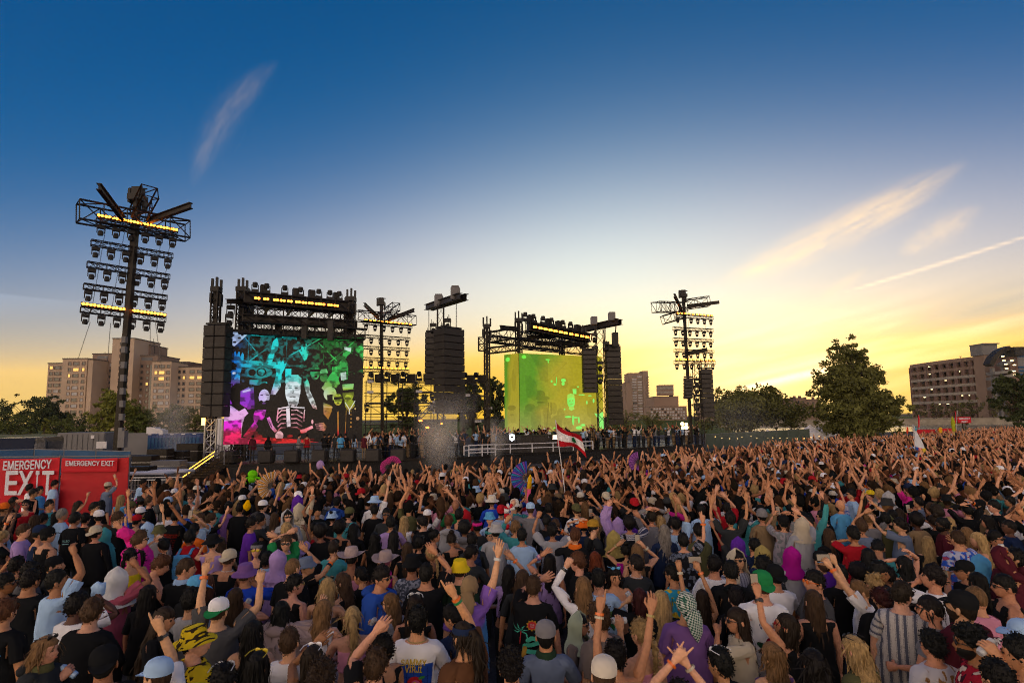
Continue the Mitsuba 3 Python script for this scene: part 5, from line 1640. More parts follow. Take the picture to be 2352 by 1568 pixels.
for px in (1221, 1233, 1244, 1255, 1266, 1278, 1289, 1302, 1315, 1328, 1340):
 p = a + (b - a) * ((px - 1212) / 140)
 blinder(k, p + np.array([d[1], -d[0], 0]) * .55 + [0, 0, -.05], d, 1.05, rad=(8, 2.0, .16))
for px in (1207, 1225, 1246, 1265, 1291, 1309):
 moving_light(k, a + (b - a) * ((px - 1212) / 140) + [0, 0, .45], d, 1.5, 1)
for px in (1218, 1258, 1282, 1326):
 part(k, 'winch_box', bx(a + (b - a) * ((px - 1212) / 140) + [0, .3, .8], (.5, .5, .7), d, np.cross((0, 0, 1), d)), 'm_blackmetal')
across(k, at(1120, 775, 47.), at(1192, 764, 48.3), .7, .9)
across(k, at(1118, 806, 47.), at(1195, 797, 48.3), .7, .5)
across(k, at(1106, 775, 46.5), at(1106, 806, 46.5), .5, .5, 'brace_frame')
across(k, at(1196, 790, 48.4), at(1355, 806, 51.8), .7, .8, 'truss_beam', .05, .7)
across(k, at(1200, 768, 48.4), at(1290, 790, 58.), .6, .6)
across(k, at(1345, 785, 51.8), at(1290, 792, 58.), .6, .6)
across(k, at(1128, 778, 48.), at(1290, 800, 58.), .6, .6)
part(k, 'roof_beam', ibeam(at(1210, 775, 49.), at(1345, 768, 54.), .35, .25), 'm_blackmetal')
part(k, 'roof_beam', ibeam(at(1230, 788, 49.), at(1350, 790, 55.), .35, .25), 'm_blackmetal')
part(k, 'outrigger_beam', ibeam(at(1190, 756, 48.3), at(1149, 752, 46.), .35, .25), 'm_blackmetal')
a2, b2 = at(1327, 758, 54), at(1419, 738, 48.5)
part(k, 'crane_beam', joined([ibeam(a2, b2, .5, .4), ibeam(a2 + [.4, .3, 0], b2 + [.4, .3, 0], .45, .35)]), 'm_blackmetal')
for px, py, dd in ((1364, 737, 51), (1405, 727, 49)):
 part(k, 'winch_box', cbx(at(px, py, dd), (.6, .6, .8), ch=.05), 'm_grey')
q0 = at(1377, 750, 50.5)
part(k, 'crane_mast', truss((q0[0], 50.5, 0), q0, .75, .75, (0, 1, 0), r=.05, pitch=.9), 'm_blackmetal')
for px, py in ((1365, 765), (1366, 795), (1392, 785), (1378, 830), (1378, 860)):
 moving_light(k, at(px, py, 50), (1, 0, 0), 1.6, -1, tilt=.5)
part(k, 'hoist_chain', joined([bar(at(1415, 745, 49.5), at(1411, 795, 50.5), .05, 4), bx(at(1413, 780, 50), (.5, .5, 1.3)), bar(at(1391, 752, 50), at(1391, 780, 50), .03, 4)]), 'm_black')
k = thing('truss_mast', 'slim truss mast hung with lights beside the far light tower', 'truss')
q0 = at(1600, 832, 54.5)
part(k, 'mast', truss((q0[0], 54.5, 0), q0, .7, .7, (0, 1, 0), r=.05, pitch=.8), 'm_blackmetal')
for py in (868, 885, 905, 925, 948):
 moving_light(k, at(1600, py, 54.2), (1, 0, 0), 1.5, -1)
part(k, 'top_beam', ibeam(at(1578, 812, 54.8), at(1625, 803, 53.6), .35, .3), 'm_blackmetal')
# ---------------------------------------------------------------- scaffolds between the walls
def scaffold(label, x0, x1, ytop, ybot, depth, nx, nz, dd=2.2):
 k = thing('scaffold', label, 'scaffold')
 a, b = at(x0, ytop, depth), at(x1, ytop, depth)
 zt, zb = a[2], max(at(x0, ybot, depth)[2], 0)
 xs = np.linspace(a[0], b[0], nx + 1)
 zs = np.linspace(zb, zt, nz + 1)
 rs = np.random.default_rng(int(x0))
 for x in xs:
  for y in (depth, depth + dd):
   part(k, 'standard', bar((x, y, 0), (x, y, zt + .5 * rs.random()), .05, 4), 'm_blackmetal')
 for z in zs[1:]:
  for y in (depth, depth + dd):
   part(k, 'ledger', joined([bar((xs[0] - .2, y, z), (xs[-1] + .2, y, z), .045, 4), bar((xs[0] - .2, y, z - .35), (xs[-1] + .2, y, z - .35), .03, 3)]), 'm_blackmetal')
  for x in xs:
   part(k, 'transom', bar((x, depth, z), (x, depth + dd, z), .04, 3), 'm_blackmetal')
  if rs.random() < .8:
   i = rs.integers(0, nx)
   part(k, 'deck_board', bx(((xs[i] + xs[i + 1]) / 2, depth + dd / 2, z + .08), (xs[i + 1] - xs[i], dd * .8, .08)), 'm_grey')
 for i in range(nx):
  for j in range(nz):
   if rs.random() < .55:
    s0, s1 = (0, 1) if rs.random() < .5 else (1, 0)
    part(k, 'brace', bar((xs[i + s0], depth - .05, zs[j]), (xs[i + s1], depth - .05, zs[j + 1]), .035, 3), 'm_blackmetal')
 for j in range(1, nz + 1):
  for i in range(nx + 1):
   if rs.random() < .45:
    moving_light(k, (xs[i] + .2, depth - .3, zs[j] - .1), (1, 0, 0), 1.5, -1, tilt=.5)
   if rs.random() < .3:
    part(k, 'label_plate', bx((xs[i] + .5, depth - .1, zs[j] + .1), (.7, .04, .28)), 'm_white')
 for i in range(nx * 2):
  x = xs[0] + (xs[-1] - xs[0]) * (i + .5) / (nx * 2)
  if i % 2:
   part(k, 'flight_case', bx((x, depth + .5, zt + .5), (.9, .7, .8)), 'm_blackmetal')
  else:
   moving_light(k, (x, depth + .2, zt + .1), (1, 0, 0), 1.9, 1, tilt=.5)
 return k
scaffold('scaffold with lamps behind the left end of the stage between the video walls', 841, 990, 878, 1000, 60, 4, 5)
scaffold('scaffold right of the two big hanging speakers', 1062, 1112, 880, 1000, 58, 2, 4)
# a square light frame standing on its corner
k = thing('diamond_light_frame', 'square silver truss frame standing on its corner on stage before the scaffold', 'stage light')
c = at(992, 961, 52)
s = 1.25
cs = [c + [0, 0, s], c + [s, 0, 0], c + [0, 0, -s], c + [-s, 0, 0]]
for i in range(4):
 part(k, 'frame_side', truss(cs[i], cs[(i + 1) % 4], .28, .28, (0, 1, .01), r=.03, pitch=.3), 'm_steel')
for q in (cs[3] + [.2, -.25, -.2], cs[2] + [-.4, -.25, .4], cs[1] + [-.2, -.25, -.5]):
 lamp(k, 'lens', bx(q, (.3, .06, .14)), 'm_amber', AMBER)
# ---------------------------------------------------------------- stage
k = thing('stage', 'long dark stage platform in front of the video walls', 'stage')
zd = .82
fp = [at(516, 1062, 34.0), at(1065, 1052, 38.5), at(1370, 1040, 45.0), at(1614, 1028, 51.0)]
front = np.array([[p[0], p[1]] for p in fp])
backp = np.array([[fp[3][0] + 1, 62], [fp[0][0] - 1.5, 50]])
poly = Polygon(np.vstack([front, backp]))
part(k, 'deck', extr(poly, .12, (0, 0, zd - .12), (1, 0, 0), (0, 1, 0), (0, 0, 1)), 'm_blackmetal')
for i in range(3):
 a, b = front[i], front[i + 1]
 X = np.array([*norm(np.r_[b - a, 0])[:2], 0])
 Y = np.array([-X[1], X[0], 0])
 L = np.linalg.norm(b - a)
 n = int(L / 2.4)
 for j in range(n):
  q = np.r_[a + (b - a) * (j + .5) / n, (zd - .14) / 2]
  part(k, 'skirt_panel', bx(q + Y * .1, (L / n - .03, .08, zd - .14), X, Y), 'm_black')
# black crowd railing along the front of the stage, part by part
k = thing('stage_railing', 'black steel railing along the left front of the stage', 'railing')
def railing(k, a, b, z, h, n, m, rails=3, r=.028, infill=False):
 for i in range(n + 1):
  p = a + (b - a) * i / n
  part(k, 'railing_post', bar((p[0], p[1], z), (p[0], p[1], z + h), r * 1.2, 5), m)
 for j in range(rails):
  zz = z + h * (1 - j / max(rails, 1))
  part(k, 'rail', bar((a[0], a[1], zz), (b[0], b[1], zz), r, 5), m)
 if infill:
  X = norm(np.r_[b - a, 0])
  bars = [bar((*(a + (b - a) * i / (n * 9)), z + .1), (*(a + (b - a) * i / (n * 9)), z + h), .012, 3) for i in range(n * 9)]
  part(k, 'railing_bars', joined(bars), m)
railing(k, front[0] + [.1, .25], front[1] + [0, .25], zd, 1.1, 12, 'm_blackmetal', 2)
k = thing('stage_railing', 'black railing on the right part of the stage below the far light tower', 'railing')
railing(k, front[2] + [.2, .25], front[3] + [0, .25], zd, 1.15, 8, 'm_blackmetal', 3)
k = thing('front_barrier', 'white metal barrier in the middle of the stage front', 'railing')
a, b = np.array(at(1066, 1050, 36.5)[:2]), np.array(at(1362, 1038, 41.0)[:2])
railing(k, a, b, at(1066, 1045, 36.5)[2], .62, 6, 'm_white', 2, .035)
a2, b2 = np.array(at(1077, 1050, 36.0)[:2]), np.array(at(1138, 1048, 36.6)[:2])
railing(k, a2, b2, at(1066, 1045, 36.)[2] - .1, .75, 2, 'm_white', 3, .035)
k = thing('ramp_railing', 'grey railing of the sloping stage side at left', 'railing')
a, b = np.array(at(515, 1060, 34.2)[:2]), np.array(at(470, 1040, 44.)[:2])
railing(k, a, b, zd, 1.1, 4, 'm_grey', 2, .03, True)
# monitor wedges and subs along the stage edge
for i, px in enumerate((525, 612, 672, 735, 800, 858, 915)):
 p = at(px, 1060, 35.0)
 kk = thing('stage_monitor', ('black stage monitor at the left front corner of the stage', 'black stage monitor below the left video wall, second from left', 'black stage monitor below the left video wall, third from left', 'black stage monitor below the left video wall, fourth from left', 'black stage monitor near the right end of the left video wall', 'black stage monitor below the light tower behind the left video wall', 'black stage monitor before the scaffold, last of the row')[i], 'loudspeaker', 'black stage monitors along the stage edge')
 put(numbered(kk + '__cabinet'), cbx((p[0], p[1], zd + .42), (.9, .7, .8), ch=.06), 'm_cabinet')
 put(numbered(kk + '__grille'), bx((p[0], p[1] - .365, zd + .42), (.78, .03, .66)), 'm_grille')
# the silver leg under the left speaker wall
k = thing('truss_pillar', 'silver truss leg below the left speaker wall', 'truss')
for px in (472, 498):
 p = at(px, 962, 36.8)
 part(k, 'upright', joined([bar((p[0], 36.8, 0), p, .07, 6), bar((p[0], 37.6, 0), (p[0], 37.6, p[2]), .07, 6)]), 'm_steel')
pa, pb = at(472, 962, 36.8), at(498, 962, 36.8)
zz = np.linspace(0, pa[2], 6)
for i in range(5):
 part(k, 'brace', joined([bar((pa[0], 36.8, zz[i]), (pb[0], 36.8, zz[i + 1]), .035, 4), bar((pb[0], 36.8, zz[i]), (pa[0], 36.8, zz[i + 1]), .035, 4), bar((pa[0], 36.8, zz[i + 1]), (pb[0], 36.8, zz[i + 1]), .03, 4)]), 'm_steel')
lamp(k, 'lens', bx(at(467, 968, 36.5), (.2, .1, .5)), 'm_amber', (5, 2.4, .5))
k = thing('stage_steps', 'dark steps up to the stage left side with glowing amber handrail lights', 'steps')
s0, s1 = at(428, 1100, 32.0), at(498, 1050, 35.5)
for i in range(8):
 q = s0 + (s1 - s0) * (i + .5) / 8
 part(k, 'step', bx((q[0] + .6, q[1] + .5, q[2] * .5), (1.4, 1.0, max(q[2], .2))), 'm_blackmetal')
for j in range(3):
 o = np.array([-.05 + .5 * j, .3 * j, .55])
 part(k, 'handrail', bar(s0 + o + [0, .2, 0], s1 + o + [0, .2, 0], .03, 5), 'm_blackmetal')
for i in range(9):
 for j in range(2):
  q = s0 + (s1 - s0) * (i + .3 + .3 * j) / 9 + [0, -.3, .18 + .22 * j]
  dd = norm(s1 - s0)
  lamp(k, 'strip_light', bx(q, (.34, .04, .045), dd, np.cross((0, 0, 1.), dd) * -1 if 0 else norm(np.cross((0, 0, 1.), dd)), np.cross(dd, norm(np.cross((0, 0, 1.), dd)))), 'm_amber', (2.6, 1.2, .14))
k = thing('lamp_stand', 'three bright yellow floor lights at the right end of the stage', 'stage light')
for px, py, r in ((1567, 973, .16), (1576, 981, .2), (1576, 973.5, .14), (1568, 982, .15)):
 p = at(px, py, 50.0)
 kk = part(k, 'lamp_housing', tube_(p + [0, .02, 0], p + [0, .35, 0], r * 1.25, r * .8, 10), 'm_black')
 lamp(kk, 'lens', tube_(p, p + [0, -.03, 0], r, r * .95, 12), 'm_amber', (9, 6.0, 1.6))
part(k, 'stand', joined([bar((at(1572, 990, 50.2)[0], 50.3, zd), at(1572, 970, 50.3), .04, 5)]), 'm_black')
for i, px in enumerate((1175, 1294)):
 p = at(px + (20 if i == 0 else 0), 1008 if i == 0 else 1009, 42)
 p = at((1174, 1299)[i] + 2, 1004, 42.)
 k = thing('booth_sign', ('white hexagon light sign on the performer booth, left one', 'white hexagon light sign on the performer booth, right one')[i], 'sign')
 hexo = Polygon([(math.cos(t) * .26, math.sin(t) * .29) for t in np.arange(6) * math.pi / 3 + .5])
 lamp(k, 'outline', extr(hexo.difference(affinity.scale(hexo, .55, .3)), .05, p, (1, 0, 0), (0, 0, 1), (0, -1, 0)), 'm_cool', COOL)
k = thing('booth_screen', 'small glowing screen on the performer booth between the hexagon signs', 'screen')
p = at(1279, 1004, 42.)
put(numbered(k + '__case'), bx(p + [0, .06, 0], (.75, .1, .5)), 'm_black')
lamp(k, 'display', joined([bx(p + [0, 0, .12 - .12 * i], (.62, .02, .07)) for i in range(3)]), 'm_warm', (3.4, 2.4, 1.7))
k = thing('performer_booth', 'dark performer booth in the middle of the stage', 'table')
pa, pb = at(1150, 1018, 42.3), at(1330, 1016, 44.)
put(numbered(k + '__table_top'), bx(((pa[0] + pb[0]) / 2, 43.2, at(1200, 1000, 43)[2]), (pb[0] - pa[0], 1.2, .08)), 'm_black')
for i in range(5):
 x = pa[0] + (pb[0] - pa[0]) * (i + .5) / 5
 put(numbered(k + '__front_panel'), bx((x, 42.7, (zd + at(1200, 1001, 43)[2]) / 2), ((pb[0] - pa[0]) / 5 - .04, .06, at(1200, 1001, 43)[2] - zd)), 'm_cabinet')
# ---------------------------------------------------------------- left side: banners, fences, vans, cabins
BD = 17.0
p0_, p1_, p2_ = at(-30, 1050, BD), at(138, 1049, BD), at(297, 1053, BD)
zt_ = at(137, 1050, BD)[2]
def banner_mesh(x0, x1, z0, z1, y, seed, sag=.03, nx=30, nz=14, amp=.035):
 X, Z = np.meshgrid(np.linspace(x0, x1, nx), np.linspace(z0, z1, nz))
 n = meshkit.fbm(np.stack([X * 1.6 + Z * .9, Z * 1.1, 0 * X + seed], -1), 3, seed) - .5
 Y = y + n * amp * 2.4
 Zs = Z - sag * np.sin((X - x0) / (x1 - x0) * np.pi) * (Z - z0) / (z1 - z0)
 v = np.stack([X, Y, Zs], -1).reshape(-1, 3)
 i, j = np.meshgrid(np.arange(nz - 1), np.arange(nx - 1), indexing='ij')
 A, B, C, D = i * nx + j, i * nx + j + 1, (i + 1) * nx + j + 1, (i + 1) * nx + j
 f = np.concatenate([np.stack([A, B, C], -1).reshape(-1, 3), np.stack([A, C, D], -1).reshape(-1, 3)])
 return solid_sheet(v, f, .012)
def solid_sheet(v, f, th):
 n = np.zeros_like(v)
 c = np.cross(v[f[:, 1]] - v[f[:, 0]], v[f[:, 2]] - v[f[:, 0]])
 for q in range(3):
  np.add.at(n, f[:, q], c)
 n /= np.maximum(np.linalg.norm(n, axis=1, keepdims=True), 1e-9)
 e = np.sort(np.vstack([f[:, [0, 1]], f[:, [1, 2]], f[:, [2, 0]]]), axis=1)
 raw = np.vstack([f[:, [0, 1]], f[:, [1, 2]], f[:, [2, 0]]])
 u, first, cnt = np.unique(e, axis=0, return_index=True, return_counts=True)
 rim = raw[first[cnt == 1]]
 m = len(v)
 side = np.vstack([np.stack([rim[:, 1], rim[:, 0], rim[:, 0] + m], 1), np.stack([rim[:, 1], rim[:, 0] + m, rim[:, 1] + m], 1)])
 return np.vstack([v, v - n * th]), np.vstack([f, f[:, ::-1] + m, side])
k = thing('exit_banner', 'big red banner with EMERGENCY EXIT in huge white letters at the left edge', 'banner')
put(numbered(k + '__cloth'), banner_mesh(p0_[0], p1_[0], .05, zt_, BD, 3), 'm_red', True)
X, Z = (1, 0, 0), (0, 0, 1)
q = at(7, 1079, BD - .11)
put(numbered(k + '__lettering'), word('EMERGENCY', .265, q + [0, 0, .0], norm(at(116, 1073, BD) - at(7, 1077, BD)), Z, .012, True, np.linalg.norm(at(117, 1075, BD) - at(7, 1079, BD))), 'm_letter')
for ch_, x0, x1 in (('E', 10.5, 38.5), ('X', 40.5, 73.5), ('I', 79.5, 87.5), ('T', 94, 121)):
 q = at(x0, 1135, BD - .11)
 put(numbered(k + '__lettering'), word(ch_, .70, q, (1, 0, 0), Z, .012, True, at(x1, 1135, BD)[0] - at(x0, 1135, BD)[0]), 'm_letter')
k = thing('exit_banner', 'red banner with a smaller EMERGENCY EXIT strip beside the huge lettered one', 'banner')
put(numbered(k + '__cloth'), banner_mesh(p1_[0] + .06, p2_[0], .05, zt_ - .02, BD, 5, .05), 'm_reddeep', True)
s0_, s1_ = at(141, 1084, BD - .07), at(271, 1051, BD - .07)
put(numbered(k + '__strip'), banner_mesh(s0_[0], s1_[0], s0_[2], s1_[2], BD - .09, 8, .02, 24, 8, .012), 'm_red', True)
q = at(151, 1069, BD - .15)
put(numbered(k + '__lettering'), word('EMERGENCY EXIT', .145, q, (1, 0, -.01), Z, .012, True, np.linalg.norm(at(261, 1069, BD) - at(151, 1069, BD))), 'm_letter')
k = thing('banner_frame', 'grey steel fence posts and top rail holding the red exit banners', 'fence')
for px in (-30, 138.5, 297.5):
 p = at(px, 1049, BD + .06)
 part(k, 'fence_post', bar((p[0], p[1], 0), (p[0], p[1], zt_ + .06), .03, 6), 'm_grey')
part(k, 'top_rail', bar((p0_[0], BD + .08, zt_ + .03), (p2_[0], BD + .08, zt_ + .01), .022, 6), 'm_grey')
def fence(label, pts, h, m, pitch=2.4, name='mesh_fence', cat_='fence'):
 k = thing(name, label, cat_)
 for a, b in zip(pts, pts[1:]):
  a, b = np.asarray(a, float), np.asarray(b, float)
  n = max(1, int(np.linalg.norm(b - a) / pitch))
  X = norm(np.r_[b - a, 0])
  Y = np.array([-X[1], X[0], 0])
  for i in range(n):
   q0, q1 = a + (b - a) * i / n, a + (b - a) * (i + 1) / n
   L = np.linalg.norm(q1 - q0)
   part(k, 'fence_panel', joined([bx(np.r_[(q0 + q1) / 2, h / 2 + .05], (L - .08, .03, h - .12), X, Y)]), m)
   part(k, 'fence_frame', joined([bar(np.r_[q0, 0], np.r_[q0, h + .08], .03, 5), bar(np.r_[q0, h], np.r_[q1, h], .025, 5)]), 'm_grey')
 return k
def gpt(px, py, z):
 return on(px, py, z)[:2]
fence('long fence with blue screening behind the red exit banners at the left', [at(-60, 1020, 26)[:2], at(80, 1030, 27)[:2], at(300, 1052, 24)[:2]], 2.25, 'm_bluescreen')
fence('dark screened fence behind the vans under the trees', [at(-60, 1010, 62)[:2], at(130, 1010, 62)[:2]], 2.3, 'm_green_cloth', 3.2)
fence('dark screened fence behind the blue cabins', [at(280, 1012, 58)[:2], at(470, 1014, 58)[:2]], 2.4, 'm_grey', 3.0)
def barrier(label, px, py, depth, w=2.2, ang=0.):
 k = thing('crowd_barrier', label, 'barrier', 'grey steel crowd barriers right of the exit banners')
 c = at(px, py, depth)
 c[2] = 0
 X = np.array([math.cos(ang), math.sin(ang), 0])
 a, b = c - X * w / 2, c + X * w / 2
 part(k, 'frame', joined([bar(a, a + [0, 0, 1.1], .022), bar(b, b + [0, 0, 1.1], .022), bar(a + [0, 0, 1.1], b + [0, 0, 1.1], .022), bar(a + [0, 0, .2], b + [0, 0, .2], .02)]), 'm_steel')
 part(k, 'upright_bars', joined([bar(a + X * w * i / 15 + [0, 0, .2], a + X * w * i / 15 + [0, 0, 1.1], .009, 3) for i in range(1, 15)]), 'm_steel')
 for q in (a, b):
  part(k, 'foot', bx(q + [0, 0, .03], (.08, .7, .05)), 'm_steel')
for i, (px, d) in enumerate(((318, 19.), (352, 19.5), (388, 20.5), (322, 23.), (362, 24.))):
 barrier(('grey crowd barrier right beside the red banner end', 'grey crowd barrier, second from the red banner', 'grey crowd barrier, nearest to the truss leg', 'grey crowd barrier farther back behind the banner end', 'grey crowd barrier farther back, right one')[i], px, 1080, d)
def van(label, px, depth, L, H, W_, ang, tone='m_van'):
 """A panel van; its nose points along ang."""
 k = thing('van', label, 'van')
 X = np.array([math.cos(ang), math.sin(ang), 0])
 Y = np.array([-X[1], X[0], 0])
 c = at(px, 1015, depth)
 c[2] = 0
 prof = Polygon([(-L / 2, .45), (-L / 2, H - .15), (-L / 2 + .15, H), (L * .22, H), (L * .36, H * .62), (L / 2 - .1, H * .52), (L / 2, .75), (L / 2, .45)]).buffer(.06).simplify(.02)
 v, f = extr(prof, W_, c - Y * W_ / 2, X, (0, 0, 1), Y)
 put(numbered(k + '__body'), (v, f), tone)
 ws = Polygon([(L * .235, H * .95), (L * .345, H * .66), (L * .33, H * .64), (L * .15, H * .64), (L * .15, H * .95)])
 for s in (-1, 1):
  put(numbered(k + '__side_window'), extr(ws, .02, c + Y * s * (W_ / 2 + .008), X, (0, 0, 1), Y), 'm_pane')
  put(numbered(k + '__side_window'), extr(box(-L * .42, H * .62, L * .12, H * .90), .02, c + Y * s * (W_ / 2 + .008), X, (0, 0, 1), Y), 'm_pane')
  for wx in (-L * .32, L * .32):
   kk = part(k, 'wheel', tube_(c + X * wx + Y * s * (W_ / 2 - .2) + [0, 0, .36], c + X * wx + Y * s * (W_ / 2 + .02) + [0, 0, .36], .36, .36, 16), 'm_black')
   part(kk, 'rim', tube_(c + X * wx + Y * s * (W_ / 2 + .02) + [0, 0, .36], c + X * wx + Y * s * (W_ / 2 + .04) + [0, 0, .36], .2, .18, 12), 'm_steel')
 for s in (-1, 1):
  p = c + X * (L / 2 + .05) + Y * s * W_ * .36 + [0, 0, .85]
  if s < 0:
   lamp(k, 'headlight', bx(p, (.06, .3, .16), X, Y), 'm_warm', (5, 2.8, 1.2))
  else:
   part(k, 'headlight', bx(p, (.06, .3, .16), X, Y), 'm_white')
 n = norm(np.array([L * .14, 0, -H * .38]))
 part(k, 'windscreen', bx(c + X * L * .295 + [0, 0, H * .815], (.03, W_ * .86, H * .42), norm(X * H * .38 + np.array([0, 0, L * .14])), Y, norm(np.array([0, 0, H * .38]) - X * L * .14)), 'm_pane')
van('black high roofed van by the trees at left', 44, 36, 5.6, 2.55, 2.0, -1.0)
van('black van parked behind the high roofed van', 76, 39, 5.4, 2.5, 2.0, -1.15)
van('low black minivan at the left edge in front of the high roofed van', 10, 33, 4.8, 1.95, 1.9, -.75)
rge = np.random.default_rng(14)
for i, (px, dep, w, h, m) in enumerate(((318, 30, 1.6, 1.0, 'm_blackmetal'), (335, 33, 1.2, 1.4, 'm_blackmetal'), (352, 31, 2.2, .8, 'm_grey'), (368, 35, 1.3, 1.7, 'm_blackmetal'), (388, 33, 1.8, 1.1, 'm_grey'), (404, 36, 1.4, 1.5, 'm_blackmetal'), (420, 34, 1.9, .9, 'm_grey'), (436, 38, 1.5, 1.9, 'm_blackmetal'))):
 k = thing('equipment_case', 'black wheeled equipment case, %s from the red banner end' % ('first second third fourth fifth sixth seventh last'.split()[i]), 'case', 'equipment cases parked behind the barriers')
 p = at(px, 1060, dep)
 put(numbered(k + '__box'), cbx((p[0], dep, h / 2 + .12), (w, .8, h), ch=.03), m)
 put(numbered(k + '__lid_edge'), joined([bx((p[0], dep, h * .72 + .12), (w + .02, .82, .04)), bx((p[0], dep, .14), (w + .02, .82, .05))]), 'm_steel')
 for sx in (-1, 1):
  put(numbered(k + '__caster'), tube_((p[0] + sx * w * .4, dep - .36, .06), (p[0] + sx * w * .4, dep - .3, .06), .06, .06, 8), 'm_black')
for i, (px, dep) in enumerate(((346, 28), (395, 29))):
 k = thing('work_table', ('folding table with a white cover behind the barriers, left one', 'folding table with a white cover behind the barriers, right one')[i], 'table')
 p = at(px, 1060, dep)
 put(numbered(k + '__cover'), cbx((p[0], dep, .92), (2.0, .9, .14), ch=.05), 'm_white')
 for sx in (-1, 1):
  put(numbered(k + '__leg'), bar((p[0] + sx * .85, dep, 0), (p[0] + sx * .85, dep, .86), .025, 5), 'm_steel')
k = thing('storage_container', 'long grey storage container beside the near light tower', 'container')
ca, cb = at(129, 1015, 48), at(239, 1015, 48)
zc = at(180, 1010, 48)[2]
part(k, 'body', cbx(((ca[0] + cb[0]) / 2, 49.3, 1.35), (cb[0] - ca[0], 2.5, 2.7), ch=.05), 'm_grey')
for i in range(9):
 part(k, 'wall_panel', bx((ca[0] + (cb[0] - ca[0]) * (i + .5) / 9, 48.03, 1.35), ((cb[0] - ca[0]) / 9 - .1, .06, 2.4)), 'm_grey')
part(k, 'sign', bx((ca[0] + (cb[0] - ca[0]) * .76, 47.97, 2.3), (.3, .03, .3)), 'm_white')
part(k, 'sign', bx((ca[0] + (cb[0] - ca[0]) * 1.02, 47.6, 1.6), (.9, .03, .6)), 'm_white')
for i in range(14):
 px = 341 + i * 8.6
 k = thing('portable_toilet', f"blue portable toilet cabin, {('leftmost', 'second', 'third', 'fourth', 'fifth', 'sixth', 'seventh', 'eighth', 'ninth', 'tenth', 'eleventh', 'twelfth', 'thirteenth', 'last')[i]} from the left in its row", 'portable toilet', 'blue portable toilets in a row behind the barriers')
 p = at(px, 1030, 52)
 put(numbered(k + '__cabin'), cbx((p[0], 52.6, 1.15), (.98 * 8.6 / FOC * 52 / .362 * .95 if 0 else .345, 1.1, 2.3), ch=.02), 'm_bluewall')
 put(numbered(k + '__door'), bx((p[0], 52.03, 1.1), (.26, .04, 1.9)), 'm_bluescreen')
 put(numbered(k + '__roof'), cbx((p[0], 52.6, 2.36), (.36, 1.15, .1), ch=.02), 'm_white' if i % 3 == 0 else 'm_bluewall')
for i, (px, w) in enumerate(((352, .9), (366, .7), (374, .5))):
 k = thing('white_crate', ('white crate on the roofs of the blue cabins, largest of the three', 'white crate on the roofs of the blue cabins, middle one', 'white crate on the roofs of the blue cabins, right one')[i], 'crate')
 put(k, cbx((at(px, 1000, 52.6)[0], 52.6, 2.42 + w * .35), (w, .8, w * .7), ch=.03), 'm_white')
k = thing('white_container', 'white metal container behind the stage railing left of the video wall', 'container')
ca = at(489, 975, 50)
part(k, 'body', cbx((ca[0] + .8, 51.2, 1.9), (2.6, 2.4, 3.8), ch=.04), 'm_tent')
for i in range(8):
 part(k, 'wall_rib', bx((ca[0] - .4 + i * .34, 49.97, 1.9), (.12, .06, 3.6)), 'm_tent')
# ---------------------------------------------------------------- right side: tents, fence, flags, signs
def tent(label, px, ytop, yev, ybot, wpx, depth, name='white_tent'):
 k = thing(name, label, 'tent')
 t = at(px, ytop, depth)
 w = wpx * depth / FOC
 ze = at(px, yev, depth)[2]
 o = np.array([t[0], depth + w / 2, 0])
 n, rows_ = 16, []
 for i in range(9):
  u = i / 8
  s_ = (1 - u) ** 1.75
  ring = []
  for q in range(n):
   a = q * 2 * np.pi / n + np.pi / 4
   c_, s2 = math.cos(a), math.sin(a)
   m = max(abs(c_), abs(s2))
   ring.append([c_ / m * w / 2 * (1 - u ** .62) if u < 1 else 0, s2 / m * w / 2 * (1 - u ** .62) if u < 1 else 0, ze + (t[2] - ze) * u])
  rows_.append(ring)
 v = np.array(rows_).reshape(-1, 3) + o
 i, j = np.meshgrid(np.arange(8), np.arange(n), indexing='ij')
 A, B, C, D = i * n + j, i * n + (j + 1) % n, (i + 1) * n + (j + 1) % n, (i + 1) * n + j
 part(k, 'roof', (v, np.concatenate([np.stack([A, B, C], -1).reshape(-1, 3), np.stack([A, C, D], -1).reshape(-1, 3)])), 'm_tent')
 part(k, 'valance', joined([bx(o + [0, -w / 2, ze - .15], (w, .04, .35)), bx(o + [w / 2, 0, ze - .15], (.04, w, .35)), bx(o + [-w / 2, 0, ze - .15], (.04, w, .35))]), 'm_tent')
 for sx in (-1, 1):
  for sy in (-1, 1):
   part(k, 'leg', bar(o + [sx * w * .48, sy * w * .48, 0], o + [sx * w * .48, sy * w * .48, ze], .04, 5), 'm_steel')
 part(k, 'side_wall', joined([bx(o + [0, w / 2 - .1, ze / 2], (w * .95, .03, ze)), bx(o + [0, -w / 2 + .05, ze / 2], (w * .95, .03, ze * .98))]), 'm_tent')
 return k
tent('large white peaked tent left of the tall tree', 1874, 975, 993, 1010, 50, 75)
tent('smaller white tent peak right behind the large one', 1888, 977, 989, 1008, 28, 82)
tent('white tent peak before the dark side of the booth', 1896, 978, 989, 1008, 22, 86)
tent('white tent peak, last but one of the row under the tall tree', 1906, 978, 989, 1008, 22, 88)
tent('white tent peak at the right end of the row under the tall tree', 1916, 975, 988, 1008, 26, 90)
tent('white tent top above the fence below the wide tree mound', 1769, 985, 1000, 1012, 26, 78)
fence('long green screened fence right of the stage under the tree mound', [at(1620, 1000, 56)[:2], at(1860, 1000, 72)[:2]], 1.6, 'm_green_cloth', 3.0)
rngf = np.random.default_rng(9)
k = thing('fairy_lights', 'string of small orange lamps along the green fence', 'lamps')
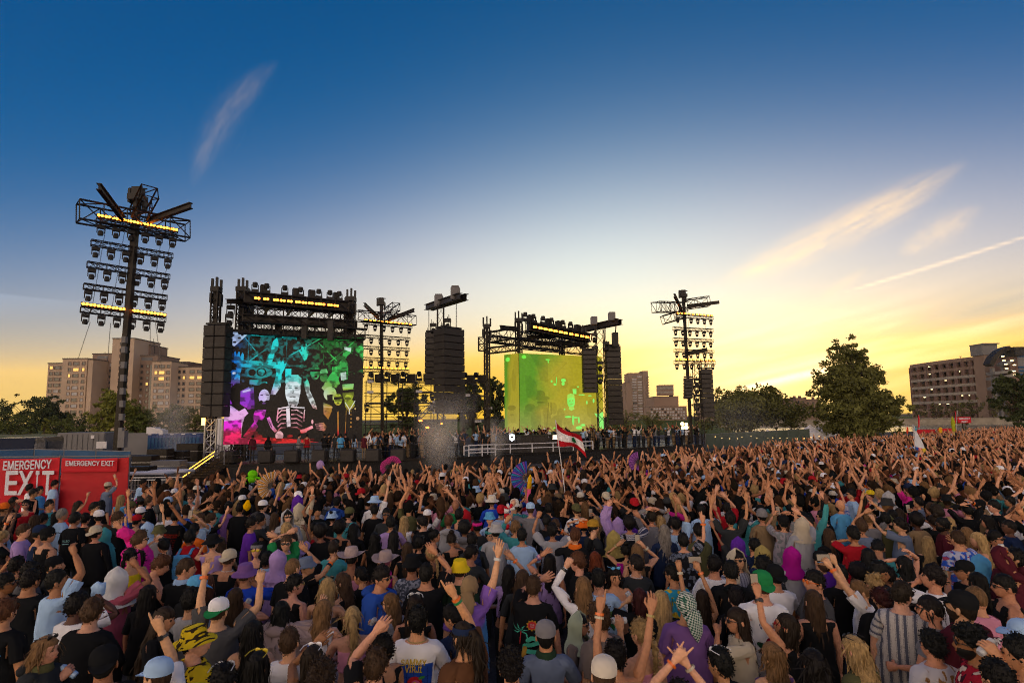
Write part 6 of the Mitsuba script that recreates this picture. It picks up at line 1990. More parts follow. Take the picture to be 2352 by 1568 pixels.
for i in range(16):
 px = 1640 + i * 17 + rngf.uniform(-4, 4)
 lamp(k, 'bulb', bx(at(px, 1004 + rngf.uniform(-3, 3), 55.5), (.08, .05, .08)), 'm_amber', (2.2, 1.2, .35))
def feather(label, px, ytop, ybot, depth, lean):
 k = thing('feather_flag', label, 'flag')
 t, b = at(px, ytop, depth), at(px, ybot, depth)
 b0 = b.copy()
 b0[2] = 0
 part(k, 'pole', bar(b0, t + [lean, 0, 0], .025, 5), 'm_white')
 h = t[2] - b[2]
 w = h * .16
 pl = Polygon([(0, 0), (w * .8, .1 * h), (w * 1.15, h * .8), (w * .7, h), (lean, h), (0, 0)])
 part(k, 'cloth', extr(pl, .02, b, (1, 0, 0), (0, 0, 1), (0, -1, 0)), 'm_red')
feather('dark red feather flag right of the tall tree, left of two', 2109, 953, 983, 70, .1)
feather('dark red feather flag beside the exit board at right', 2192, 942, 975, 66, .35)
k = thing('exit_board', 'red EMERGENCY EXIT board on the river side at right', 'sign')
a, b = at(2200, 971, 64), at(2229, 957, 64)
c = (a + b) / 2
put(numbered(k + '__board'), bx(c, (b[0] - a[0], .08, b[2] - a[2])), 'm_red')
put(numbered(k + '__lettering'), word('EMERGENCY', .20, (a[0] + .12, 63.94, c[2] + .06), (1, 0, 0), (0, 0, 1), .01, True, (b[0] - a[0]) * .84), 'm_letter')
put(numbered(k + '__lettering'), word('EXIT', .22, (a[0] + .42, 63.94, c[2] - .30), (1, 0, 0), (0, 0, 1), .01, True, (b[0] - a[0]) * .46), 'm_letter')
put(numbered(k + '__post'), bar((c[0], 64.1, 0), (c[0], 64.1, a[2]), .05), 'm_grey')
for x0, x1, i in ((2106, 2148, 0), (2154, 2196, 1)):
 k = thing('fence_banner', ('low red fence banner under the left feather flag', 'low red fence banner left of the exit board')[i], 'banner')
 a, b = at(x0, 990 - i * 1.5, 68), at(x1, 982.5 - i * 3, 68)
 put(k, bx((a + b) / 2 - [0, 0, .25], (b[0] - a[0], .06, .55)), 'm_red')
# ---------------------------------------------------------------- the people that can be told apart: place of the head in the photograph, look, pose | label
ROSTER = '''
A60,760 m t short:rb tee:bk P=leftblue L=d R=d f5 | person with reddish hair in black shirt with light blue print at the left edge
A520,1190 f l wavy:lb jacket:ch f90 sgt neck:ol L=d R=@690,1520 r=can:lb h=5,0 | blonde woman in profile wearing an olive scarf, left foreground
A350,400 m b short:bk tee:bk f0 L=f R=d l=cup:cl big | man with cropped black hair and wide black shirt below the blue shirted man
A190,235 m t short:bk tee:bk neck:go f0 L=d R=d | man with black hair and gold chain near the left edge
A345,300 m t short:bk tee:dg f55 h=25 L=f R=f | man looking right beside the wide black shirt, dark hair
A650,410 m b fade:bk tee:lb f30 h=20,14 L=d R=@850,90:claw big trousers=bk | man in oversized light blue shirt with one arm straight up
A885,690 m d curly:bk tee:wh f20 L=d R=@1140,610 r=cloth:lb | person with dark curls in white shirt waving a pale cloth
A1050,770 m l curly:br long:bk f0 L=d R=f big | man with brown curls in black long sleeves, left foreground
A1340,390 m b buzz:bk tee:ro f25 scarf:sv L=d R=@1560,230:claw | person in pink red shirt under a silver hood raising a bent hand
A1485,120 f l pigtails:bk crop:ye f-60 sg=hp L=f R=f | woman with black pigtails, pink goggles and yellow bikini top
A1830,215 m t curly:rb tank:bk f50 h=20,-22 L=d R=f r=cup:cl | man with reddish curls in black sleeveless shirt looking down
A1690,570 f b vlong:bk tee:bk f10 L=d R=d | woman with very long black hair beside the pink red shirt
A1870,830 f t vlong:db tee:bk f80 h=10,-10 L=d R=f | woman with dark hair and a shiny clip in profile, left foreground
A1795,1490 m l buzz:br tee:wh cap:lb f-78 h=-5,0 L=d R=@1830,960:point v=watch | person in pale blue cap pointing up with a black wristwatch
A1185,1350 m b buzz:bk tee:bk capback:bk/bk f-35 L=d R=d | person in black cap with white lettering, bottom left
A625,235 m t buzz:bk tee:ch capback:bk f60 h=15 L=f R=f | man in backward black cap looking right behind the blue shirt
A55,440 m b short:bk tee:bk f75 sg L=d R=d | man in dark sunglasses looking right at the left edge
B290,640 m l curly:bk tee:lg f5 L=d R=d | man with black curls in pale grey shirt behind the yellow leopard hat
B220,265 m t fade:br tee:bk neck:lb f15 h=45 L=f R=f | man with short brown hair and blue neck cloth turning right
B345,470 m t short:bk tee:bk cap:sk f30 h=20,-10 L=f R=f | person in shiny blue cap bending beside the black curls
B600,750 m l buzz:br tee:dg capback:wh/gn f0 L=w R=w u=or big | man in white and green backward cap and dark grey shirt
B460,440 f t vlong:rb tee:bk f0 L=d R=d | woman with long dark auburn hair left of the blue jersey
B718,150 m t buzz:br tank:bk capback:cr neck:sv f0 L=f R=f | man in backward cream cap and black tank top with silver chain
B905,330 m t buzz:br tee:rb bucketwide:pu f0 L=d R=@1060,470 v=or | person in fuzzy purple bucket hat and royal blue jersey
B785,600 f l vlong:br tube:bk f-10 L=d R=@960,720 r=can:sv | woman with long straight brown hair and bare back beside the blue jersey
B1150,165 f b long:db tank:bk neck:lb f10 L=d R=d | woman with dark hair and a pale blue towel round her neck
B1275,165 f l long:br tee:li scarf:li f25 L=d R=d | person under a lilac head scarf
B1440,260 m l buzz:lb tee:bk P=city f20 L=d R=d | man with buzzed hair and small blue lettering on black shirt
B1605,250 m t short:br tee:bk bucket:sb sg=tl f105 h=5,6 L=@1595,60:claw R=@1885,185:open v=or+bk | man in mirrored sunglasses and tie dye bucket hat with both arms raised
B1465,450 f l long:bl tank:bk f25 h=35 sg=go L=d R=d | woman with straight blonde hair and thin glasses looking right
B1835,490 f l wavy:bl tube:dg f5 sgt L=f R=f | woman with wavy blonde hair, sunglasses on top and orange strap
B1310,760 f l curlylong:bk jacket:pg fluffy f0 L=d R=b | woman with black curls in fluffy pale pink coat
B1405,1100 m l fade:br tee:wh f0 L=d R=d | man with short brown hair and white shirt in the foreground centre left
B985,1000 f l vlong:bk tube:bk f-5 L=f R=d | woman with long black hair and bare back right of the dark grey shirt
B1040,1380 f t vlong:bk tee:bk f10 sgt=ye L=d R=d | woman with black hair and yellow hair clip at the bottom
B330,1110 m l buzz:bk jacket:#6 bucketwide:#6 f40 h=30 pack:ye L=d R=d | person in yellow leopard bucket hat and matching yellow jacket
B1670,1310 f b vlong:db tank:bk f0 sgt=wh L=@1700,1120:relax R=d u=bl | woman with white sunglasses on long dark hair in the foreground
B1790,740 f l wavy:lb tank:wh f15 L=d R=f | woman with light brown waves and white tank top, arms folded
B1770,1530 m t curly:db tee:bk f0 L=d R=d | person with dark tousled hair at the bottom edge, right of the white sunglasses
B650,1560 f t long:db tee:bk f0 sgt=sv L=d R=d | person with silver sunglasses on dark hair at the bottom edge
C215,150 m b buzz:bk tank:pk brim:pg f0 L=d R=d | man in dusty pink brimmed hat and pink tank top
C110,420 f l wavy:br tank:bk f-75 sg bun L=d R=f | woman with long brown hair and dark sunglasses looking left
C320,350 f t long:db tee:bk f-55 h=-15 L=d R=d | woman with dark hair in black shirt looking left beside the blue jacket
C560,370 m t curly:bk jacket:bl f115 h=0,-4 sg L=d R=d big | man with black curls and sunglasses in a blue and white jacket facing us
C605,190 f t short:pk tank:mg brim:pg f20 neck:hp L=d R=d | person in sparkling disc hat with a hot pink feather boa
C905,230 m b buzz:bk tee:#12 bucket:bk f0 L=d R=d | man in black bucket hat and grey patterned shirt
C1065,330 m t fade:bk tee:bk f0 L=d R=@1170,80:relax v=br big | broad man in black shirt with one arm bent up, centre
C1450,285 m l buzz:br tee:dkg bucket:ye f5 L=d R=d | person in bright yellow bucket hat
C1560,490 m l buzz:bk tee:#4 wrap:tn f10 L=d R=@1885,110:open v=sv | man in purple and blue tie dye shirt and tan head cloth, arm up
C660,660 f l wavy:lb tank:lg f-70 sg L=f R=@500,880 r=can:sv | woman with light brown hair and sunglasses in profile left, grey tank top
C935,690 f t wavy:db tank:bk f-10 sgt=sv L=d R=f | woman with sunglasses on dark hair behind the poster shirt
C970,860 m t short:bk tee:wh P=poster neck:go f0 L=d R=f r=can:sv big | man in white shirt with a big blue poster print
C225,830 f l pony:bl tube:pk f-15 L=f R=f | woman with curly blonde ponytail and bare shoulders
C490,1370 m l short:br tee:bk f0 L=@490,980:claw R=d big | man with brown hair at the bottom raising his left hand
C560,1180 f t long:bk tank:bk f-60 L=d R=d | woman with black hair between the blonde ponytail and the poster shirt
C1370,800 m t fade:bk tee:nv f-40 h=-20,-20 L=d R=d | man with cropped black hair bowing left of the raised brown sleeve
C1490,1040 m t pony:db tee:br headband:nv sg beard f-45 L=d R=@1380,560:point v=or+gn big | bearded man in brown shirt with navy bandana and raised pointing arm
C1580,90 m b fade:bk tee:ch f20 h=30 L=d R=f sg big | man in charcoal shirt with dark cropped hair and glasses behind the yellow hat
C1115,95 f b braid:bl tank:bk f-50 sg L=d R=d | woman with braided blonde hair and dark sunglasses left of the bent arm
D110,320 f t vlong:bk croptee:li f0 L=f R=@160,150:open v=or | woman with long black waves and lilac crop top, hand up
D390,475 m l short:br tee:bk P=dragon f5 L=@480,390:open R=d big | man in black shirt with green dragon and palm tree print
D265,385 f t wavy:br tee:ch f10 L=d R=d | woman with brown curls left of the dragon shirt
D575,190 f t vlong:bk tank:li f0 L=@490,110:open R=d u=pk+pu | woman with long black hair and lilac top, hand up with bracelets
D960,480 f l vlong:lb longcrop:wh f0 L=@765,235:fist R=d u=bk | woman with long copper hair in white long sleeves punching the air
D895,195 m l curly:rb hoodie:bk f-65 sg=rd L=d R=d | man with red glasses and reddish curls in black hoodie
D1095,160 f l wavy:rd tee:bk f0 L=d R=d | woman with bright copper red hair
D1130,390 m t short:bk tee:lb P=jersey f5 L=d R=f | man in pale blue jersey with green print
D1320,345 f t curlylong:bk tube:wh f172 h=0,-8 sgt=sk L=f R=@1370,570:fist | woman with black curls facing us with blue sunglasses on her hair
D1560,215 m l fade:bk tee:ch P=blueback f-15 h=-25 sg neck:sv L=d R=d | man in black shirt with arched blue lettering on the back
D1605,600 f l bob:dr tee:bk f-5 L=@1450,640 R=d l=can:sv | woman with dark red bob in black top
D1850,640 f l vlong:bl tee:bk f5 L=d R=d | woman with long blonde hair left of the checked head cloth
D530,1030 m t buzz:bk tee:sb cap:gy P=parkmap neck:#10 f0 L=d R=f | man in grey cap and blue grey shirt with yellow print
D910,900 f t long:bk tee:tp scarf:sg sg f112 L=d R=d | woman in a pale green hood and sunglasses looking right
D1140,840 m l curly:br tee:tp f-40 sg L=d R=@1380,960 r=can:sv big | man with brown curls and sunglasses in taupe shirt raising a can
D1330,1260 f t long:db tank:bk f5 sgt L=@1150,640:point R=@1745,690:claw u=or+cr v=go | woman in the foreground with both arms up and gold bangles
D1620,1000 f l braid:bl tube:pk f-35 sg L=d R=d | woman with bubble braid and bare shoulders beside the purple shirt
D1195,1480 m l buzz:br tee:bk cap:ow f0 L=d R=d | person in off white cap at the bottom centre
D130,1390 m t curly:bk tee:lg f-10 L=d R=d big | man with thick dark curls at the bottom, left of the grey cap
E80,330 m t short:bk tee:#9 f-35 sg L=d R=f | man in blue shirt with yellow spots and sunglasses
E235,690 m t buzz:bk tee:pu wrap:#7 f0 L=d R=d big | large man in purple shirt under a green and white checked head cloth
E420,610 f t vlong:db tube:bk f0 L=@130,165:grip R=@335,140:grip r=phone:ls v=or u=cr | woman with straight dark hair filming with both arms up
E560,225 m t short:bk tee:wh f20 h=15 L=d R=@590,410 r=can:ye | man with black hair in white polo shirt holding a yellow can
E740,300 m t short:bk jacket:bk f5 L=d R=d | man with black hair in black jacket right of the yellow can
E815,165 m l short:bk long:#13 hood:cr sg f165 L=f R=f | man in sunglasses and striped hooded shirt facing us
E1105,110 f t vlong:db tee:nv hood:go f0 L=d R=d | person in a golden hood with dark hair
E1440,130 f l buzz:bk long:lg scarf:mg f5 L=d R=d | person in a magenta head scarf and pale shirt
E1120,250 m t curly:bk tee:ch f0 L=d R=d | person with black curls behind the green cap
E1095,450 m l buzz:br tee:wh capback:gn P=rose f0 L=d R=d big | man in green backward cap and white shirt with rose print
E1245,350 m t buzz:bk tee:wh capback:bk P=surf f-10 L=d R=f | man in black backward cap and white shirt with orange board print
E1375,920 f t vlong:db tank:bk f-55 h=0,16 sg=rd L=@1055,560:grip R=@1120,560:grip l=phone:bk u=watch | woman in red sunglasses stretching both arms to film
E815,850 f t vlong:db croptee:cr f-88 sg L=@590,990:point R=d | woman with long brown hair in cream blouse pointing left
E800,600 f l long:dr tee:bk f0 L=d R=d | woman with dark red hair in black before the black jacket
E1690,640 f l vlong:br tank:bk f0 L=d R=d | woman with straight brown hair in black lace top
E1700,420 m t short:bk tee:dg f-85 sg=or L=d R=f | man in orange sunglasses looking left
E1780,180 m l buzz:br tee:vi cap:bk sg=sk beard f160 L=d R=f r=can:bl | bearded man in black cap and blue mirrored sunglasses facing us
E1215,1260 f l wavy:lb tank:pu f-20 sg L=d R=d | woman with long light brown hair in the right foreground
E620,1350 f t long:db tee:bk f-35 sgt=wh L=f R=d | woman with white sunglasses on dark hair at the bottom right of the purple shirt
E1690,1360 f b curlylong:bk tee:bk f0 L=d R=d | person with long dark curls at the bottom between two fair haired women
E170,1760 f l long:db tank:bk f0 L=@110,1300:horns R=@235,1340:horns u=or v=cr H=1.70 | person at the bottom edge holding two hands up in horn signs
F310,520 m l fade:lb tee:wh f-65 h=-15,-8 L=@-20,240:grip R=@40,200:grip l=phone:ls u=or trousers=lg | tall fair man in white shirt filming with both arms raised
F480,440 f l bun:bl tee:bk f0 L=d R=d | person with blonde hair right behind the tall filming man
F560,600 f t lowbun:dr jacket:bk f10 L=d R=d | woman with a glowing purple hair claw and black jacket
F800,560 m l short:db tee:#1 f40 h=25 sg L=d R=@985,900 r=can:go v=or big | man in white knitted shirt with grey stripes and sunglasses
F1150,370 m t curly:bk tee:wh f-40 h=-10 L=@970,410:peace R=d | man with black curls in white shirt making a finger sign
F1120,720 f t pony:bk croptee:gy f-45 sg L=f R=d | woman with dark ponytail and sunglasses right of the striped shirt
F1480,700 m l buzz:db tee:mr cap:bk f-20 L=d R=d big beard | man in black cap and maroon shirt
F1640,600 m t buzz:lb tee:pk P=flower f-15 L=d R=d | man with buzzed fair hair in pink shirt with white flower
F1965,460 m t fade:bk tank:bk f-65 sg L=f R=d | man with shaved sides and sunglasses in black sleeveless shirt at right
F1510,290 m t buzz:bk tee:bk cap:bk sg f-75 L=@1330,440 R=d l=phone:vi | man in black cap and sunglasses looking at a violet lit phone
F1660,420 f b vlong:bk tank:bk f0 L=d R=d | woman with long black hair below the sky blue hood
F1690,215 f l buzz:bk tee:sk scarf:sk f-5 L=d R=d | person in a sky blue hood
F2075,130 m t long:bk jacket:mr f-65 h=0,38 L=@1965,60 R=d l=can:sv u=or | man in maroon jacket drinking from a can with head thrown back
F300,330 m b afro:bk tee:bk f0 L=d R=d | person with round dark curls behind the tall filming man
F535,310 m b curly:bk tee:ch f150 sgt L=d R=d | man with dark glasses on his curls facing us
F645,345 f b long:bk tee:bk f0 L=d R=d | person with straight black hair right of the man facing us
F820,220 f l curlylong:bk tank:bk f-20 L=@775,150:relax R=h | woman with black curls holding an arm over her head
F1145,1150 m t curly:bk tee:#8 f-10 L=d R=d | man with black curls in white shirt with brown palms, bottom right
F1590,1110 m b curly:bk tee:#5 sg beard f-60 L=d R=d | bearded man with glasses on a chain in red splashed shirt
F255,1190 f l wavy:bl tee:ol f-30 sgt L=d R=d | woman with long blonde waves at the bottom right
F1890,1530 f t long:bk tee:ch f0 L=d R=@1905,1270 r=can:sv | person with black hair at the bottom right holding up a can
F2165,1040 m l buzz:br tee:nv cap:lb f-80 L=d R=d | person in pale blue cap cut by the right edge
F2160,1250 m t short:bk tank:gn f-40 L=d R=d | person in green sleeveless shirt in the bottom right corner
F95,330 m t fade:bk tee:bk f0 L=d R=d | man with cropped hair in black shirt behind the raised phone arm
a1260,1015 m t buzz:bk long:bk capback:cr f0 L=d R=d big | tall person in backward cream cap and black long sleeves, left
a1365,1040 f l buzz:bk hoodie:tl scarf:tl f0 L=d R=d | person in a teal hood beside the cream cap
a630,1045 m l buzz:bk tank:bk cap:bk f20 L=d R=d | man in black cap and black tank top with bare arms, left
a530,1010 m t buzz:bk tank:nv cap:nv f40 L=d R=d | man in navy cap left of the black tank top
a310,985 m l fade:br tee:li f60 L=d R=f h=0,-10 | man in pale lilac shirt near the left edge
a40,1060 f l lowbun:bl tube:dg f20 L=@100,860:open R=d u=or | person with ash blonde hair at the left edge raising an arm with orange band
a740,800 f b vlong:bk tee:bk f0 L=d R=d | woman with very long black hair left of the pale blue shirt
a815,770 m t fade:gy tee:lb f30 L=d R=d | man with greying cropped hair in pale blue shirt
a460,850 f t vlong:br tank:bk f0 L=d R=d | woman with long brown hair near the left edge
a565,830 f t long:br tank:ch f10 L=d R=d | woman with brown hair right of the long brown hair
a985,830 m t short:bk tee:bk P=also f5 L=d R=d | man in black shirt with pale teal word on the back
a1120,830 m t short:bk tee:bk f0 L=d R=d | man with short black hair right of the lettered black shirt
a1295,800 m t buzz:bk tee:br cap:wh f-40 L=d R=d | man in white cap and brown shirt looking left
a1550,820 m l short:br tee:bk f55 sg L=d R=b | man with glasses in black shirt, bent arm up
a1240,680 m l short:bk tee:bk f80 sg L=d R=f | man with black hair and sunglasses looking right before the red banner
a1725,670 m t buzz:br tee:rb cap:ol f25 L=d R=f | man in olive cap and royal blue shirt
a1840,750 m t buzz:bk tank:nv cap:wh f0 L=u R=d | person in white cap above the rainbow cap
a1800,850 f l long:bk tank:bk cap:rd/ye f0 L=d R=d | person in red and yellow rainbow cap
a1835,1110 m l curly:br hoodie:hp fluffy sg f65 L=@1585,960:open R=d u=wh big | person in hot pink fleece hoodie with one hand raised
a1935,960 f l buzz:bk tank:or scarf:lb f0 L=d R=u | person in a pale blue hood beside the pink hoodie
a2090,1010 f l buzz:bl tee:gy bucket:ol f-10 L=d R=d | person in olive grey bucket hat
a2145,1180 f l long:db tank:bk f-75 sgt L=@2050,1100:relax R=d l=cup:cl | woman with long dark hair smiling left with sunglasses on top
a2310,800 m t short:bk tee:bk P=redlist f5 L=d R=d big | man in black shirt with a red list of words on the back
a1420,400 m l buzz:br tee:sb cap:bg f30 L=d R=@1515,290:open v=or | man in beige cap and slate blue shirt waving before the red banner
a1600,340 f l long:bl tee:dg f10 L=d R=u | woman with blonde hair at the right end of the red banner
a160,340 m l buzz:br tee:wh f60 L=f R=f | man with buzzed hair in white shirt before the EXIT letters
a390,425 f b curly:bk tee:wh f50 L=d R=f | person with dark curls in white shirt before the letter X
a440,490 m t short:bk tee:bk f70 sg L=d R=d | man in black shirt and sunglasses below the letter X
a520,455 m t short:bk tee:sk f80 L=d R=f | man in sky blue shirt looking right before the EXIT letters
a720,370 m t short:bk tee:lb f40 L=d R=d | man in pale blue shirt below the letter T
a760,300 m t fade:bk tee:wh f90 L=d R=d | man in white shirt at the seam between the two red banners
a1090,270 m d buzz:bk tank:hp f178 L=d R=d | steward in a bright pink safety vest before the red banner
a1880,345 m b fade:bk tee:lb f40 L=d R=d | man in pale blue printed shirt right of the red banner end
a60,690 m t buzz:br tee:ch beanie:or f10 L=d R=@110,750 r=phone:bk | person in orange knit cap filming at the left edge
a340,640 f t long:db tank:rd f150 sg L=@300,590:relax R=d u=or | woman in sunglasses facing us with one arm up, left
a650,650 m t fade:bk tee:tl f90 L=d R=d | man in profile looking right in teal shirt, left
a1030,650 f t wavy:db tank:wh f60 L=d R=@1150,520:relax | woman with dark curls raising her bare arm before the red banner
a180,600 f d long:bk tank:bk f60 L=d R=d | woman with dark skin and black hair near the left edge
a1330,640 f t vlong:bk tank:bk f0 L=d R=d | woman with long black hair below the waving beige cap
a1590,570 f l vlong:bl tank:sk f10 L=d R=d | woman with golden blonde hair and sky blue strap
a1960,600 m l fade:br tee:bk f60 sg L=@1910,560:open R=d | man with short hair and glasses, hand spread wide above the olive cap
b310,1080 m b curly:bk tee:rd f5 pack:sk neck:rd L=d R=f | person with black curls, red bandana and pale blue backpack
b610,1140 m l buzz:bk tank:li bucketwide:bk f0 L=b R=k | person in black bucket hat and lilac sports top
b1180,1240 f l long:db tank:bk headband:gy f165 sg=ye L=d R=d | woman in bandana and ski goggles facing us
b1570,1150 m l short:br tee:gn sg f160 L=@1440,1050:relax R=@1600,1010:relax | man in sunglasses facing us with both hands over his head
b1940,960 f b long:bk tank:rd f95 L=d R=@1890,760:point | woman in red tank top pointing up, looking right
b2030,1000 m b afro:bk tee:bk f0 L=d R=@2075,1060:relax | person with big black hair raising a hand left of the pink hat
b1420,810 f t vlong:br tee:ch f0 L=d R=d | woman with brown hair in front of the two hooded men
b1590,800 m l short:bk hoodie:lg hood:lg sg f150 L=d R=d | man in pale hood and sunglasses looking at us
b1740,710 m l buzz:bk hoodie:cr scarf:cr f20 L=d R=u | person in cream hood below the purple hood
b1720,600 m t buzz:bk tee:lb scarf:vi f5 L=d R=d | person in deep purple hood
b1400,640 m l short:br tee:bk sg f70 L=d R=u | man in dark sunglasses looking right beside the white cap
b1270,660 m l buzz:bk tee:gy cap:wh f20 L=d R=d | man in white cap with dark lettering
b970,690 m t short:bk tee:bk f0 L=d R=d big | man in black shirt left of the yellow banana like balloon
b1230,840 m t fade:bk tee:ch f40 L=d R=g | man with cropped hair clapping below the white cap
b1120,890 m t short:bk tee:vi sg f60 L=d R=d | man in violet flowered shirt and glasses
b820,670 f t long:nb tee:pu f30 L=d R=f | person with blue black hair
b400,450 m l buzz:bk jacket:wh P=stripes cap:ow f15 L=d R=d | person in white cap and white jacket with navy stripes
b320,560 m l curly:br tank:wh sg f170 L=u R=d | man with brown curls and sunglasses facing us
b440,840 m l short:br tee:lb sg f165 L=p R=d l=phone:bk | man in sunglasses facing us behind a phone
b590,830 m l short:br tee:bk sg f40 L=d R=o | man with sunglasses stretching an arm right
b370,970 f l long:bl tee:or f0 L=d R=d | woman with blonde bob hair beside the red list shirt
b2180,810 f l bun:bk tee:bk bucket:lb f0 L=d R=d | person in pale blue and white sun visor hat
b2240,610 m t buzz:bk hoodie:bl cap:bk f0 L=d R=d | person in black cap and blue hoodie
c550,610 m l buzz:br tee:wh bucketwide:lb f0 L=d R=u r=phone:bk | person in pale blue floppy hat with a phone
c550,720 m t short:bk tee:bk f0 L=d R=d big | man in black shirt below the pale blue floppy hat
c220,760 m l buzz:bk tee:dg cap:ol pack:tl f20 L=d R=d | person in faded olive cap with a teal strap
c705,770 m b fade:bk tee:ch sg f175 L=d R=d | man in wide sunglasses facing us with dark skin
c760,880 m t fade:bk tee:li f-10 L=f R=f neck:go | man with cropped hair in lilac shirt
c1165,870 m l short:bk tee:bk f-55 beard L=d R=d | bearded man in profile left in black shirt
c1520,860 m l short:rb hoodie:lg f0 L=d R=d | person with light brown hair in pale grey hoodie
c1610,650 m b bald:bk tee:gn f-10 L=d R=d | bald man with brown skin in the middle of the crowd
c1660,780 m t short:bk tank:nv f10 pack:nv L=d R=d | man in navy sports jersey with white edges
c1740,790 f b buzz:bk tank:rd scarf:rd f0 L=d R=d | person in a bright red head cloth
c1900,930 m b buzz:bk tee:ch headband:hp f10 L=d R=d | person with shaved head and hot pink tied headband
c2060,830 f l long:bk tee:lb bucket:sk f170 L=d R=d | woman in sky blue bucket hat facing us
c2210,730 m t buzz:bk tee:lb capback:rd f0 L=d R=d | person in red backward cap beside the candy cane
c2090,600 m l buzz:br tee:rb bucketwide:ow f0 L=d R=d | person in white bucket hat and royal blue shirt
c2060,1040 f l long:bk tee:tl headband:tl f165 L=d R=d | laughing woman in teal headband facing us
c2140,990 m l buzz:bk tee:lg bucket:lg f0 L=d R=d | person in pale grey bucket hat
c1340,1050 f t bun:bk tank:bk f75 L=d R=d | woman with hair tied back in profile right
c1560,1090 f t bun:db tank:bk f-20 h=0,-15 L=d R=@1650,1190 r=cup:cl | woman with a messy bun bending over a cup
c1830,1110 m b short:bk tee:ch f0 pack:nv L=d R=d | person with dark backpack right of the messy bun
c1730,960 m b afro:bk hoodie:gy f0 L=d R=d | person with round black hair right of the pale hoodie
c800,1070 f t vlong:bk tank:bk f0 L=d R=d | woman with long straight black hair before the lilac shirt
c550,1090 f b curlylong:bk tank:bk f0 L=d R=d | woman with big black curls above the disc hat
c980,1230 f t vlong:br tank:bk f0 L=d R=d | woman with long chestnut hair left of the bent raised arm
c1140,1150 f t long:bk tee:bk f10 sgt L=d R=d | woman with black hair and white band right of the chestnut hair
c90,960 m b afro:bk tank:bk f0 L=d R=d | person with black afro right of the raised hands, left of centre
c270,970 f t curlylong:bk tee:bk f10 L=d R=d | person with black curls above the pink brimmed hat
d300,1050 m t fade:bk tee:lb f10 L=d R=f big | man with cropped black hair in pale blue shirt, centre
d180,310 m l short:bl tee:wh P=rednums f0 L=d R=d | person with bleached blonde hair in white sports shirt
d410,700 m l buzz:br tee:gy cap:lb f0 L=b R=d | person in pale blue cap holding up a pink and yellow tube
d650,700 m t short:bk tee:nv f0 L=d R=d | man with black hair and headphones
d700,990 m t curly:bk tee:lg f5 L=@510,800:fist R=@770,960:open v=bk+or | person in pale tee with both arms up, orange and black bands
d1000,1050 m l short:rb tee:bk neck:or f20 L=@900,1170 R=d l=bottle:wh | person with auburn hair and orange bandana round the neck
d1110,930 f l long:br tee:nv bucketwide:or f10 L=h R=d | person in orange and pink bucket hat
d1240,940 m t buzz:bk tee:ch cap:mu f70 L=d R=d | man in mustard cap looking right
d1010,710 m l buzz:br tee:wh capback:ol f-10 L=d R=d pack:nv | man in backward olive cap and white shirt
d1560,900 f l buzz:bk hoodie:li scarf:li fluffy f0 L=u R=d | person in lilac fleece hood
d1705,900 m t afro:bk tee:#14 f0 pack:bk L=d R=@1840,800:claw | person with tall black hair in striped shirt with black backpack
d1500,1090 f l buzz:bk long:bk scarf:go f0 L=@1220,1080:relax R=d | person in olive gold head scarf with one black sleeve up
d1665,1240 f t bun:bk tank:mg f0 L=@1560,1170:relax R=d u=go | woman with tied black hair and gold bangle, arm up
d1810,1260 f l vlong:lb tank:bk f0 L=d R=@1900,1190 r=phone:bk v=cr | woman with light brown hair holding up a phone
d2170,1000 m l wavy:gy tee:nv f0 L=d R=d | person with ash grey hair
d2300,900 m t short:bk tee:lb f0 L=d R=d | man with dark hair in pale blue shirt left of the peace sign
d1400,550 m l buzz:br tee:sb capback:cr f0 L=d R=d | person in backward cream cap in the middle distance
e130,900 m t short:bk tee:lb f0 L=d R=@180,620:peace big | man in pale blue shirt raising a peace sign
e230,1120 m l short:bk tee:#3 f0 L=d R=@490,860:peace v=or big | man in black shirt with pale leaf print, arm up with orange band
e470,720 m t short:bk tee:lb f5 L=d R=b | man with black hair before the red shirt
e800,690 m l short:bk tee:rd f5 L=u R=@790,540:open | man in red shirt with both arms raised
e850,840 m t curly:bk tee:ch f0 L=u R=@1060,580:open | man with black curls in charcoal shirt reaching up
e1260,790 m t buzz:bk tee:tn beanie:gy f0 L=d R=u | person in grey brown knit cap
e1550,880 m t buzz:bk tee:#11 cap:bk f10 L=p R=u l=phone:bk | person in black cap and pale camouflage shirt filming
e1790,910 m l buzz:bk tee:lg scarf:bg f5 L=d R=@1760,760:relax | person in beige hood and pale grey shirt
e2060,800 m l short:bk long:bk sg f-45 L=d R=@2060,560:open big | man in black sleeves and glasses reaching up, right of the beige hood
e2140,1040 f t vlong:br tee:bk f0 L=d R=d | woman with long brown hair in the middle right
e2290,650 m t bald:bk tee:#2 f-20 beard L=d R=u | bald man in blue patterned shirt raising an arm
e950,1170 f b buzz:bk tee:ch scarf:vi f-10 L=w R=d | person in a shining violet head scarf
e1165,1190 m t short:bk hoodie:nv f0 L=d R=d | man with black hair left of the magenta scarf
f235,470 m t short:bk tee:lb sg f-80 L=d R=d | man with sunglasses looking left at right
f465,480 f l buzz:br tank:rd cap:ye f-60 L=d R=d | person in pale yellow cap
f580,480 m l curly:bl tee:li pack:bk f0 L=d R=d | man with blonde curls and dark strap over lilac shirt
f690,510 m l buzz:bk tee:lg scarf:lg f-5 L=d R=d | person in pale grey hood at right
f835,850 m l short:bk tee:sb sg f-50 L=@510,780:relax R=d big | man in slate shirt and sunglasses stretching his pale arm left
f350,870 m t curly:br tee:sb f-10 L=@410,690:point R=d big | man with brown curls in slate shirt pointing up
f260,960 m t short:bk tee:rd f-10 L=@220,1030:fist R=d | man in red shirt with raised fist at right
f1030,800 m d afro:bk tee:tn f-5 L=d R=d | man with tall black hair in olive brown shirt with a black strap
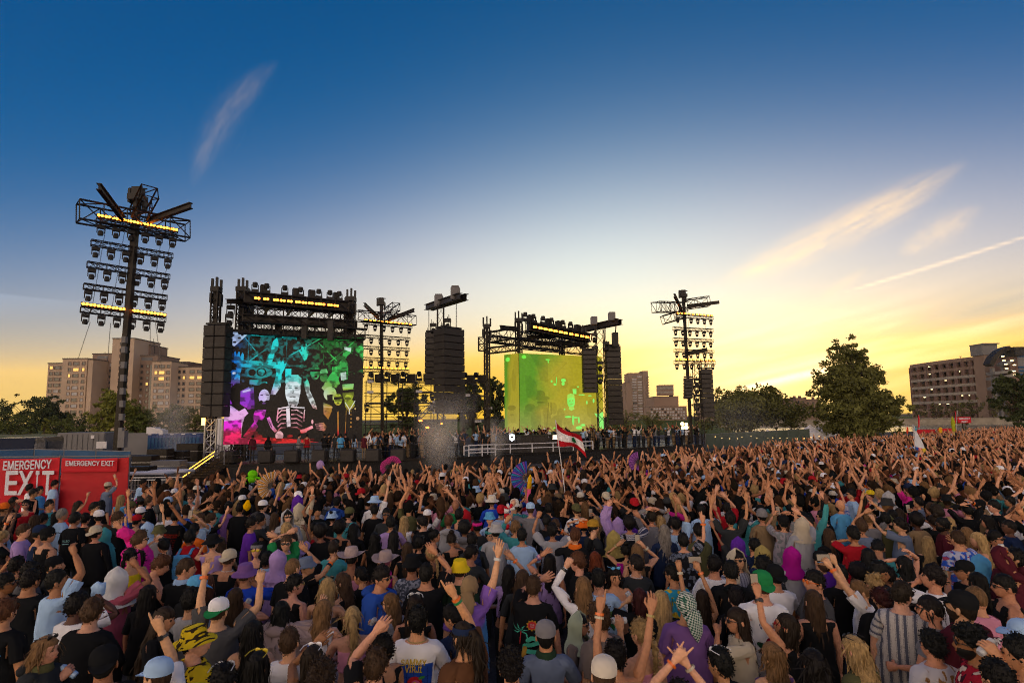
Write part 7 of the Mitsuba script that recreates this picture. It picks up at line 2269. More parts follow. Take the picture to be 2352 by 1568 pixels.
f1360,840 m d braid:bk tee:mr sg beard f-60 L=d R=d big | bearded man with braids and sunglasses in maroon and white shirt
f1175,1070 f l vlong:bl tank:bk sg f30 L=d R=d | woman with long blonde hair and sunglasses left of the maroon shirt
f1540,1020 m t fade:br tee:#2 f0 L=d R=@1530,1060:open v=wh big | man in white shirt covered in blue strokes raising a hand
f1790,1030 f l vlong:bl tube:bk f-60 L=d R=d | woman with long pale blonde hair looking left
f1650,960 f l vlong:lb tank:bk f10 L=d R=d | woman with dark blonde hair and a white clip
f2000,1010 f t long:bk tank:bk sg f155 L=d R=d | woman in oval sunglasses leaning towards us
f2170,870 m d buzz:bk tee:nv f-70 L=d R=d | man with dark skin and buzzed hair in navy shirt looking left
f2270,710 m t short:br tee:wh sg f-70 L=d R=d | man with glasses and white printed shirt near the right edge
f1985,620 m l short:bk tee:bk f-75 L=d R=d | man with dark hair in profile left near the right edge
f1810,610 m t buzz:bk tee:tn cap:bk f-10 L=d R=@1750,540:open v=lb | person in black cap and tan shirt raising an arm with blue band
f1900,800 f t wavy:bk tank:bk f-40 L=d R=d | woman with black waves left of the dark skinned man
f1060,570 f t long:bk tee:sb f-40 h=0,12 sg L=d R=@1120,540:relax | woman with long black hair, pale shirt and lifted hand
f100,610 m t bald:bk tee:sk f-10 beard L=d R=d | bald bearded man in sky blue shirt
f560,1110 m t fade:bk tee:tl f30 h=10,-25 L=d R=d | man in teal shirt bowing his head
f440,1230 f t vlong:bk tee:bk f0 L=d R=d | woman with long black hair left of the teal shirt
f2180,560 f t long:bk tank:ch f-60 L=d R=d | woman with black hair in profile at the right edge
'''
# ---------------------------------------------------------------- people
COL = {'wh': (.78, .79, .83), 'ow': (.62, .58, .50), 'bk': (.013, .013, .015), 'ch': (.035, .036, .040), 'gy': (.20, .20, .22), 'lg': (.36, .37, .40), 'dg': (.075, .078, .085), 'nv': (.018, .028, .075), 'bl': (.03, .09, .42), 'rb': (.02, .07, .55),
       'lb': (.34, .52, .78), 'sk': (.10, .36, .66), 'tl': (.06, .30, .33), 'gn': (.02, .22, .07), 'dkg': (.025, .05, .03), 'ol': (.10, .10, .045), 'rd': (.42, .015, .025), 'mr': (.085, .015, .025), 'pk': (.60, .25, .36), 'hp': (.70, .03, .30), 'mg': (.36, .01, .24),
       'pu': (.17, .085, .27), 'li': (.38, .26, .56), 'vi': (.12, .03, .36), 'or': (.75, .16, .02), 'ye': (.70, .52, .02), 'mu': (.38, .22, .03), 'tn': (.26, .18, .10), 'br': (.12, .055, .028), 'bg': (.48, .42, .32), 'tp': (.17, .14, .13), 'sb': (.13, .17, .26),
       'sv': (.50, .52, .55), 'pg': (.36, .28, .28), 'ro': (.33, .075, .12), 'sg': (.30, .36, .27), 'go': (.34, .27, .09), 'cr': (.50, .45, .34)}
HAIRC = {'bk': (.010, .008, .008), 'db': (.024, .015, .010), 'br': (.060, .033, .018), 'rb': (.095, .038, .018), 'lb': (.17, .095, .042), 'bl': (.36, .24, .105), 'rd': (.15, .032, .010), 'dr': (.045, .010, .010), 'gy': (.22, .20, .18), 'nb': (.015, .022, .06), 'pk': (.35, .10, .16)}
SKIN = {'l': (.68, .365, .225), 't': (.58, .285, .155), 'b': (.34, .15, .075), 'd': (.12, .055, .032)}
SEC = {'A': (0, 2130, 2.92), 'B': (650, 2130, 2.92), 'C': (1300, 2130, 2.92), 'D': (1950, 2130, 2.92), 'E': (2600, 2130, 2.92), 'F': (3250, 2130, 2.92),
       'a': (0, 1780, 3.36), 'b': (650, 1780, 3.36), 'c': (1300, 1780, 3.36), 'd': (1950, 1780, 3.36), 'e': (2600, 1780, 3.36), 'f': (3250, 1780, 3.136)}
def sec(s, x, y):
 ox, oy, k = SEC[s]
 return (ox + x / k) * .588, (oy + y / k) * .588
PEOPLE = []
for _l in ROSTER.strip().splitlines():
 spec, lab = _l.split('|')
 tk = spec.split()
 s, x, y = tk[0][0], *map(float, tk[0][1:].split(','))
 o = dict(px=sec(s, x, y), sec=s, sex=tk[1], skin=tk[2], label=lab.strip(), face=0., head=(0., 0.), hair=('short', 'bk'), top=('tee', 'bk'), L='', R='', held={}, band={}, hat=None, h=None, extra=set(), print=None)
 for t in tk[3:]:
  if t[0] == 'f' and t[1:].lstrip('-').isdigit():
   o['face'] = float(t[1:])
  elif t[:2] == 'h=':
   q = t[2:].split(',')
   o['head'] = (float(q[0]), float(q[1]) if len(q) > 1 else 0.)
  elif t[:2] in ('L=', 'R='):
   o[t[0]] = t[2:]
  elif t[:2] in ('l=', 'r='):
   o['held'][-1 if t[0] == 'l' else 1] = t[2:]
  elif t[:2] in ('u=', 'v='):
   o['band'][-1 if t[0] == 'u' else 1] = t[2:]
  elif t[:2] == 'H=':
   o['h'] = float(t[2:])
  elif t[:2] == 'P=':
   o['print'] = t[2:]
  elif ':' in t:
   a, c = t.split(':')
   if a in GAR:
    o['top'] = (a, c)
   elif a in ('cap', 'capback', 'bucket', 'bucketwide', 'brim', 'cowboy', 'beanie', 'hood', 'scarf', 'wrap', 'headband'):
    o['hat'] = (a, c)
   elif a in ('pack', 'neck'):
    o[a] = c
   else:
    o['hair'] = (a, c)
  else:
   o['extra'].add(t)
 PEOPLE.append(o)
rngp = np.random.default_rng(21)
for o in PEOPLE:
 o['h'] = o['h'] or ((1.77 if o['sex'] == 'm' else 1.66) + rngp.uniform(-.04, .05))
 p = on(*o['px'], o['h'] * .9326)
 o['d'] = p[1]
# people who would stand inside each other step apart along the line of sight
for _ in range(60):
 G = np.array([at(*o['px'], o['d']) for o in PEOPLE])
 mv = np.zeros(len(PEOPLE))
 for i in range(len(PEOPLE)):
  d = np.hypot(G[:, 0] - G[i, 0], G[:, 1] - G[i, 1])
  for j in np.nonzero((d < .42) & (np.arange(len(PEOPLE)) != i))[0]:
   mv[i] += (.42 - d[j]) * .35 * (1 if (PEOPLE[i]['d'], i) > (PEOPLE[j]['d'], j) else -1)
 for o, m in zip(PEOPLE, mv):
  lo, hi = (1.62, 1.93) if o['sex'] == 'm' else (1.52, 1.80)
  d = o['d'] + float(np.clip(m, -.08, .08))
  zh = at(*o['px'], d)[2] / .9326
  if lo < zh < hi:
   o['d'], o['h'] = d, zh
SHIRTN = {'tee': 'shirt', 'long': 'long_sleeved_shirt', 'hoodie': 'hoodie', 'tank': 'tank_top', 'crop': 'crop_top', 'croptee': 'shirt', 'tube': 'strapless_top', 'dress': 'dress', 'jacket': 'jacket', 'longcrop': 'long_sleeved_top'}
HATN = {'cap': 'cap', 'capback': 'cap', 'bucket': 'bucket_hat', 'bucketwide': 'bucket_hat', 'brim': 'brimmed_hat', 'cowboy': 'brimmed_hat', 'beanie': 'beanie', 'hood': 'hood', 'scarf': 'head_scarf', 'wrap': 'head_cloth', 'headband': 'headband'}
COLN = {'wh': 'white', 'bl': 'blue', 'sv': 'silver', 'ye': 'yellow', 'rd': 'red', 'bk': 'black', 'gn': 'green', 'lb': 'pale blue', 'pk': 'pink', 'or': 'orange', 'pu': 'purple', 'hp': 'hot pink', 'gy': 'grey', 'li': 'lilac', 'vi': 'violet', 'nv': 'navy', 'cl': 'clear', 'tl': 'teal', 'go': 'golden', 'rb': 'royal blue'}
def uvs(n, c):
 return np.tile(pack(c), (n, 1))
def put2(key, pieces, bsdf, smooth=True):
 """pieces: (vertices, faces, colour)."""
 v, f = joined([(a, b) for a, b, c in pieces])
 put(key, (v, f), bsdf, smooth, np.vstack([uvs(len(a), c) for a, b, c in pieces]))
 return key
def held_thing(kind, col, pos, R, who, s):
 """Something in a hand: R's columns are fingers, thumb side, back of the hand."""
 X, Y, Z = R[:, 0], R[:, 1], R[:, 2]
 c = COL.get(col, (.5, .5, .5))
 cn = COLN.get(col, col)
 who = ' '.join(who.split()[:8])
 if kind == 'can':
  k = thing('drink_can', f'{cn} drink can held by the {who}', 'can')
  pr = [(.0005, -.075), (.026, -.075), (.031, -.066), (.031, .058), (.026, .072), (.024, .074), (.0005, .073)]
  v, f = lathe(pr, 14)
  put(numbered(k + '__body'), (pos + v @ np.stack([X, Z, Y]), f if 1 else f), 'm_gloss', 40 if 0 else True, uvs(len(v), c))
  v, f = lathe([(.0005, .0745), (.022, .0745), (.0245, .077), (.022, .0755)], 12)
  put(numbered(k + '__lid'), (pos + v @ np.stack([X, Z, Y]), f), 'm_gloss', True, uvs(len(v), COL['sv']))
 elif kind == 'cup':
  k = thing('plastic_cup', f'{cn} plastic cup held by the {who}', 'cup')
  v, f = lathe([(.0005, -.06), (.030, -.06), (.043, .065), (.045, .067), (.040, .064), (.029, -.055), (.0005, -.055)], 14)
  put(k, (pos + v @ np.stack([X, Z, Y]), f), 'm_gloss', True, uvs(len(v), (.5, .5, .52)))
 elif kind == 'bottle':
  k = thing('water_bottle', f'{cn} plastic bottle held by the {who}', 'bottle')
  v, f = lathe([(.0005, -.10), (.033, -.10), (.034, .05), (.030, .085), (.014, .115), (.014, .135), (.0005, .135)], 12)
  put(k, (pos + v @ np.stack([X, Z, Y]), f), 'm_gloss', True, uvs(len(v), c))
 elif kind == 'phone':
  k = thing('phone', f'{cn} phone held up by the {who}', 'phone')
  q = pos + X * .04 + np.array([0, .0, .02])
  W_, H_, N_ = np.array([1., 0, 0]), np.array([0, .2, .98]), np.array([0, -.98, .2])
  if col == 'ls':
   W_, H_ = H_, -W_
  put(numbered(k + '__case'), cbx(q, (.075, .155, .010), W_, H_, N_, .003), 'm_black')
  put(numbered(k + '__screen'), bx(q + N_ * .0062, (.068, .145, .0012), W_, H_, N_), 'm_gloss', False, uvs(8, (.20, .17, .14)))
 elif kind == 'cloth':
  k = thing('rag', f'{cn} cloth held up by the {who}', 'cloth')
  v, f = blob((0, 0, .05), (.075, .06, .085), 12, 9)
  v = v + (meshkit.fbm(v * 22, 3, 2) - .5)[:, None] * .07
  put(k, (pos + v, f), 'm_cloth', True, uvs(len(v), c))
 elif kind in ('fan', 'fanw'):
  k = thing('hand_fan', f'open {cn} folding hand fan held up by the {who}', 'fan')
  U, V = np.array([1., .15, 0]), np.array([0, 0, 1.])
  tilt = {'li': 1.57, 'pu': 1.57, 'hp': .3, 'bl': 1.45, 'ye': 1.2}.get(col, .2)
  U, V = U * math.cos(tilt) + V * math.sin(tilt), -U * math.sin(tilt) + V * math.cos(tilt)
  n = 17
  for i in range(n):
   a0, a1 = math.radians(8 + 164 * i / n), math.radians(8 + 164 * (i + 1) / n)
   pt = []
   for r in (.10, .33):
    pt += [pos + (U * math.cos(a0) + V * math.sin(a0)) * r + np.array([0, .008 * (i % 2), 0]), pos + (U * math.cos(a1) + V * math.sin(a1)) * r + np.array([0, .008 * ((i + 1) % 2), 0])]
   vv, ff = solid_sheet(np.array(pt), np.array([[0, 1, 3], [0, 3, 2]]), .003)
   put(numbered(k + '__fold'), (vv, ff), 'm_cloth', False, uvs(len(vv), c if i % 2 else tuple(q * .7 for q in c)))
   if i % 2 == 0:
    put(numbered(k + '__rib'), bar(pos, pos + (U * math.cos(a0) + V * math.sin(a0)) * .33 - np.array([0, .006, 0]), .004, 3), 'm_black')
 return None
PRINTS = {}
def decal(g, kind, sex, lod, lift=.006):
 """Flat rest-pose artwork [(shapely polygon in x, z metres, colour)] laid on the back of a garment."""
 from scipy.interpolate import NearestNDInterpolator, LinearNDInterpolator
 v, f, w = garment(kind, sex, lod)
 n = normals(v, f)
 sel = (n[:, 1] < -.25) & (np.abs(v[:, 0]) < .24)
 Y = LinearNDInterpolator(v[sel][:, [0, 2]], v[sel][:, 1], fill_value=-.1)
 out = []
 for i, (poly, col) in enumerate(g):
  for q in getattr(poly, 'geoms', [poly]):
   if q.geom_type != 'Polygon' or q.area < 1e-6:
    continue
   vv, ff = trimesh.creation.triangulate_polygon(q, engine='earcut')
   vv, ff = np.asarray(vv, float), np.asarray(ff)
   v3 = np.c_[vv[:, 0], 0 * vv[:, 0], vv[:, 1]]
   v3, ff = trimesh.remesh.subdivide_to_size(v3, ff, .03, max_iter=8)
   v3[:, 1] = Y(v3[:, 0], v3[:, 2]) - lift - .0012 * i
   out.append((v3, ff, col))
 return out
def textpoly(text, h, cx, z, arc=0., squeeze=None):
 t = meshkit.text_mesh(text, h, .001, True)
 t = trimesh.Trimesh(t.vertices, t.faces, process=False)
 up = t.faces[t.face_normals[:, 2] > .5]
 v = np.array(t.vertices)[:, :2]
 wdt = v[:, 0].max() - v[:, 0].min()
 v[:, 0] -= v[:, 0].min() + wdt / 2
 if squeeze:
  v[:, 0] *= squeeze / wdt
  wdt = squeeze
 v[:, 1] += arc * (1 - (2 * v[:, 0] / wdt) ** 2)
 return unary_union([Polygon(v[q]) for q in up if Polygon(v[q]).area > 1e-9]).simplify(.0006), cx, z
def tp(*a, **k):
 g, cx, z = textpoly(*a, **k)
 return affinity.translate(g, cx, z)
def E_(x, z, rx, rz, rot=0):
 return affinity.rotate(affinity.scale(Point(x, z).buffer(1, 8), rx, rz), rot)
def art(name):
 B = lambda x0, z0, x1, z1: box(x0, z0, x1, z1)
 Ye, Rd, Bl, Gn, Tl, Wh, Sk, Pk, Go, Bk = (.60, .42, .03), (.42, .02, .03), (.02, .07, .42), (.04, .25, .06), (.05, .36, .24), (.55, .55, .58), (.06, .30, .62), (.50, .10, .25), (.34, .20, .03), (.012, .012, .014)
 if name == 'poster':
  r = [(affinity.skew(B(-.125, .90, .125, 1.345), 3), Bl)]
  for i in range(5):
   r.append((B(-.12, .97 + i * .07, .12, .973 + i * .07), (.012, .03, .2)))
   r.append((B(-.10 + i * .05, .92, -.097 + i * .05, 1.33), (.012, .03, .2)))
  r += [(tp('SAMMY', .048, 0, 1.335, arc=.012, squeeze=.19), Ye), (tp('VIRJI', .048, 0, 1.285, arc=.008, squeeze=.125), Ye), (E_(.012, 1.21, .055, .05), Rd), (E_(.02, 1.205, .03, .028), Pk), (E_(.012, 1.212, .010, .009), Ye), (affinity.rotate(E_(.062, 1.25, .024, .011), 15), Gn),
              (affinity.rotate(B(-.105, 1.13, -.02, 1.165), 8), Pk), (tp('BTG', .026, -.062, 1.135), Rd), (B(.005, 1.05, .022, 1.15), Ye), (affinity.rotate(B(-.075, 1.04, -.01, 1.095), -12), Ye), (B(.002, .92, .05, 1.09), Go), (B(.045, 1.08, .10, 1.12), Pk)]
  return r
 if name == 'dragon':
  Tl, Go, Rd = (.08, .52, .36), (.50, .30, .05), (.55, .04, .05)
  r = [(E_(.0, 1.30, .032, .032), Rd)]
  r = [(affinity.translate(Polygon([(math.cos(t) * (.048 if i % 2 else .036), math.sin(t) * (.048 if i % 2 else .036)) for i, t in enumerate(np.arange(20) * math.pi / 10)]), 0, 1.30), (.5, .24, .03))] + r
  r += [(B(-.016, 1.304, .016, 1.309), Wh), (B(-.014, 1.288, .014, 1.292), Wh)]
  for cx, z in ((-.085, 1.245), (.075, 1.225)):
   for a in (15, 60, 120, 165, 200, -20):
    r.append((affinity.rotate(Polygon([(cx, z - .006), (cx + .03, z + .010), (cx + .062, z - .004), (cx + .03, z)]), a, origin=(cx, z)), Tl))
   r.append((LineString([(cx, z), (cx - .006 if cx < 0 else cx + .006, z - .10)]).buffer(.004), Rd))
  s1 = LineString([(-.03, 1.185), (.0, 1.205), (.045, 1.195), (.05, 1.165), (.0, 1.15), (-.05, 1.14), (-.055, 1.10), (.0, 1.095), (.045, 1.09)]).buffer(.017)
  r += [(s1, Tl), (LineString([(-.05, 1.12), (-.06, 1.06), (-.02, 1.045), (.03, 1.05), (.04, 1.01), (-.01, .995), (-.045, .985)]).buffer(.017), Go), (LineString([(-.03, 1.20), (-.04, 1.225)]).buffer(.005), Tl), (LineString([(-.02, .965), (.045, .97)]).buffer(.006), Tl)]
  return [(affinity.scale(a, 1.2, 1.2, origin=(0, 1.34)), c) for a, c in r]
 if name == 'parkmap':
  r = []
  for a in np.arange(10, 171, 11):
   r.append((LineString([(.0 + .05 * math.cos(math.radians(a)), 1.10 + .045 * math.sin(math.radians(a))), (.12 * math.cos(math.radians(a)), 1.10 + .11 * math.sin(math.radians(a)))]).buffer(.0012), Sk))
  for i, (x, z) in enumerate(((-.055, 1.245), (-.01, 1.245), (-.085, 1.19), (-.10, 1.13), (.095, 1.16))):
   r.append((E_(x, z, .011, .014), (Rd, Bk, Bl, Rd, Rd)[i]))
  r += [(tp('TB', .030, .045, 1.232), Sk), (tp('H', .026, -.105, 1.07), Wh), (affinity.rotate(E_(.0, 1.10, .062, .032), 12), Ye), (E_(.04, 1.06, .022, .014), Sk), (LineString([(-.05, 1.10), (.04, 1.12)]).buffer(.004), Go)]
  return r
 if name == 'rose':
  return [(tp('Valley Co', .040, 0, 1.30, arc=.012, squeeze=.17), (.06, .07, .16)), (E_(.015, 1.19, .062, .062), (.22, .01, .03)), (E_(.0, 1.205, .035, .03, 30), (.36, .03, .06)), (E_(.03, 1.18, .03, .024, -20), (.12, .006, .02)), (E_(-.075, 1.17, .04, .022, -35), (.02, .07, .04)), (E_(-.02, 1.09, .045, .022, 40), (.02, .07, .04)), (E_(.08, 1.12, .04, .02, -40), (.02, .07, .04)), (tp('Roses', .03, 0, 1.02, squeeze=.10), (.06, .07, .16))]
 if name == 'surf':
  return [(affinity.rotate(E_(.09, 1.15, .045, .16), -14), (.32, .13, .03)), (E_(.10, 1.16, .015, .09, -14), (.22, .06, .03)), (E_(.0, 1.10, .02, .03), (.05, .06, .09))]
 if name == 'flower':
  return [(E_(.0 + .045 * math.cos(t), 1.33 + .05 * math.sin(t), .014, .040, math.degrees(t) - 90).difference(E_(.0 + .045 * math.cos(t), 1.33 + .05 * math.sin(t), .009, .033, math.degrees(t) - 90)), Bk) for t in np.radians([205, 237, 270, 303, 335])] + [(E_(.0 + .045 * math.cos(t), 1.33 + .05 * math.sin(t), .009, .033, math.degrees(t) - 90), Wh) for t in np.radians([205, 237, 270, 303, 335])] + [(E_(.11, 1.20, .03, .03).difference(E_(.11, 1.20, .022, .022)), Bk), (E_(-.08, 1.08, .03, .03).difference(E_(-.08, 1.08, .022, .022)), Bk)]
 if name == 'blueback':
  return [(tp('COUNTRYLAND', .036, 0, 1.29, arc=.028, squeeze=.23), Sk), (E_(.03, 1.20, .085, .055), (.03, .12, .32)), (E_(.0, 1.21, .03, .02), Sk), (E_(.06, 1.18, .03, .016), Sk), (LineString([(-.03, 1.16), (.02, 1.19), (.08, 1.16)]).buffer(.008), Sk)]
 if name == 'redlist':
  r = [(tp('SUPERSTRUCTION', .030, 0, 1.29, squeeze=.26), (.55, .05, .02)), (tp('SUPERSTRUCTION', .030, 0, 1.25, squeeze=.26), (.45, .02, .01))]
  for i in range(6):
   for j in range(6):
    r.append((B(-.12 + j * .042, 1.20 - i * .04, -.092 + j * .042, 1.216 - i * .04), (.22, .01, .01)))
  return r
 if name == 'leftblue':
  return [(tp('arid August', .05, .01, 1.26, squeeze=.24), Sk), (E_(.03, 1.03, .10, .03), (.05, .30, .60)), (E_(.09, 1.04, .06, .022), (.05, .30, .60)), (E_(-.05, 1.04, .06, .024), (.05, .30, .60))]
 if name == 'also':
  return [(tp('ALSO', .035, 0, 1.26), (.25, .5, .5)), (B(-.06, 1.22, .06, 1.235), (.25, .5, .5))]
 if name == 'city':
  return [(tp('CITY', .030, .02, 1.24), Sk)]
 if name == 'jersey':
  return [(Polygon([(-.03, 1.36), (.16, 1.30), (.17, 1.20), (.06, 1.30)]), Gn), (Polygon([(.02, 1.25), (.14, 1.10), (.16, 1.16)]), (.02, .12, .05)), (tp('V', .05, -.04, 1.24), (.02, .2, .12))]
 if name == 'stripes':
  return [(B(-.16, 1.30 - .03 * i, .16, 1.312 - .03 * i), (.10, .08, .22)) for i in range(3)]
 if name == 'rednums':
  return [(tp('23', .07, -.06, 1.22), (.6, .5, .5))]
 return []
def cuffed(P, s, col, wide=.018, at_=.672, r=.036, kind='m'):
 """A band round the wrist in the rest pose."""
 v, f = lathe([(r, -wide / 2), (r + .004, -wide / 2), (r + .004, wide / 2), (r, wide / 2)], 12)
 v = v[:, [2, 0, 1]] + [at_, 0, 1.43]
 return v * [s, 1, 1], (f if s > 0 else f[:, ::-1])
def build_person(o, lod, P, key=None, label=None, group=None):
 sex, sk = o['sex'], np.array(SKIN[o['skin']]) * rngp.uniform(.72, 1.12) * [1, rngp.uniform(.93, 1.05), rngp.uniform(.9, 1.08)]
 k = thing('person', label or o['label'], 'person', group)
 hp = {}
 for s, nm in ((-1, 'L'), (1, 'R')):
  a = o[nm] or ('d' if rngp.random() < .55 else 'f')
  pose = None
  if ':' in a:
   a, pose = a.split(':')
  if a[0] == '@':
   x, y = map(float, a[1:].split(','))
   q = sec(o['sec'], x, y)
   d = ray(*q)
   d = d / np.linalg.norm(d)
   sh = P.world(P.shoulder(s)[None])[0]
   t0 = (sh - EYE) @ d
   near = EYE + d * t0
   gap = np.linalg.norm(near - sh)
   reach = .535 * P.k
   extra_ = math.sqrt(max(reach ** 2 - gap ** 2, 0))
   p = near + d * min(extra_ * .75, .14)
   t = P.local(p)
   up = t[2] > 1.35
   hint = (.8, .25, -.5) if up else (.7, -.5, -.6)
   bk = P.R0.T @ np.array([0, -1., .15]) if up else np.array([.6, .4, .4]) * [s, 1, 1]
   P.arm(s, t, hint, bk * [s, 1, 1])
   pose = pose or ('open' if t[2] > 1.7 else 'relax')
  else:
   t, h_, b_ = ARM[a]
   j = rngp.normal(size=3) * (.05 if a in 'uobwc' else .025)
   P.arm(s, np.array(t) * [s, 1, 1] + j, h_, b_)
   pose = pose or {'u': 'open', 'o': 'open', 'b': 'relax', 'd': 'relax', 'f': 'relax', 'h': 'relax', 'p': 'grip', 'c': 'open', 'x': 'relax', 'w': 'relax', 'k': 'fist', 'g': 'grip'}[a]
  if s in o['held']:
   pose = 'grip'
  hp[s] = pose
 kind, tc = o['top']
 # body, head and hands: one mesh
 v, f = core(sex, lod)
 pieces = []
 pv = P.skin(v, weights(v))
 if lod == 0:
  pieces.append((pv, f, sk))
 else:
  z = v[f].mean(1)[:, 2]
  low = z < .97
  for sel, c in ((~low, sk), (low, COL[o.get('trousers', 'ch')])):
   ff = f[sel]
   u, inv = np.unique(ff, return_inverse=True)
   pieces.append((pv[u], inv.reshape(-1, 3), c))
 for s in (-1, 1):
  hv, hf = hand(hp[s], lod)
  hv = hv * [s, 1, 1] + WRI * [s, 1, 1]
  pieces.append((P.rigid(hv, 5 if s < 0 else 8), hf if s > 0 else hf[:, ::-1], sk))
 hc = np.array(HAIRC[o['hair'][1]])
 for hv, hf, sl in head_pieces(lod):
  c = {'skin': sk, 'eye': (.012, .010, .009), 'brow': hc * .8 + sk * .05, 'lip': sk * np.array([.82, .52, .5])}[sl]
  pieces.append((P.rigid(hv, 2), hf, c))
 if 'beard' in o['extra']:
  d, ff = head_grid(20, 14)
  b = head_shape(d)
  m = ss(-.25, -.45, d[:, 2]) * ss(-.25, .05, d[:, 1])
  b = b + normals(b, ff) * np.where(m > .02, .004 + .007 * m, -.006)[:, None]
  kp = (m[ff] > .02).any(1) & ~((np.abs(d[ff].mean(1)[:, 0]) < .3) & (d[ff].mean(1)[:, 2] > -.62) & (d[ff].mean(1)[:, 1] > .7))
  pieces.append((P.rigid(b, 2), ff[kp], hc))
 put2(numbered(k + '__body'), pieces, 'm_skin')
 # clothes
 gv, gf, gw = garment(kind, sex, lod)
 nm = SHIRTN[kind]
 if tc[0] == '#':
  uv = np.c_[gv[:, 0] + 10.0 * int(tc[1:]), gv[:, 2]]
  put(numbered(f'{k}__{nm}'), (P.skin(gv, gw), gf), 'm_pattern', True, uv)
 else:
  gp_ = P.skin(gv, gw)
  if 'fluffy' in o['extra']:
   gn = normals(gp_, gf)
   gp_ = gp_ + gn * (rngp.random(len(gp_)) * .045 + .015)[:, None]
  put(numbered(f'{k}__{nm}'), (gp_, gf), 'm_cloth', 'fluffy' not in o['extra'], uvs(len(gv), COL[tc]))
 if kind == 'hoodie' or kind == 'jacket':
  hv, hf = blob((0, -.115, 1.475), (.115, .06, .06), 14, 8)
  hv = hv + (meshkit.fbm(hv * 18, 2, 3) - .5)[:, None] * .03
  w1 = np.zeros((len(hv), 9))
  w1[:, 1] = 1
  put(numbered(k + '__collar'), (P.skin(hv, w1), hf), 'm_cloth', True, uvs(len(hv), np.array(COL[tc]) * .85 if tc[0] != '#' else COL['gy']))
 if o['print']:
  pcs = decal(art(o['print']), kind, sex, lod)
  put2(numbered(k + '__shirt_print'), [(P.skin(a, weights(a)), b if 1 else b, c) for a, b, c in pcs], 'm_cloth', False)
 if lod == 0:
  pv_, pf, pw = garment('pants', sex, lod)
  put(numbered(k + '__trousers'), (P.skin(pv_, pw), pf), 'm_cloth', True, uvs(len(pv_), COL[o.get('trousers', 'ch')]))
 hh = o['hair'][0]
 if o['hat'] and o['hat'][0] in ('cap', 'capback', 'bucket', 'bucketwide', 'brim', 'cowboy', 'beanie') and hh in ('short', 'curly', 'afro', 'fade'):
  hh = 'buzz'
 if o['hat'] and o['hat'][0] in ('hood', 'scarf', 'wrap'):
  hh = 'buzz' if hh not in ('long', 'wavy', 'vlong') or o['hat'][0] != 'hood' else 'buzz'
 r = hair(hh, int(o['px'][0]), lod) if hh != 'bald' else None
 if r is not None:
  put(numbered(k + '__hair'), (P.rigid(r[0], 2), r[1]), 'm_hair', hh not in ('curly', 'afro') or lod > 0, uvs(len(r[0]), hc * (.8 + .4 * rngp.random())))
 if o['hat']:
  hk, cc = o['hat']
  cc = cc.split('/')
  if hk in ('hood', 'scarf', 'wrap'):
   pcs = hat(hk, lod)
   if cc[0][0] == '#':
    v_, f_ = joined([(a, b) for a, b, _ in pcs])
    put(numbered(f'{k}__{HATN[hk]}'), (P.rigid(v_, 2), f_), 'm_pattern', True, np.c_[v_[:, 0] + v_[:, 1] * .7 + 10. * int(cc[0][1:]), v_[:, 2]])
   else:
    put2(numbered(f'{k}__{HATN[hk]}'), [(P.rigid(a, 2), b, COL[cc[0]]) for a, b, _ in pcs], 'm_cloth')
  else:
   pcs = hat(hk, lod)
   if cc[0][0] == '#':
    v_, f_ = joined([(a, b) for a, b, _ in pcs])
    put(numbered(f'{k}__{HATN[hk]}'), (P.rigid(v_, 2), f_), 'm_pattern', True, np.c_[v_[:, 0] + v_[:, 1] + 10. * int(cc[0][1:]), v_[:, 2]])
   else:
    put2(numbered(f'{k}__{HATN[hk]}'), [(P.rigid(a, 2), b, COL[cc[0] if sl == 'a' else cc[-1]]) for a, b, sl in pcs], 'm_cloth')
 for t in ('sg', 'sgt'):
  for e in o['extra']:
   if e.split('=')[0] == t:
    lc = COL[e.split('=')[1]] if '=' in e else (.008, .008, .01)
    put2(numbered(k + '__sunglasses'), [(P.rigid(a, 2), b, lc if sl == 'lens' or '=' in e else (.012, .01, .01)) for a, b, sl in glasses(t == 'sgt')], 'm_gloss')
 if o.get('neck'):
  pr = [(.066, -.012), (.070, 0), (.066, .010), (.060, 0)] if o['neck'] in ('go', 'sv') else [(.085, -.05), (.10, -.02), (.085, .03), (.066, .035)]
  if o['neck'] in ('go', 'sv'):
   pr = [(a + .006, b * .4) for a, b in pr]
  v_, f_ = lathe(pr, 18, (0, -.004, 1.49), 1, .95)
  w1 = np.zeros((len(v_), 9))
  w1[:, 1] = 1
  put(numbered(k + ('__necklace' if o['neck'] in ('go', 'sv') else '__neck_scarf')), (P.skin(v_, w1), f_), 'm_gloss' if o['neck'] in ('go', 'sv') else 'm_cloth', True, uvs(len(v_), COL[o['neck']] if o['neck'][0] != '#' else COL['dkg']))
 if o.get('pack'):
  pk = [cbx((0, -.20, 1.22), (.28, .15, .38), ch=.05), cbx((0, -.285, 1.14), (.22, .05, .18), ch=.02)]
  for s in (-1, 1):
   pk.append(tube([(s * .10, -.13, 1.40), (s * .10, -.06, 1.475), (s * .105, .06, 1.45), (s * .11, .13, 1.34), (s * .14, .10, 1.15), (s * .14, -.12, 1.08)], .022, 5))
  v_, f_ = joined(pk)
  w1 = np.zeros((len(v_), 9))
  w1[:, 1] = 1
  put(numbered(k + '__backpack'), (P.skin(v_, w1), f_), 'm_cloth', False, uvs(len(v_), COL[o['pack']]))
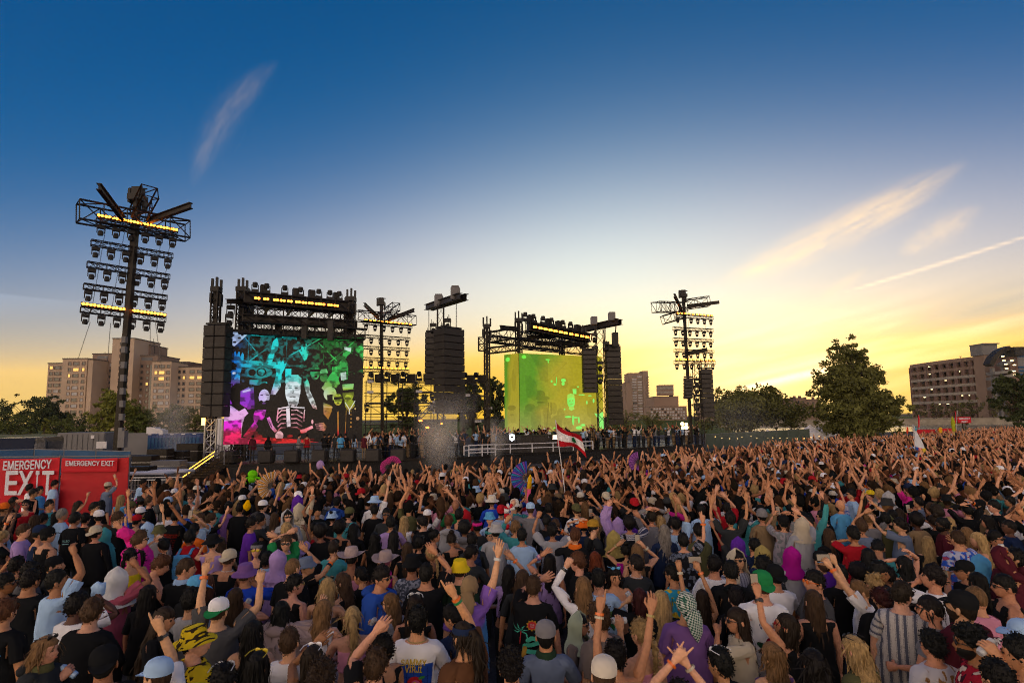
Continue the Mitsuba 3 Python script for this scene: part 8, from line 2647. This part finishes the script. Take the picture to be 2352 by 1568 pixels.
 for s, c in o['band'].items():
  for i, cc in enumerate(c.split('+')):
   if cc == 'watch':
    v_, f_ = joined([cuffed(P, s, cc, .022, .655 - .03 * i)] + [bx((s * (.655 - .03 * i), 0, 1.43 + .038), (.036, .034, .012))])
    col = (.02, .02, .022)
   else:
    v_, f_ = cuffed(P, s, cc, .020 if lod == 0 else .03, .668 - .028 * i)
    col = COL[cc]
   w1 = np.zeros((len(v_), 9))
   w1[:, 4 if s < 0 else 7] = 1
   put(numbered(k + ('__wristwatch' if cc == 'watch' else '__wristband')), (P.skin(v_, w1), f_), 'm_gloss', False, uvs(len(v_), col))
 for s, what in o['held'].items():
  a, c = what.split(':')
  pos, R = P.grip(s, (.070, .0, -.040))
  held_thing(a, c, pos, R, label or o['label'], s)
 return k
for o in PEOPLE:
 g = at(*o['px'], o['d'])
 loc = np.array([g[0], g[1], 0.])
 P = Pose(loc, o['face'], o['h'], 1 + rngp.uniform(-.05, .10) * (1 if o['sex'] == 'm' else .6) + .14 * ('big' in o['extra']), (o['head'][0] + rngp.uniform(-6, 6), o['head'][1] + rngp.uniform(-3, 6)), (rngp.normal() * .03, rngp.normal() * .03))
 # the head stays where the photograph has it
 c = P.rigid(HC[None], 2)[0]
 P.loc = P.loc + np.array([g[0] - c[0], g[1] - c[1], 0])
 o['loc'], o['P'] = P.loc, P
 build_person(o, 0 if o['d'] < 5.2 else 1 if o['d'] < 8.2 else 2, P)
# ---------------------------------------------------------------- people filled in between, and on the stage
def px_of(p):
 q = np.asarray(p, float) - EYE
 f = q @ FW
 return PW / 2 + FOC * (q @ RT) / f, PH / 2 + SHIFT - FOC * (q @ UP) / f, FOC / f
DMAX = np.array([(-200, 12.6), (290, 12.9), (330, 16.5), (480, 18.4), (700, 20), (1000, 21), (1200, 22), (1400, 24), (1620, 28), (1700, 29.5), (1874, 37), (2100, 44), (2300, 58), (2700, 66)])
rngc = np.random.default_rng(33)
cand = []
d = 3.2
while d < 66:
 step = .47 + .07 * ss(8, 25, d)
 for x in np.arange(-1.02 * d - 1, 1.02 * d + 1, step):
  p = np.array([x + rngc.uniform(-.2, .2), d + rngc.uniform(-.2, .2), 0.])
  u, v, s = px_of(p + [0, 0, 1.6])
  if -90 < u < PW + 90 and p[1] < np.interp(u, DMAX[:, 0], DMAX[:, 1]) - .4:
   cand.append((p, u, v, s))
 d += step * .93
AG = np.array([[*o['loc'][:2], *px_of(o['loc'] + [0, 0, o['h'] * .933])] for o in PEOPLE])
free = []
for p, u, v, s in cand:
 if (np.hypot(AG[:, 0] - p[0], AG[:, 1] - p[1]) < .40).any():
  continue
 far = AG[:, 1] > p[1]
 du, dv = np.abs(AG[:, 2] - u), AG[:, 3] - v
 # nobody new in front of the faces, heads and backs that the photograph shows
 if p[1] < 15 and (far & (du < .26 * s) & (dv > -.26 * s) & (dv < .70 * s)).any():
  continue
 if p[1] < 9 and (far & (du < .24 * s) & (dv > -.70 * s) & (dv < 0)).any() and (p[1] < 7 or rngc.random() < .8):
  continue
 free.append((p, u, v, s))
TOPW = ['bk'] * 9 + ['wh'] * 3 + ['ch', 'ch', 'gy', 'nv', 'lb', 'dg', 'mr', 'rd', 'li', 'bl', 'ol', 'tn', 'pk', 'tl']
HAIRS_M, HAIRS_F = ['short', 'short', 'fade', 'curly', 'buzz', 'afro'], ['long', 'vlong', 'wavy', 'pony', 'bun', 'curlylong', 'bob']
HWORD = {'short': 'short', 'fade': 'cropped', 'curly': 'curly', 'buzz': 'buzzed', 'afro': 'round bushy', 'long': 'long', 'vlong': 'very long', 'wavy': 'wavy', 'pony': 'ponytailed', 'bun': 'knotted', 'curlylong': 'long curly', 'bob': 'bobbed'}
CW = {'bk': 'black', 'wh': 'white', 'ch': 'charcoal', 'gy': 'grey', 'nv': 'navy', 'lb': 'pale blue', 'dg': 'dark grey', 'mr': 'maroon', 'rd': 'red', 'li': 'lilac', 'bl': 'blue', 'ol': 'olive', 'tn': 'tan', 'pk': 'pink', 'tl': 'teal', 'go': 'golden', 'or': 'orange', 'sv': 'silver'}
HC_W = {'bk': 'black', 'db': 'dark brown', 'br': 'brown', 'lb': 'light brown', 'bl': 'blonde'}
AW = {'d': 'arms down', 'u': 'one arm straight up', 'b': 'one bent arm up', 'c': 'both arms up', 'p': 'filming with a phone', 'h': 'hands on the head'}
usedl = set(o['label'] for o in PEOPLE)
free.sort(key=lambda q: q[0][1])
NIND = max(0, 296 - len(PEOPLE))
built = 0
rest = []
for p, u, v, s in free:
 if built >= NIND or not (-10 < u < PW + 10) or v > PH + 60:
  rest.append((p, u, v, s))
  continue
 for _ in range(60):
  sex = 'm' if rngc.random() < .55 else 'f'
  hs = rngc.choice(HAIRS_M if sex == 'm' else HAIRS_F)
  hcw = rngc.choice(['bk', 'bk', 'db', 'db', 'br', 'lb', 'bl'])
  tc = rngc.choice(TOPW)
  arm = 'd' if p[1] < 7.5 else rngc.choice(['d', 'd', 'u', 'b', 'c', 'p', 'h'], p=[.2, .2, .22, .14, .08, .08, .08])
  kind = rngc.choice(['tee', 'tee', 'long']) if sex == 'm' else rngc.choice(['tank', 'tee', 'croptee'])
  n = len(PEOPLE)
  near_ = PEOPLE[int(np.argmin(np.hypot(AG[:, 0] - p[0], AG[:, 1] - p[1])))]
  nl = near_['label'].split()
  side = 'behind' if p[1] > near_['loc'][1] + .15 else 'beside'
  lab = f"{'man' if sex == 'm' else 'woman'} with {HWORD[hs]} {HC_W[hcw]} hair in {CW[tc]}, {AW[arm]}"
  if lab not in usedl:
   break
 usedl.add(lab)
 L_, R_ = {'d': ('d', 'f'), 'u': ('d', 'u'), 'b': ('b', 'd'), 'c': ('c', 'c'), 'p': ('d', 'p'), 'h': ('h', 'h')}[arm]
 o = dict(px=(u, v), sec='A', sex=sex, skin=rngc.choice(['l', 't', 't', 'b', 'd']), label=lab, face=0, head=(0, 0), hair=(hs, hcw), top=(kind, tc), L=L_, R=R_, held={1: 'phone:bk'} if arm == 'p' else {}, band={1: 'or'} if rngc.random() < .4 else {}, hat=None, extra=set(), print=None)
 P = Pose(p, rngc.normal() * 14, (1.76 if sex == 'm' else 1.65) + rngc.uniform(-.05, .06), 1 + rngc.uniform(-.05, .1), (rngc.normal() * 15, rngc.uniform(-5, 8)), (rngc.normal() * .03, rngc.normal() * .03))
 build_person(o, 0 if p[1] < 4.4 else 1 if p[1] < 7 else 2, P)
 built += 1
# the woman sitting high on somebody's shoulders
o = dict(px=sec('d', 1100, 215), sec='d', sex='f', skin='t', label='woman with long dark hair and bare back sitting high on shoulders above the crowd', face=0, head=(0, 0), hair=('vlong', 'db'), top=('tube', 'mr'), L='b', R='k', held={}, band={}, hat=None, extra=set(), print=None, trousers='mr')
g = at(*o['px'], 15.5)
build_person(o, 0, Pose((g[0], 15.5, g[2] - 1.60), 0, 1.68))
# people standing on the stage, left part
for px, py, sx, sk, hs, tp_, lab, fc, La, Ra in (
  (567, 1062, 'm', 'b', 'short', ('hoodie', 'mr'), 'man in a dark red hoodie at the stage left end before the rainbow screen', 10, 'd', 'd'), (604, 1060, 'f', 't', 'vlong', ('jacket', 'bk'), 'person with long black hair and black coat on the stage, second from left end', 0, 'd', 'd'),
  (676, 1058, 'm', 'l', 'fade', ('tee', 'gy'), 'man in grey shirt on the stage below the screen performer', 60, 'f', 'f'), (695, 1057, 'm', 't', 'fade', ('tank', 'rd'), 'man in red sleeveless shirt on the stage', -10, 'd', 'd'),
  (736, 1056, 'm', 't', 'buzz', ('tee', 'bk'), 'man in black cap on the stage beside the monitor', 20, 'f', 'f'), (746, 1055, 'm', 't', 'short', ('tee', 'bk'), 'man in black pointing along the stage', 60, 'd', 'p'), (763, 1056, 'm', 'l', 'short', ('tee', 'ch'), 'man in charcoal shirt on the stage left of the blue shirt', 0, 'd', 'f'),
  (774, 1057, 'm', 't', 'short', ('tee', 'sk'), 'man in sky blue shirt on the stage with his back turned', -20, 'd', 'd'), (786, 1055, 'm', 't', 'short', ('tee', 'bk'), 'man in black shirt right of the sky blue shirt on stage', 0, 'd', 'd'), (806, 1054, 'f', 'l', 'long', ('tank', 'lb'), 'woman in pale blue top on the stage', 0, 'd', 'd'),
  (829, 1058, 'm', 'l', 'short', ('tee', 'mr'), 'man in maroon shirt and pale trousers on the stage', 20, 'd', 'd'), (838, 1050, 'm', 'l', 'buzz', ('tee', 'wh'), 'man in white shirt near the right end of the rainbow screen', 0, 'd', 'd'), (876, 1052, 'f', 't', 'vlong', ('tee', 'dkg'), 'woman in dark green on the stage before the scaffold', 0, 'd', 'd'),
  (893, 1052, 'f', 'l', 'bun', ('crop', 'rd'), 'woman in red top on the stage before the scaffold', 175, 'f', 'd'), (905, 1050, 'm', 't', 'short', ('tee', 'wh'), 'man in white shirt waving both arms on the stage', 0, 'u', 'u'), (921, 1053, 'm', 'l', 'short', ('tee', 'wh'), 'man in white shirt and brown trousers on the stage by the smoke', 0, 'd', 'd')):
 q = on(px, py, zd)
 o = dict(px=(px, py), sec='A', sex=sx, skin=sk, label=lab, face=fc, head=(0, 0), hair=(hs, 'bk'), top=tp_, L=La, R=Ra, held={}, band={}, hat=('cap', 'bk') if 'cap' in lab else None, extra=set(), print=None, trousers='tn' if 'pale' in lab or 'brown' in lab else 'ch')
 build_person(o, 2, Pose((q[0], q[1] + .7, zd), fc, 1.76 if sx == 'm' else 1.66))
# ---------------------------------------------------------------- the rest of the crowd, too many to count: one mesh
def simple_person(rng, raised, long_, hatk, fingers):
 """A coarse figure: pieces (vertices, faces, slot)."""
 out = []
 prof = [(.15, .80), (.175, .97), (.15, 1.1), (.165, 1.24), (.18, 1.36), (.155, 1.43), (.06, 1.475)]
 v, f = lathe(prof if fingers else prof[1::2] + prof[-1:], 8 if fingers else 6, (0, 0, 0), 1, .66)
 out.append((v, f, 't'))
 v, f = lathe([(.11, 0.), (.17, .9)], 5, (0, 0, 0), 1, .7)
 out.append((v, f, 'l'))
 v, f = lathe([(.05, 1.44), (.052, 1.58)], 5)
 out.append((v, f, 's'))
 ly, lx = rng.normal() * .03, rng.normal() * .03
 d, hf = head_grid(8, 7) if fingers else head_grid(6, 5)
 hv = d * [.078, .098, .12] + HC
 out.append((hv, hf, 's'))
 sc = scalp(d) > -.12
 hk = sc[hf].any(1)
 th = rng.uniform(.008, .03) if not hatk else .002
 out.append((d * ([.078, .098, .12] + th * np.where(sc, 1., -.3)[:, None]) * (1 + (.0 if hatk else .07) * rng.normal(size=(len(d), 1))) + HC, hf[hk], 'h'))
 if long_:
  L = rng.uniform(.22, .42)
  v, f = tube([(0, -.05, 1.72), (0, -.095, 1.62), (0, -.12, 1.5), (rng.normal() * .02, -.13, 1.62 - L)], [.05, .088, .10, .05], 7 if fingers else 5)
  out.append((v, f, 'h'))
 if hatk:
  for v, f, sl in hat(hatk, 2):
   out.append((v, f, 'c'))
 for s in (-1, 1):
  sh = np.array([s * .17, 0, 1.40])
  up = rng.random() < raised
  if up:
   w = np.array([s * rng.uniform(.02, .42), rng.uniform(.0, .38), rng.uniform(1.74, 1.97)])
   sh = sh + [-.01 * s, 0, .03]
  else:
   w = np.array([s * rng.uniform(.16, .28), rng.uniform(0, .26), rng.uniform(.80, 1.2)])
  dv = w - sh
  Lm = min(np.linalg.norm(dv), .53)
  dv = norm(dv)
  w = sh + dv * Lm
  h = np.array([s * .9, .1, -.5 if up else -.2])
  h = norm(h - dv * (h @ dv))
  e = sh + dv * Lm * .52 + h * math.sqrt(max(.28 ** 2 - (Lm * .52) ** 2, .0004))
  m = sh + (e - sh) * .62
  v, f = tube([sh, m], [.068, .062], 5 if fingers else 4)
  out.append((v, f, 't'))
  v, f = tube([sh + (e - sh) * .4, e, w], [.045, .041, .028], 5 if fingers else 4)
  out.append((v, f, 's'))
  fd = norm(w - e)
  if not fingers:
   v, f = tube([w, w + fd * .07, w + fd * .16], [.026, .038, .016], 4)
   out.append((v, f, 's'))
  else:
   sd = norm(np.cross(fd, [0, 1, .2]))
   v, f = tube([w - fd * .01, w + fd * .05, w + fd * .09], [.026, .038, .036], 5)
   out.append((v, f, 's'))
   nf = rng.choice([4, 4, 4, 2, 1])
   for i in range(4):
    o_ = w + fd * .085 + sd * (.030 - .02 * i)
    L_ = (.08, .085, .08, .065)[i] if i < nf else .02
    out.append((*bar(o_, o_ + norm(fd + sd * (.35 - .23 * i)) * L_, .0105, 3), 's'))
   out.append((*bar(w + fd * .03 + sd * .03, w + fd * .07 + sd * .075, .012, 3), 's'))
 S = rotx(lx) @ roty(ly)
 v = np.vstack([a for a, b, c in out]) @ S.T
 fs, sl, at_ = [], [], 0
 for a, b, c in out:
  fs.append(np.asarray(b) + at_)
  sl += [c] * len(a)
  at_ += len(a)
 return v, np.vstack(fs), np.array(sl)
pools = {}
rngv = np.random.default_rng(5)
for key_, fing in (('near', True), ('far', False)):
 for rz, rp in (('lo', .30), ('hi', .66), ('no', .08)):
  pools[key_, rz] = [simple_person(rngv, rp, rngv.random() < .42, rngv.choice(['', '', '', '', '', '', '', 'cap', 'bucket', 'capback']), fing) for _ in range(22)]
def crowd_mesh(spots, base_z=0., yaw_amp=16, stage=False):
 V, F_, UV, at_ = [], [], [], 0
 tones = {'s': [SKIN[q] for q in 'lltttb'] + [SKIN['d']], 'h': [HAIRC[q] for q in ('bk', 'bk', 'bk', 'bk', 'bk', 'db', 'db', 'db', 'br', 'br', 'rb', 'lb', 'bl')], 'c': [COL[q] for q in ('wh', 'wh', 'bk', 'bk', 'bk', 'bk', 'lb', 'ow', 'nv', 'bg', 'ch', 'rd')],
             't': [COL[q] for q in ['bk'] * 17 + ['wh'] * 3 + ['ch', 'gy', 'dg', 'nv', 'lb', 'mr', 'rd', 'li', 'bl', 'ol', 'tn', 'pk', 'tl', 'lg', 'rb', 'hp', 'or', 'vi']], 'l': [COL['bk'], COL['nv'], COL['ch'], COL['tn']]}
 for p, key_, rz in spots:
  pl = pools[key_, rz]
  v, f, sl = pl[rngv.integers(len(pl))]
  yaw = rngv.normal() * math.radians(yaw_amp) if rngv.random() < .86 else rngv.uniform(-math.pi, math.pi)
  k_ = rngv.uniform(.90, 1.06)
  mir = -1 if rngv.random() < .5 else 1
  w = (v * [mir, 1, 1]) @ rotz(yaw).T * k_ + p
  V.append(w)
  F_.append((f if mir > 0 else f[:, ::-1]) + at_)
  if stage:
   tones['t'] = [COL[q] for q in ('bk', 'bk', 'bk', 'ch', 'dg', 'gy', 'wh', 'wh', 'lb', 'nv', 'tn')]
  uv = np.zeros((len(v), 2))
  for t_, cs in tones.items():
   m = sl == t_
   if m.any():
    uv[m] = pack(np.array(cs[rngv.integers(len(cs))]) * rngv.uniform(.8, 1.15))
  UV.append(uv)
  at_ += len(v)
 return (np.vstack(V), np.vstack(F_)), np.vstack(UV)
spots = []
for p, u, v, s in rest:
 dd = p[1]
 if dd < 7 and (v > PH - 40 or not (-40 < u < PW + 40)):
  continue
 r_ = rngv.random() if dd > 7 else .95
 q = ss(8, 20, dd) * (.35 if u < 330 else 1)
 if u < 1450 and dd > np.interp(u, DMAX[:, 0], DMAX[:, 1]) - 3.2:
  r_ = .86 if rngv.random() < .35 else .95
 spots.append((p, 'near' if dd < 15 else 'far', 'hi' if r_ < .18 + .40 * q else 'lo' if r_ < .9 else 'no'))
k = thing('crowd', 'dense festival crowd with raised hands filling the field up to the stage', 'crowd', kind='stuff')
m_, uv_ = crowd_mesh(spots)
put(k, m_, 'm_cloth', True, uv_)
print('crowd', len(spots), len(m_[1]), 'individuals', len(PEOPLE) + built)
spots = []
for i in range(150):
 u = rngv.uniform(930, 1608) if i > 24 else rngv.uniform(835, 935)
 dmin = np.interp(u, (835, 1065, 1370, 1614), (36.5, 39.8, 46.5, 52.))
 dd = dmin + abs(rngv.normal()) * (2.2 if u < 1340 else 1.2)
 q = at(u, 1000, dd)
 spots.append((np.array([q[0], dd, zd]), 'far', 'lo' if rngv.random() < .6 else 'hi'))
k = thing('stage_crowd', 'guests and crew standing close together along the stage', 'crowd', kind='stuff')
m_, uv_ = crowd_mesh(spots, yaw_amp=60, stage=True)
put(k, m_, 'm_cloth', True, uv_)
# ---------------------------------------------------------------- flags, fans and totems above the crowd
k = thing('flag', 'red and white striped flag with a green tree on a tall pole above the crowd', 'flag')
fd_ = 13.5
pt, pb = at(1276, 966, fd_), at(1299, 1125, fd_)
part(k, 'pole', bar(pb - [0, 0, .2], pt + [0, 0, .02], .011, 6), 'm_white')
a, b, c, e = at(1277, 969, fd_), at(1347, 1052, fd_ - .15), at(1281, 1023, fd_), at(1331, 1000, fd_ - .1)
def flag_pt(s, t):
 """s along the fly, t down the hoist; the cloth droops and waves."""
 top = np.array(at(1277 + 58 * s, 968 + 40 * s + 6 * math.sin(s * 5), fd_ - .25 * s))
 bot = np.array(at(1281.5 + 65 * s, 1021 + 27 * s ** 2 + 4 * math.sin(s * 6 + 1), fd_ - .2 * s))
 q = top + (bot - top) * t
 q[1] += .10 * math.sin(s * 9 + t * 2) + .04 * math.sin(s * 17 - t * 3)
 return q
for nm, t0, t1, col in (('red_stripe', 0, .27, 'rd'), ('white_stripe', .27, .73, 'wh'), ('red_stripe', .73, 1, 'rd')):
 S, Tt = np.meshgrid(np.linspace(0, 1, 26), np.linspace(t0, t1, 7))
 v = np.array([flag_pt(s_, t_) for s_, t_ in zip(S.ravel(), Tt.ravel())])
 i, j = np.meshgrid(np.arange(6), np.arange(25), indexing='ij')
 A, B, C, D = i * 26 + j, i * 26 + j + 1, (i + 1) * 26 + j + 1, (i + 1) * 26 + j
 f = np.concatenate([np.stack([A, C, B], -1).reshape(-1, 3), np.stack([A, D, C], -1).reshape(-1, 3)])
 part(k, nm, solid_sheet(v, f, .004), 'm_cloth', True, uvs(2 * len(v), COL[col]))
tr_ = unary_union([Polygon([(.5, .30), (.62, .42), (.56, .42), (.66, .52), (.58, .52), (.68, .62), (.32, .62), (.42, .52), (.34, .52), (.44, .42), (.38, .42)]), box(.47, .60, .53, .70)])
vv, ff = trimesh.creation.triangulate_polygon(tr_, engine='earcut')
v3, ff = trimesh.remesh.subdivide_to_size(np.c_[vv, 0 * vv[:, 0]], ff, .05)
v = np.array([flag_pt(.25 + .95 * (q[0] - .25) if 0 else q[0] * .62 + .32, q[1]) for q in v3]) + np.array([0, -.022, .0])
part(k, 'green_tree', (v, np.asarray(ff)), 'm_cloth', True, uvs(len(v), (.01, .16, .05)))
def fan_at(label, x, y, s, depth, r, tilt, cols, rib='m_black'):
 k = thing('hand_fan', label, 'fan')
 c = at(*sec(s, x, y), depth)
 U, V = np.array([math.cos(tilt), .12, math.sin(tilt)]), np.array([-math.sin(tilt), .05, math.cos(tilt)])
 n = 19
 for i in range(n):
  a0, a1 = math.radians(5 + 170 * i / n), math.radians(5 + 170 * (i + 1) / n)
  e = lambda a_, q, z: c + (U * math.cos(a_) + V * math.sin(a_)) * q + np.array([0, z, 0])
  vv, ff = solid_sheet(np.array([e(a0, r * .3, .012 * (i % 2)), e(a1, r * .3, .012 * ((i + 1) % 2)), e(a0, r, .012 * (i % 2)), e(a1, r, .012 * ((i + 1) % 2))]), np.array([[0, 1, 3], [0, 3, 2]]), .003)
  put(numbered(k + '__fold'), (vv, ff), 'm_cloth', False, uvs(len(vv), np.array(cols[i % len(cols)])))
  put(numbered(k + '__rib'), bar(c, e(a0, r * 1.0, -.006), .006, 3), rib)
 # the arm that holds it belongs to the crowd below
HP, PU, BLV = (.62, .05, .30), (.32, .10, .45), (.04, .06, .45)
fan_at('hot pink folding fan spread as an arch before the stage', 783, 118, 'c', 20.5, .33, .15, [HP, (.5, .03, .22)])
fan_at('hot pink folding fan tipped to the left beside the arched pink fan', 725, 150, 'c', 20.3, .30, 1.0, [HP, (.5, .03, .22)])
fan_at('violet folding fan held upright in the right middle crowd', 1835, 85, 'd', 19.0, .36, 1.55, [PU, (.22, .06, .34)])
fan_at('blue and violet glittering fan beside the pink and yellow tube', 370, 290, 'd', 14.0, .42, 1.5, [BLV, (.20, .06, .40), (.03, .20, .45)])
fan_at('cream and orange folding fan left of the centre crowd', 1385, 400, 'b', 13.0, .34, 1.25, [(.55, .42, .36), (.60, .30, .06)])
def prop(name, label, cat_, pieces, bsdf='m_cloth'):
 k = thing(name, label, cat_)
 for nm, (v, f), c in pieces:
  put(numbered(f'{k}__{nm}'), (v, f), bsdf, True, uvs(len(v), c))
t0, t1, t2 = at(*sec('d', 378, 720), 12.2), at(*sec('d', 394, 425), 12.1), at(*sec('d', 408, 245), 12.0)
prop('inflatable_tube', 'tall pink and yellow inflatable tube held up in the crowd', 'inflatable', [('pink_half', tube([t0 - (t1 - t0) * .1, t0, t1], [.03, .042, .045], 9), (.68, .10, .24)), ('yellow_half', tube([t1, t1 + (t2 - t1) * .7, t2], [.045, .05, .012], 9), (.72, .42, .01))])
ca = [at(*sec('c', 2283, y), 10.6) for y in (1030, 960, 890, 820, 750, 690)]
hook = [at(*sec('c', x, y), 10.6) for x, y in ((2290, 665), (2320, 652), (2352, 670), (2358, 710))]
pcs = []
path = ca + hook
for i in range(len(path) - 1):
 pcs.append(('stripe', tube([path[i], (path[i] + path[i + 1]) / 2, path[i + 1]], .055, 9), (.55, .02, .03) if i % 2 else (.62, .60, .62)))
prop('inflatable_cane', 'red and white striped candy cane held up beside the red cap', 'inflatable', pcs)
al = [at(*sec('b', x, y), 17.) for x, y in ((1130, 350), (1130, 300), (1130, 270), (1132, 240))]
prop('inflatable_figure', 'bright green inflatable figure with a big round head before the stage left end', 'inflatable', [('torso', tube([al[0], al[1], al[2]], [.10, .14, .08], 10), (.16, .62, .01)), ('head', blob(al[3], (.15, .12, .13), 14, 10), (.16, .62, .01)), ('arm', tube([al[1] + [-.1, 0, .05], al[1] + [-.24, 0, .0], al[1] + [-.2, 0, -.15]], .035, 6), (.16, .62, .01)), ('arm', tube([al[1] + [.1, 0, .05], al[1] + [.22, 0, .02], al[1] + [.2, 0, -.1]], .035, 6), (.16, .62, .01))])
ya = [at(*sec('b', x, y), 11.5) for x, y in ((1062, 720), (1058, 650), (1072, 580))]
prop('inflatable_banana', 'yellow banana shaped inflatable right of a black shirted back', 'inflatable', [('body', tube([ya[0], (ya[0] + ya[1]) / 2, ya[1], ya[2]], [.02, .07, .08, .025], 9), (.75, .42, .0))])
prop('balloon', 'lilac balloon above the crowd before the stage', 'balloon', [('body', blob(at(*sec('b', 2020, 122), 20.), (.14, .14, .18), 14, 10), (.42, .28, .55)), ('string', bar(at(*sec('b', 2020, 150), 20.), at(*sec('b', 2030, 240), 20.), .006, 4), (.4, .4, .4))])
cn = [at(px, py, 40) for px, py in ((2192, 1000), (2191, 990), (2189, 970), (2187, 956))]
prop('corn_totem', 'long yellow green corn shaped totem on a stick at right', 'totem', [('stick', bar(cn[0] - [0, 0, .4], cn[1], .05, 6), (.50, .42, .16)), ('body', tube([cn[1], cn[2], cn[3]], [.10, .13, .03], 9), (.36, .40, .02))])
prop('number_totem', 'small yellow totem over the far right crowd', 'totem', [('body', joined([blob(at(2160, 984 + 4 * i, 45), (.16, .1, .12), 8, 6) for i in range(3)]), (.70, .40, .02)), ('stick', bar(at(2160, 996, 45), at(2160, 1004, 45), .03, 4), (.3, .3, .3))])
k = thing('flag', 'small red and orange flag over the far right crowd', 'flag')
a = at(2083, 985, 46)
put(numbered(k + '__cloth'), extr(Polygon([(0, 0), (.12, .35), (.10, .62), (.0, .75), (-.08, .3)]), .02, a - [0, 0, .5], (1, 0, 0), (0, 0, 1), (0, -1, 0)), 'm_cloth', False, uvs(len(extr(Polygon([(0, 0), (.12, .35), (.10, .62), (.0, .75), (-.08, .3)]), .02, a, (1, 0, 0), (0, 0, 1), (0, -1, 0))[0]), (.65, .06, .02)))
put(numbered(k + '__pole'), bar(a - [0, 0, 1.0], a + [-.02, 0, .3], .02, 4), 'm_white')
k = thing('flag', 'white drooping flag with blue, red and yellow patches at right', 'flag')
fp0 = at(2100, 1000, 24)
bands = [((.62, .66, .74), [(0, 0), (.02, .95), (.14, .60), (.34, .18), (.42, -.10), (.30, -.22), (.10, -.12)]), ((.03, .10, .45), [(-.005, .02), (.12, -.02), (.10, -.16), (.02, -.13)]), ((.55, .03, .10), [(.12, -.02), (.26, -.06), (.26, -.24), (.12, -.16)]), ((.65, .50, .05), [(.26, -.06), (.42, -.06), (.40, -.20), (.28, -.26)]), ((.05, .30, .45), [(.02, .70), (.03, .93), (.10, .74)])]
for i, (c, pts) in enumerate(bands):
 vv, ff = extr(Polygon(pts).buffer(0), .012, fp0 + [0, -.014 * i, -.5], (1, 0, 0), (0, 0, 1), (0, -1, 0))
 put(numbered(k + '__cloth'), (vv, ff), 'm_cloth', False, uvs(len(vv), c))
put(numbered(k + '__pole'), bar(fp0 + [0, .03, -1.2], fp0 + [.0, .03, .5], .012, 5), 'm_white')
# ---------------------------------------------------------------- stage smoke and evening haze
def smoke(label, c, s, dens, seed, lean=.3):
 k = thing('smoke', label, 'smoke', kind='stuff')
 n = (20, 14, 26)
 z, y, x = np.meshgrid(np.linspace(0, 1, n[2]), np.linspace(-1, 1, n[1]), np.linspace(-1, 1, n[0]), indexing='ij')
 ns_ = meshkit.fbm(np.stack([x * 2.1 + seed, y * 2.1, z * 2.6], -1), 2, seed)
 w = .30 + .55 * z
 r = np.hypot((x - lean * (z - .3)) / w, y / (w + .1))
 g = np.clip(1 - r, 0, 1) ** .8 * np.clip(ns_ * 2.2 - .55, 0, 1.6) * np.clip((1 - z) * 2.2, 0, 1) ** 1.4 * np.clip(z * 9, 0, 1)
 e = np.minimum(np.minimum(1 - np.abs(x), 1 - np.abs(y)) * 8, 1)
 g = (g * np.clip(e, 0, 1)).astype(np.float32)[..., None]
 to = T().translate(c).scale([s[0] / 2, s[1] / 2, s[2] / 2])
 scene[k] = {'type': 'cube', 'to_world': to, 'bsdf': {'type': 'null'}, 'interior': {'type': 'heterogeneous', 'albedo': rgb(.99, .95, .88), 'phase': {'type': 'hg', 'g': .2}, 'scale': float(dens), 'sigma_t': {'type': 'gridvolume', 'grid': mi.VolumeGrid(g), 'to_world': to @ T().translate([-1, -1, -1]).scale(2)}}}
q = at(1000, 1040, 36.0)
smoke('pale brown stage smoke drifting up below the two big hanging speakers', (q[0] + .3, 36.0, 2.7), (6.8, 3.2, 5.8), 1.5, 3, .25)
q = at(1128, 1050, 35.0)
smoke('faint wisp of smoke before the white stage barrier', (q[0], 35.0, 2.2), (4.2, 2.6, 3.4), 1.2, 8, .1)
q = at(402, 1000, 44.)
smoke('thin smoke drifting before the olive trees left of the speaker wall', (q[0], 44, 4.0), (7, 5, 8.0), .28, 12, -.2)
q = at(1650, 1000, 52.)
smoke('thin golden dust along the fence below the wide tree mound', (q[0] + 3, 53.5, 2.8), (16, 5, 6.4), .14, 15, .1)
HAZE = .00012
scene['haze_air'] = {'type': 'homogeneous', 'albedo': rgb(.97, .95, .92), 'sigma_t': HAZE, 'phase': {'type': 'hg', 'g': .72}}
thing('haze', 'thin golden evening haze over the whole field', 'haze', kind='stuff')
scene['haze'] = {'type': 'cube', 'to_world': T().translate([130, 360, 64]).scale([900, 440, 66]), 'bsdf': {'type': 'null'}, 'interior': {'type': 'ref', 'id': 'haze_air'}}
scene['camera']['medium'] = {'type': 'ref', 'id': 'haze_air'}
